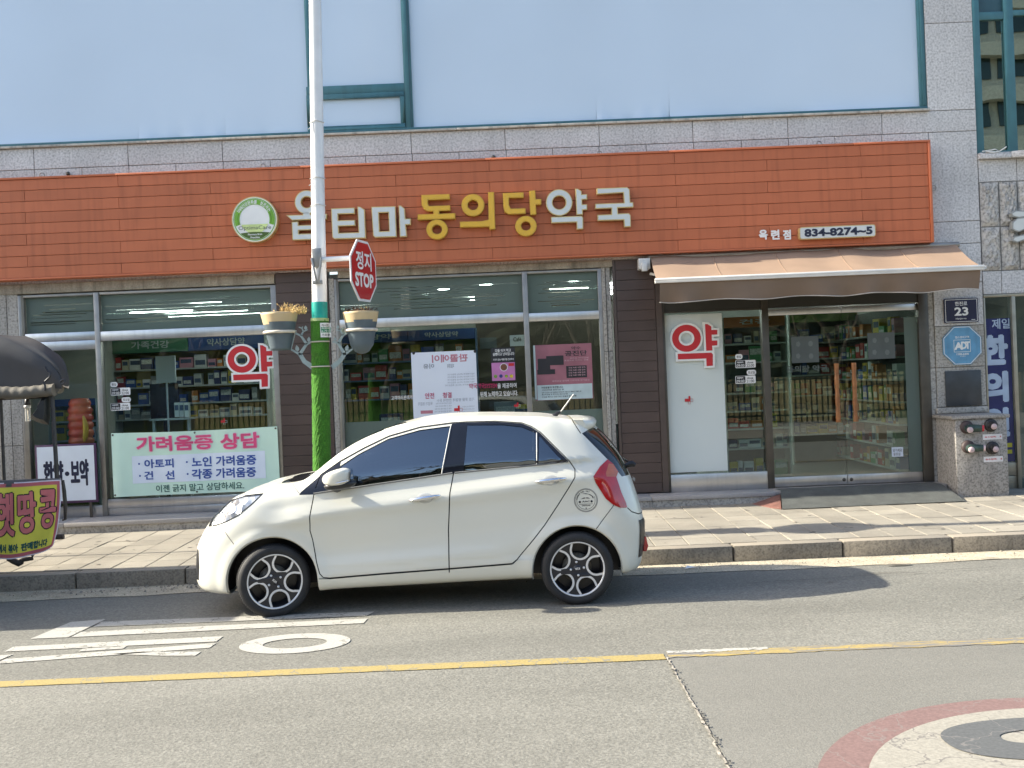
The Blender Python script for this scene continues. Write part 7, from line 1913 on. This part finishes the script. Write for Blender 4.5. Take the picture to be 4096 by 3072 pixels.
GRILLE = [(-2.0, .535), (-1.80, .53), (-1.792, .50), (-1.785, .40), (-1.80, .29), (-2.0, .29)]
HATCH = [(1.282, 1.324), (1.40, 1.375), (1.9, 1.375), (1.9, .975), (1.578, .975), (1.478, 1.107)]
def band(line, w, closed=False):
    """narrow strip about a line"""
    n = len(line); L_, R__ = [], []
    for i in range(n):
        a = Vector(line[i - 1] if (i or closed) else line[0]); c = Vector(line[(i + 1) % n] if (i < n - 1 or closed) else line[-1])
        t = (c - a).normalized(); nn = Vector((-t.y, t.x)) * w / 2; p = Vector(line[i])
        L_.append(tuple(p + nn)); R__.append(tuple(p - nn))
    return L_, R__
def cut(bm, poly, ax=(0, 2), closed=True, test=None):
    n = len(poly)
    for i in range(n if closed else n - 1):
        a, c = Vector(poly[i]), Vector(poly[(i + 1) % n])
        if (c - a).length < 1e-5: continue
        x0, x1 = min(a.x, c.x) - 1e-4, max(a.x, c.x) + 1e-4; z0, z1 = min(a.y, c.y) - 1e-4, max(a.y, c.y) + 1e-4
        fs_ = []
        for f in bm.faces:
            xs_ = [v_.co[ax[0]] for v_ in f.verts]
            if min(xs_) > x1 or max(xs_) < x0: continue
            zs2 = [v_.co[ax[1]] for v_ in f.verts]
            if min(zs2) > z1 or max(zs2) < z0: continue
            if test and not test(f): continue
            fs_.append(f)
        if not fs_: continue
        t = c - a; no = Vector((0, 0, 0)); no[ax[0]] = -t.y; no[ax[1]] = t.x
        co = Vector((0, 0, 0)); co[ax[0]] = a.x; co[ax[1]] = a.y
        es = list({e for f in fs_ for e in f.edges}); vs_ = list({v_ for f in fs_ for v_ in f.verts})
        bmesh.ops.bisect_plane(bm, geom=fs_ + es + vs_, dist=1e-5, plane_co=co, plane_no=no)
def inside(p, poly):
    x, y = p; r_ = False; n = len(poly); j = n - 1
    for i in range(n):
        xi, yi = poly[i]; xj, yj = poly[j]
        if (yi > y) != (yj > y) and x < (xj - xi) * (y - yi) / (yj - yi) + xi: r_ = not r_
        j = i
    return r_
side = lambda f: f.calc_center_median().y > .33
bm = src_bm
arch_polys = [circle(ax, az, ar, 44) for ax, (az, ar) in ARCH.items()]
for pl_ in arch_polys: cut(bm, pl_, test=side)
GAPS = [([(.192, .300)] + DOOR_F[12:8:-1] , .009), (DOOR_F[13:] + [DOOR_F[0]], .008), (DOOR_R[7:16], .008), (DOOR_F[15:11:-1] + [(.686, .346)], .008), (DOOR_F[1:9], .007), (DOOR_R[1:8], .007),
        ([(1.497, .768), (1.345, .585)], .006), ([(-1.545, .68), (-1.475, .585)], .005), ([(1.605, .735), (1.64, .70), (1.70, .672), (1.80, .668)], .008), ([(1.217, 1.46), (1.217, 1.424), (1.245, 1.37), (1.272, 1.325)], .007), ([(-1.02, 1.02), (-.955, .955)], .004)]
gap_polys = []
for line, w in GAPS:
    l_, r_ = band(line, w); pl_ = l_ + r_[::-1]; gap_polys.append(pl_); cut(bm, pl_, test=side)
fl_, fr_ = band(FUEL, .005, True)
REG = [('arch', None), ('window', GLASS_F), ('window', GLASS_R), ('quarter_window', QUART_R)]
for pl_ in (WIN_BLACK_F, GLASS_F, FRAME_F, BLACK_R, GLASS_R, QUART_R, TAIL, AMBER, HEAD, BUMP_R, BUMP_F, SILL, SPOIL, GRILLE, HATCH): cut(bm, pl_, test=side)
# windscreen and rear window, seen from ahead and from behind (y, z)
SCREEN = [(-.05, 1.015), (.40, 1.012), (.575, 1.045), (.565, 1.13), (.53, 1.30), (.505, 1.41), (.30, 1.452), (-.05, 1.456)]
REARW = [(-.05, .985), (.44, .977), (.600, .974), (.575, 1.03), (.50, 1.22), (.455, 1.325), (.30, 1.345), (-.05, 1.35)]
cut(bm, SCREEN, (1, 2), test=lambda f: f.calc_center_median().x < .1 and f.calc_center_median().z > .97)
tail_f = lambda f: f.calc_center_median().x > 1.24 and f.calc_center_median().z > .9
cut(bm, REARW, (1, 2), test=lambda f: tail_f(f) and not side(f))
LAMP_LINE = [(-1.95, .34), (-1.72, .475), (-1.55, .575), (-1.40, .632), (-1.22, .68)]
cut(bm, LAMP_LINE, (0, 1), closed=False, test=lambda f: f.calc_center_median().z > .62 and f.calc_center_median().x < -1.15 and f.calc_center_median().y > .25)
def lamp_side(c):
    for a, b_ in zip(LAMP_LINE[:-1], LAMP_LINE[1:]):
        if a[0] <= c.x <= b_[0]: return c.y > a[1] + (b_[1] - a[1]) * (c.x - a[0]) / (b_[0] - a[0])
    return True
PLATEW = [(-.05, .50), (.30, .50), (.33, .66), (-.05, .66)]
# ---- sort every face into the part it belongs to
bm.faces.ensure_lookup_table()
parts = {}
for f in bm.faces:
    c = f.calc_center_median(); p = (c.x, c.z); q = (c.y, c.z)
    k = 'body'
    if c.y > .33:
        if any(inside(p, a) for a in arch_polys): k = None
        elif any(inside(p, g_) for g_ in gap_polys): k = 'gap'
        elif inside(p, HEAD) and lamp_side(c): k = 'headlight'
        elif inside(p, AMBER): k = 'amber'
        elif inside(p, TAIL): k = 'tail_light'
        elif inside(p, GLASS_F): k = 'glass_front'
        elif inside(p, GLASS_R): k = 'glass_rear'
        elif inside(p, QUART_R): k = 'quarter'
        elif inside(p, FRAME_F): k = 'door_front'
        elif inside(p, BLACK_R): k = 'black_rear'
        elif inside(p, WIN_BLACK_F): k = 'black_front'
        elif inside(p, SPOIL): k = 'spoiler'
        elif inside(p, HATCH): k = 'rear_glass'
        elif inside(p, DOOR_F): k = 'door_front'
        elif inside(p, DOOR_R): k = 'door_rear'
        elif inside(p, GRILLE): k = 'grille'
        elif inside(p, BUMP_R): k = 'bumper_rear'
        elif inside(p, BUMP_F): k = 'bumper_front'
        elif inside(p, SILL): k = 'sill'
    else:
        if inside(p, GRILLE): k = 'grille'
        elif inside(p, BUMP_R): k = 'bumper_rear'
        elif inside(p, BUMP_F): k = 'bumper_front'
        elif inside(p, SPOIL): k = 'spoiler'
        elif c.z < .24: k = 'floor'
    if k in ('body', 'spoiler'):
        if c.y <= .33 and inside(q, REARW) and c.x > 1.24 and c.z > .9: k = 'rear_glass'
        elif inside(q, SCREEN) and c.x < .1 and c.z > .97 : k = 'screen'
    if k: parts.setdefault(k, []).append(f)
def half(fs_, off=0.0):
    idx = {}; v_, n_, fc = [], [], []
    for f in fs_:
        q = []
        for x in f.verts:
            if x.index not in idx or True:
                key = tuple(round(c, 6) for c in x.co)
                if key not in idx:
                    idx[key] = len(v_); nn = snorm(x.co); v_.append(x.co + nn * off); n_.append(nn)
                q.append(idx[key])
        if FLIP < 0: q = q[::-1]
        fc.append(q)
    return v_, n_, fc
car = thing('white_hatchback', 'small pearl white five door hatchback parked at the kerb facing left', 'car', (CARX, CARY, -.008))
def to_world(p, sgn=-1): return Vector((CARX + p.x, CARY + sgn * p.y, p.z - .008))
def shell(name, fs_, m_, both, parent=car, off=0.0, sgn=-1, **kw):
    """skin of a part on one side (sgn) or, mirrored and joined, on both"""
    v_, n_, fc = half(fs_, off)
    vs_, ns_, fs2 = [], [], []
    for s in ((-1, 1) if both else (sgn,)):
        o_ = len(vs_)
        vs_ += [to_world(p, s) for p in v_]; ns_ += [Vector((q.x, s * q.y, q.z)) for q in n_]
        fs2 += [[i + o_ for i in (f if s > 0 else f[::-1])] for f in fc]
    org = ORG[parent.name]
    me = bpy.data.meshes.new(name); me.from_pydata([p - org for p in vs_], [], fs2); me.materials.append(m_)
    me.polygons.foreach_set('use_smooth', [True] * len(fs2)); me.update()
    me.normals_split_custom_set_from_vertices([tuple(q) for q in ns_])
    o = bpy.data.objects.new(name, me); COL.objects.link(o); o.parent = parent; ORG[o.name] = org.copy()
    return tag(o, **kw)
P_ = lambda k: parts.get(k, [])
body = shell('body', P_('body'), M_PAINT, True)
shell('panel_gap', P_('gap'), M_GAP, True, off=-.007)
shell('underbody', P_('floor'), M_TRIM, True)
shell('front_bumper', P_('bumper_front'), M_PAINT, True); shell('rear_bumper', P_('bumper_rear'), M_PAINT, True)
shell('grille', P_('grille'), M_TRIM, True, off=-.006)
shell('windscreen', P_('screen'), M_CARGLASS, True, off=-.004); shell('rear_window', P_('rear_glass'), M_REARGLASS, True, off=-.004)
shell('sill', P_('sill'), M_PAINT, True, off=.013)
for s in (-1, 1):
    df = shell('door', P_('door_front'), M_PAINT, False, sgn=s); shell('window', P_('glass_front'), M_CARGLASS, False, df, -.006, s); shell('window_trim', P_('black_front'), M_PILLAR, False, df, -.001, s)
    dr_ = shell('door', P_('door_rear'), M_PAINT, False, sgn=s); shell('window', P_('glass_rear'), M_CARGLASS, False, dr_, -.006, s); shell('window_trim', P_('black_rear'), M_PILLAR, False, dr_, -.001, s); shell('quarter_window', P_('quarter'), M_CARGLASS, False, dr_, -.006, s)
    tl_ = shell('tail_light', P_('tail_light'), M_LAMP, False, off=.006, sgn=s); shell('amber_lens', P_('amber'), M_LAMPO, False, tl_, .006, s)
    hl_ = shell('headlight', P_('headlight'), M_BOWL, False, off=-.010, sgn=s); shell('lens', P_('headlight'), M_CLEAR, False, hl_, .001, s)
    hl_s = [p for p in HEAD[1:]]
    # belt moulding, window runners and pillar lines
    def line_on(pts, w, off, name, m_, par, n=8):
        mb = MB(); pth = []
        for a, c in zip(pts[:-1], pts[1:]):
            for k in range(n): pth.append((a[0] + (c[0] - a[0]) * k / n, a[1] + (c[1] - a[1]) * k / n))
        pth.append(pts[-1])
        mb.tube([to_world(Vector((x, side_y(x, z) + off, z)), s) for x, z in pth], w, 6); return mb.build(name, m_, par)
    line_on(HEAD[4:] + HEAD[:2], .0045, .0005, 'lamp_seal', M_GAP, hl_, 5)
    for bx_, bz_, br_ in ((-1.50, .855, .034), (-1.585, .80, .028)):
        mb = MB(); yb_ = side_y(bx_, bz_); mb.add([to_world(Vector((bx_ + br_ * cos(2 * pi * q / 20) * (1 - .0 * q), side_y(bx_ + br_ * cos(2 * pi * q / 20), bz_ + br_ * sin(2 * pi * q / 20)) - .006, bz_ + br_ * sin(2 * pi * q / 20))), s) for q in range(20)], [tuple(range(20))]); mb.build('reflector', M_CHROME, hl_)
    M_BELT = mat('belt_rubber', (.16, .16, .155), rough=.5)
    line_on([(-.845, .950), (-.30, 1.008), (.245, 1.066)], .007, .001, 'belt_strip', M_BELT, df); line_on([(.262, 1.066), (1.15, 1.116)], .007, .001, 'belt_strip', M_BELT, dr_)
    line_on([(.240, 1.428), (.160, 1.058)], .0045, -.001, 'window_runner', mat('pale_runner', (.5, .5, .48), rough=.4), df); line_on([(.92, 1.347), (.908, 1.108)], .0045, -.001, 'window_runner', MATS['pale_runner'], dr_)
    # handles: chrome grip over a flat disc, greyed for the hollow's shade
    for par, x0, z0, x1, z1 in ((df, -.093, .874, .150, .901), (dr_, .890, .976, 1.134, .993)):
        xm_, zm = (x0 + x1) / 2, (z0 + z1) / 2
        mb = MB(); n = 14
        mb.tube([to_world(Vector((x0 + (x1 - x0) * k / n, side_y(x0 + (x1 - x0) * k / n, z0 + (z1 - z0) * k / n) + .006 + .026 * sin(pi * k / n) ** .6, z0 + (z1 - z0) * k / n)), s) for k in range(n + 1)], [.004 + .0135 * sin(pi * k / n) ** .5 for k in range(n + 1)], 10); mb.build('handle', M_CHROME, par)
        mb = MB(); v_ = []
        for i in range(9):
            for k in range(24):
                r_ = i / 8; a = 2 * pi * k / 24; x, z = xm_ + .064 * r_ * cos(a), zm - .004 + .040 * r_ * sin(a); v_.append(to_world(Vector((x, side_y(x, z) + .0015 - .020 * (1 - r_ ** 2) * 0 + (.0008 if i < 8 else -.002), z)), s))
        mb.add(v_, [(i * 24 + k, i * 24 + (k + 1) % 24, (i + 1) * 24 + (k + 1) % 24, (i + 1) * 24 + k) for i in range(8) for k in range(24)], 0, True); mb.build('handle_cup', mat('cup_shade_grey', (.50, .50, .47), rough=.2, coat=.8), par)
    # wing mirror
    mm = MB(); c = Vector((-.630, .88, 1.082)); n, k = 22, 14; v_ = []
    for j in range(k + 1):
        for i in range(n):
            a = 2 * pi * i / n; e = lambda q, p=.42: abs(q) ** p * (1 if q >= 0 else -1)
            t = -1 + 2 * j / k; r_ = (1 - abs(t) ** 2.6) ** .5 if abs(t) < 1 else 0
            x = .118 * t; r_ = r_ if t > -.99 else 0
            hz = .076 * (.82 + .18 * t) if True else 0
            v_.append(to_world(c + Vector((x, .085 * r_ * e(cos(a)), hz * r_ * e(sin(a)) + .012 * t)), s))
    mm.add(v_, [(j * n + i, j * n + (i + 1) % n, (j + 1) * n + (i + 1) % n, (j + 1) * n + i) for j in range(k) for i in range(n)], 0, True)
    mo = mm.build('wing_mirror', M_PAINT, car)
    mb = MB(); v_ = []
    for j in range(k + 1):
        t = -1 + 2 * j / k; r_ = (1 - abs(t) ** 2.4) ** .5 if abs(t) < 1 else 0
        for i in range(n):
            a = 2 * pi * i / n; v_.append(to_world(c + Vector((.128 * t + .02, .075 * r_ * cos(a), .040 * r_ * sin(a) - .055 + .012 * t)), s))
    mb.add(v_, [(j * n + i, j * n + (i + 1) % n, (j + 1) * n + (i + 1) % n, (j + 1) * n + i) for j in range(k) for i in range(n)], 0, True)
    mb.tube([to_world(c + Vector((-.02, -.04, -.05)), s), to_world(Vector((-.66, .735, .995)), s)], [.038, .045], 10); mb.build('mirror_foot', M_TRIM, mo)
    mb = MB(); mb.add([to_world(c + Vector((.113, .072 * cos(2 * pi * i / 24), .054 * sin(2 * pi * i / 24) + .012)), s) for i in range(24)], [tuple(range(24))]); mb.build('mirror_glass', mat('mirror_silver', (.8, .8, .8), rough=.03, metal=1), mo)
    mb = MB(); mb.tube([to_world(c + Vector((x, .083 + .0 * x, -.032 + .16 * (x - .03))), s) for x in (.0, .03, .07, .10)], [.003, .006, .007, .004], 6); mb.build('mirror_strip', M_CHROME, mo)
    # arch lip and dark liner
    for ax, (az, ar) in ARCH.items():
        mb = MB(); v_ = []
        ang = [radians(-11 + 202 * k / 60) for k in range(61)]
        for a in ang:
            x, z = ax + ar * cos(a), az + ar * sin(a); y = side_y(ax + (ar + .006) * cos(a), max(.2, az + (ar + .006) * sin(a)))
            v_ += [to_world(Vector((x, y, z)), s), to_world(Vector((ax + (ar - .012) * cos(a), y - .020, az + (ar - .012) * sin(a))), s), to_world(Vector((ax + (ar + .015) * cos(a), y - .06, az + (ar + .015) * sin(a))), s), to_world(Vector((ax + (ar + .02) * cos(a), .42, az + (ar + .02) * sin(a))), s)]
        mb.add(v_, [(4 * i, 4 * i + 1, 4 * i + 5, 4 * i + 4) for i in range(60)], 0, True); mb.add(v_, [(4 * i + j, 4 * i + j + 1, 4 * i + j + 5, 4 * i + j + 4) for i in range(60) for j in (1, 2)], 1, True)
        mb.add([to_world(Vector((ax + (ar + .02) * cos(a), .42, az + (ar + .02) * sin(a))), s) for a in ang], [tuple(range(61))], 1)
        mb.build('wheel_arch', [M_PAINT, M_TRIM], car)
# spoiler: a real lip over the rear window
sp_v, _, _ = half(P_('spoiler'))
mb = MB(); n = 36; v_ = []
for i in range(n + 1):
    y = -.50 + 1.0 * i / n; w = 1 - (abs(y) / .5) ** 3.2
    xe_ = 1.318 + .115 * w ** .45; ze = 1.392 + .016 * w
    v_ += [to_world(Vector((1.217, y, 1.432 + .012 * w)), -1), to_world(Vector((1.30, y, 1.428 + .016 * w)), -1), to_world(Vector((xe_ - .015, y * .985, ze + .022)), -1), to_world(Vector((xe_, y * .98, ze)), -1), to_world(Vector((xe_ - .01, y * .975, ze - .038)), -1), to_world(Vector((1.315, y * .97, 1.335 + .012 * w)), -1)]
mb.add(v_, [(6 * i + j, 6 * i + j + 1, 6 * i + j + 7, 6 * i + j + 6) for i in range(n) for j in range(5)], 0, True)
for i in (0, n): mb.add(v_[6 * i:6 * i + 6], [tuple(range(6))], 0)
so_ = mb.build('spoiler', M_PAINT, car); shell('spoiler_root', P_('spoiler'), M_PAINT, True, so_)
# aerial, rear wiper, fog lamps, plate recess, badge
mb = MB(); mb.tube([to_world(Vector((1.085, .0, 1.447))), to_world(Vector((1.12, 0, 1.475))), to_world(Vector((1.145, 0, 1.482)))], [.022, .016, .009], 8); ao = mb.build('aerial_base', M_TRIM, car); mb = MB(); mb.tube([to_world(Vector((1.14, 0, 1.478))), to_world(Vector((1.262, 0, 1.628)))], .006, 6); mb.build('aerial_rod', mat('aerial_metal', (.35, .35, .34), rough=.4, metal=.6), ao)
mb = MB(); mb.tube([to_world(Vector((1.645, .30, 1.03))), to_world(Vector((1.70, .30, 1.045))), to_world(Vector((1.725, .30, 1.03)))], [.02, .028, .02], 10); mb.tube([to_world(Vector((1.70, .30, 1.045))), to_world(Vector((1.655, -.20, 1.06)))], .010, 6); mb.build('rear_wiper', M_TRIM, car)
for s in (-1, 1):
    mb = MB(); mb.tube([to_world(Vector((1.745, .53, .475)), s), to_world(Vector((1.752, .525, .40)), s), to_world(Vector((1.748, .52, .36)), s)], [.02, .028, .018], 10); mb.build('rear_fog_lamp', M_LAMP, car)
    mb = MB(); mb.tube([to_world(Vector((-1.15, .62, .978)), s), to_world(Vector((-1.05, .30, 1.018)), s)], .008, 6); mb.build('wiper', M_TRIM, car)
mb = MB(); v_ = []
YS_ = [.645 * (-1 + k / 12) for k in range(25)]
for y in YS_:
    for z, xx in ((.625, .002), (.60, .010), (.44, .012), (.33, .003)):
        h_ = BV.ray_cast(Vector((3, min(.64, abs(y)), z)), Vector((-1, 0, 0))); v_.append(to_world(Vector(((h_[0].x if h_[0] is not None else 1.70) + xx, y, z)), -1))
mb.add(v_, [(4 * i + j, 4 * i + j + 1, 4 * i + j + 5, 4 * i + j + 4) for i in range(24) for j in range(3)], 0, True); mb.build('bumper_insert', M_TRIM, car)
mb = MB(); q0 = to_world(Vector((1.778, 0, .56))); mb.box(q0.x, q0.x + .006, q0.y - .16, q0.y + .16, q0.z - .08, q0.z + .08); mb.build('number_plate', M_WHITE_LET, car)
mb = MB(); tv, tf = text_geo('MORNING', .03); mb.add([to_world(Vector((1.692 + .002 * q - .035 * p * 0, .50 - .17 * p, .915 + .03 * q)), -1) + Vector((.004, 0, 0)) for p, q in tv], tf); mb.build('badge', M_CHROME, car)
# round sticker on the fuel flap
so = MB(); sk = MB()
def onflap(u, w, d): x, z = 1.279 + u, .812 + w; return to_world(Vector((x, side_y(x, z) + d, z)), -1)
def ringflap(mb, r0, r1, d, a0=0, a1=2 * pi, n=56):
    v_ = []
    for k in range(n + 1):
        a = a0 + (a1 - a0) * k / n; v_ += [onflap(r0 * cos(a), r0 * sin(a), d), onflap(r1 * cos(a), r1 * sin(a), d)]
    mb.add(v_, [(2 * i, 2 * i + 1, 2 * i + 3, 2 * i + 2) for i in range(n)])
fd = MB(); ringflap(fd, .0895, .0925, .0012); ff = fd.build('fuel_flap', mat('flap_line', (.10, .10, .10), rough=.6), car)
ringflap(sk, .0835, .0865, .0022); ringflap(sk, .070, .0725, .0022, radians(-205), radians(25)); ringflap(sk, .070, .0725, .0022, radians(150), radians(200))
for i, ch in enumerate('PREMIUM FUEL ONLY'):
    if ch == ' ': continue
    a = radians(172 - i * 6.6); tv, tf = text_geo(ch, .03); r_ = .0705
    sk.add([onflap(r_ * cos(a) + (p - .5) * .0062 * cos(a - pi / 2) - (q - .5) * .011 * sin(a - pi / 2), r_ * sin(a) + (p - .5) * .0062 * sin(a - pi / 2) + (q - .5) * .011 * cos(a - pi / 2), .0022) for p, q in tv], tf)
def flatflap(mb, pts, d=.0022): mb.add([onflap(u, w, d) for u, w in pts], [tuple(range(len(pts)))])
flatflap(sk, [(-.04, .010), (-.02, .020), (-.004, .022), (-.004, .014), (-.03, .012)]); flatflap(sk, [(.003, .022), (.02, .020), (.034, .012), (.003, .014)])
flatflap(sk, [(-.03, .052), (.0, .054), (.035, .045), (.055, .03), (.062, .015), (.056, .012), (.046, .03), (.02, .046)]); flatflap(sk, circle(-.048, -.012, .009, 14)); flatflap(sk, circle(.044, -.010, .009, 14))
for s_, u0, u1, w0, w1 in (('AAC', -.03, .03, -.016, -.003), ('GASOLINE', -.034, .034, -.046, -.036)):
    tv, tf = text_geo(s_, .03); sk.add([onflap(u0 + p * (u1 - u0), w0 + q * (w1 - w0), .0022) for p, q in tv], tf)
flatflap(sk, [(-.052, -.031), (.052, -.031), (.052, -.028), (-.052, -.028)]); flatflap(sk, circle(.0, -.062, .005, 8)); sk.build('fuel_sticker', M_BLACK_LET, ff)

# ---- wheels
def wheel(ax, sgn, steer, spin, nut=.5, hub=0.0, name='wheel'):
    cen = to_world(Vector((ax, .795 - .090, .282)), sgn)
    Rz = Matrix.Rotation(steer, 3, 'Z'); out = Vector((0, sgn, 0))
    def W(u, w, d): return cen + Rz @ (Vector((u, 0, w)) + out * d)
    def lathe(mb, prof, n=64, mi=0, mis=None):
        v_ = [W(r * cos(2 * pi * k / n), r * sin(2 * pi * k / n), h_) for r, h_ in prof for k in range(n)]
        o_ = len(mb.v); mb.v += [tuple(q) for q in v_]
        for i in range(len(prof) - 1):
            for k in range(n): mb.f.append([o_ + i * n + k, o_ + i * n + (k + 1) % n, o_ + (i + 1) * n + (k + 1) % n, o_ + (i + 1) * n + k]); mb.m.append(mis[i] if mis else mi); mb.s.append(True)
    RT, RR = .282, .213
    t = MB(); lathe(t, [(RR - .012, .065), (RR + .004, .076), (RR + .022, .084), (RT - .028, .083), (RT - .010, .072), (RT - .002, .056), (RT, .03), (RT, -.03), (RT - .002, -.056), (RT - .012, -.074), (RT - .03, -.082), (RR + .01, -.08), (RR - .012, -.065)])
    to_ = t.build(name, M_TYRE, car)
    tr = MB(); nb = 84
    for k in range(nb):
        a = 2 * pi * k / nb; da = 2 * pi / nb * .36
        for h0, h1, sh in ((.004, .030, .0), (.034, .068, .35), (-.030, -.004, .5), (-.068, -.034, .2)):
            rr_ = RT + .0035 - (.010 if abs(h0 + h1) > .08 else 0); a_ = a + sh * 2 * pi / nb
            v_ = [W(r_ * cos(q), r_ * sin(q), h_) for r_ in (RT - .016, rr_) for q, h_ in ((a_ - da, h0), (a_ + da, h0), (a_ + da, h1), (a_ - da, h1))]
            tr.add(v_, [(4, 5, 6, 7), (0, 1, 5, 4), (1, 2, 6, 5), (2, 3, 7, 6), (3, 0, 4, 7)])
    tr.build('tread', M_TYRE, to_, kind='stuff')
    # rim: dark barrel, plate with five U shaped openings, bright edges
    r1 = MB(); lathe(r1, [(RR, .066), (RR - .010, .062), (RR - .018, .03), (RR - .03, -.06)]); lathe(r1, [(RR - .03, -.06), (.07, -.062), (.001, -.062)]); ro = r1.build('rim', M_RIMD, to_)
    r2 = MB(); lathe(r2, [(RR - .0005, .0665), (RR + .004, .0705), (RR + .001, .074), (RR - .010, .070), (RR - .0115, .064)]); r2.build('rim_edge', M_ALLOY, to_)
    b1 = MB(); lathe(b1, [(.001, -.03), (.115, -.03), (.115, -.018), (.001, -.018)], 40); b1.build('brake_disc', mat('brake_steel', (.35, .31, .25), rough=.4, metal=.6, var=.3, scale=20), to_)
    face, edge = MB(), MB()
    RO = RR - .008
    holes = []
    hc, hr = .149, .064
    for q in range(5):
        a0 = spin + 2 * pi * q / 5
        ur, ut = Vector((cos(a0), sin(a0))), Vector((-sin(a0), cos(a0)))
        lp = []
        a_lim = radians(96)
        arc = [ur * hc + (-ur * cos(b__) + ut * sin(b__)) * hr for b__ in [-a_lim + 2 * a_lim * k / 28 for k in range(29)]]
        e1, e0 = arc[-1], arc[0]
        oa = math.asin(min(.99, (hr * .985) / RO))
        rimarc = [Vector((cos(a0 + b__), sin(a0 + b__))) * (RO - .004) for b__ in [oa - 2 * oa * k / 12 for k in range(13)]]
        lp = arc + rimarc
        holes.append([(p.x, p.y) for p in lp])
        path = [rimarc[-1] * 1.0] + arc + [rimarc[0] * 1.0]
        L_, Q_ = [], []
        for i, p in enumerate(path):
            tt = (path[min(i + 1, len(path) - 1)] - path[max(i - 1, 0)]).normalized(); nn = Vector((-tt.y, tt.x))
            if nn.dot(p - ur * hc) < 0: nn = -nn
            L_.append(p); Q_.append(p + nn * .0165)
        n = len(path)
        dep = lambda p: .060 - .020 * (1 - min(1, p.length / RO)) ** 1
        edge.add([W(p.x, p.y, dep(p) + .0045) for p in L_ + Q_], [(i, i + 1, n + i + 1, n + i) for i in range(n - 1)], 0, True)
        edge.add([W(p.x, p.y, dep(p) + .0045) for p in L_] + [W(p.x, p.y, dep(p) - .03) for p in L_], [(i, i + 1, n + i + 1, n + i) for i in range(n - 1)], 1, True)
    dep2 = lambda u, w: .060 - .020 * (1 - min(1, math.hypot(u, w) / RO))
    plate(face, [[(RO * cos(2 * pi * k / 64), RO * sin(2 * pi * k / 64)) for k in range(64)]] + holes, lambda u, w: W(u, w, dep2(u, w)), lambda u, w: W(u, w, dep2(u, w) - .035))
    face.build('spoke_face', M_RIMD, ro); edge.build('spoke_edge', [M_ALLOY, M_RIMD], ro)
    nt_ = MB()
    for k in range(4):
        a = nut + k * pi / 2; c0 = (.052 * cos(a), .052 * sin(a))
        for rr_, d0, d1 in ((.0095, .045, .058),):
            v_ = [W(c0[0] + r_ * cos(2 * pi * j / 10), c0[1] + r_ * sin(2 * pi * j / 10), d_) for r_, d_ in ((.0105, .04), (.0095, .054), (.004, .058)) for j in range(10)]
            nt_.add(v_, [(i * 10 + j, i * 10 + (j + 1) % 10, (i + 1) * 10 + (j + 1) % 10, (i + 1) * 10 + j) for i in range(2) for j in range(10)] + [tuple(range(20, 30))], 0, True)
    nt_.build('wheel_nuts', M_ALLOY, ro, kind='stuff')
    cp = MB(); lathe(cp, [(.032, .044), (.030, .050), (.001, .052)], 24); co_ = cp.build('hub_cap', M_RIMD, ro)
    tv, tf = text_geo('KIA', .03); lt = MB(); ca, sa = cos(hub), sin(hub)
    fx_ = 1 if sgn < 0 else -1
    lt.add([W(fx_ * ((p - .5) * .040 * ca - (q - .5) * .018 * sa), (p - .5) * .040 * sa + (q - .5) * .018 * ca, .0535) for p, q in tv], tf); lt.build('hub_lettering', M_ALLOY, to_)
wheel(FAX, -1, radians(19), radians(65), radians(30), radians(-42)); wheel(FAX, 1, radians(17), .3)
wheel(RAX, -1, 0.0, radians(80), radians(6), radians(184)); wheel(RAX, 1, 0.0, .9)
# cabin: seats, wheel, dashboard seen dimly through the glass
for y in (-.36, .36):
    for x, h_ in ((-.05, 1.22), (.72, 1.12)):
        mb = MB(); q = to_world(Vector((x, y, 0)), 1); mb.box(q.x - .28, q.x + .20, q.y - .24, q.y + .24, .42, .62); mb.bar((q.x + .18, q.y, .58), (q.x + .30, q.y, h_ - .16), .46, .13, up=(0, 1, 0)); mb.bar((q.x + .30, q.y, h_ - .12), (q.x + .33, q.y, h_ + .05), .24, .10, up=(0, 1, 0)); mb.build('car_seat', mat('seat_cloth', (.022, .022, .025), rough=.9), car, bevel=.03)
mb = MB(); q = to_world(Vector((-.72, 0, .88)), 1); mb.box(q.x - .2, q.x + .12, q.y - .64, q.y + .64, .70, .93); mb.build('dashboard', mat('dash_grey', (.10, .10, .10), rough=.7), car, bevel=.04)
src_bm.free()

# ------------------------------------------------------------------ every label singles out one thing
WORDS = ['first', 'second', 'third', 'fourth', 'fifth', 'sixth', 'seventh', 'eighth', 'ninth', 'tenth', 'eleventh', 'twelfth']
same = {}
for o in COL.objects:
    if o.parent is None and o.get('category') and o.get('label'): same.setdefault(o['label'], []).append(o)
for lab, os_ in same.items():
    if len(os_) < 2: continue
    os_.sort(key=lambda o: o.location.x)
    for i, o in enumerate(os_):
        if len(os_) == 2: o['label'] = lab + (', the left one', ', the right one')[i]
        else: o['label'] = lab + (', leftmost' if i == 0 else ', rightmost' if i == len(os_) - 1 else ', %s from left' % WORDS[i])
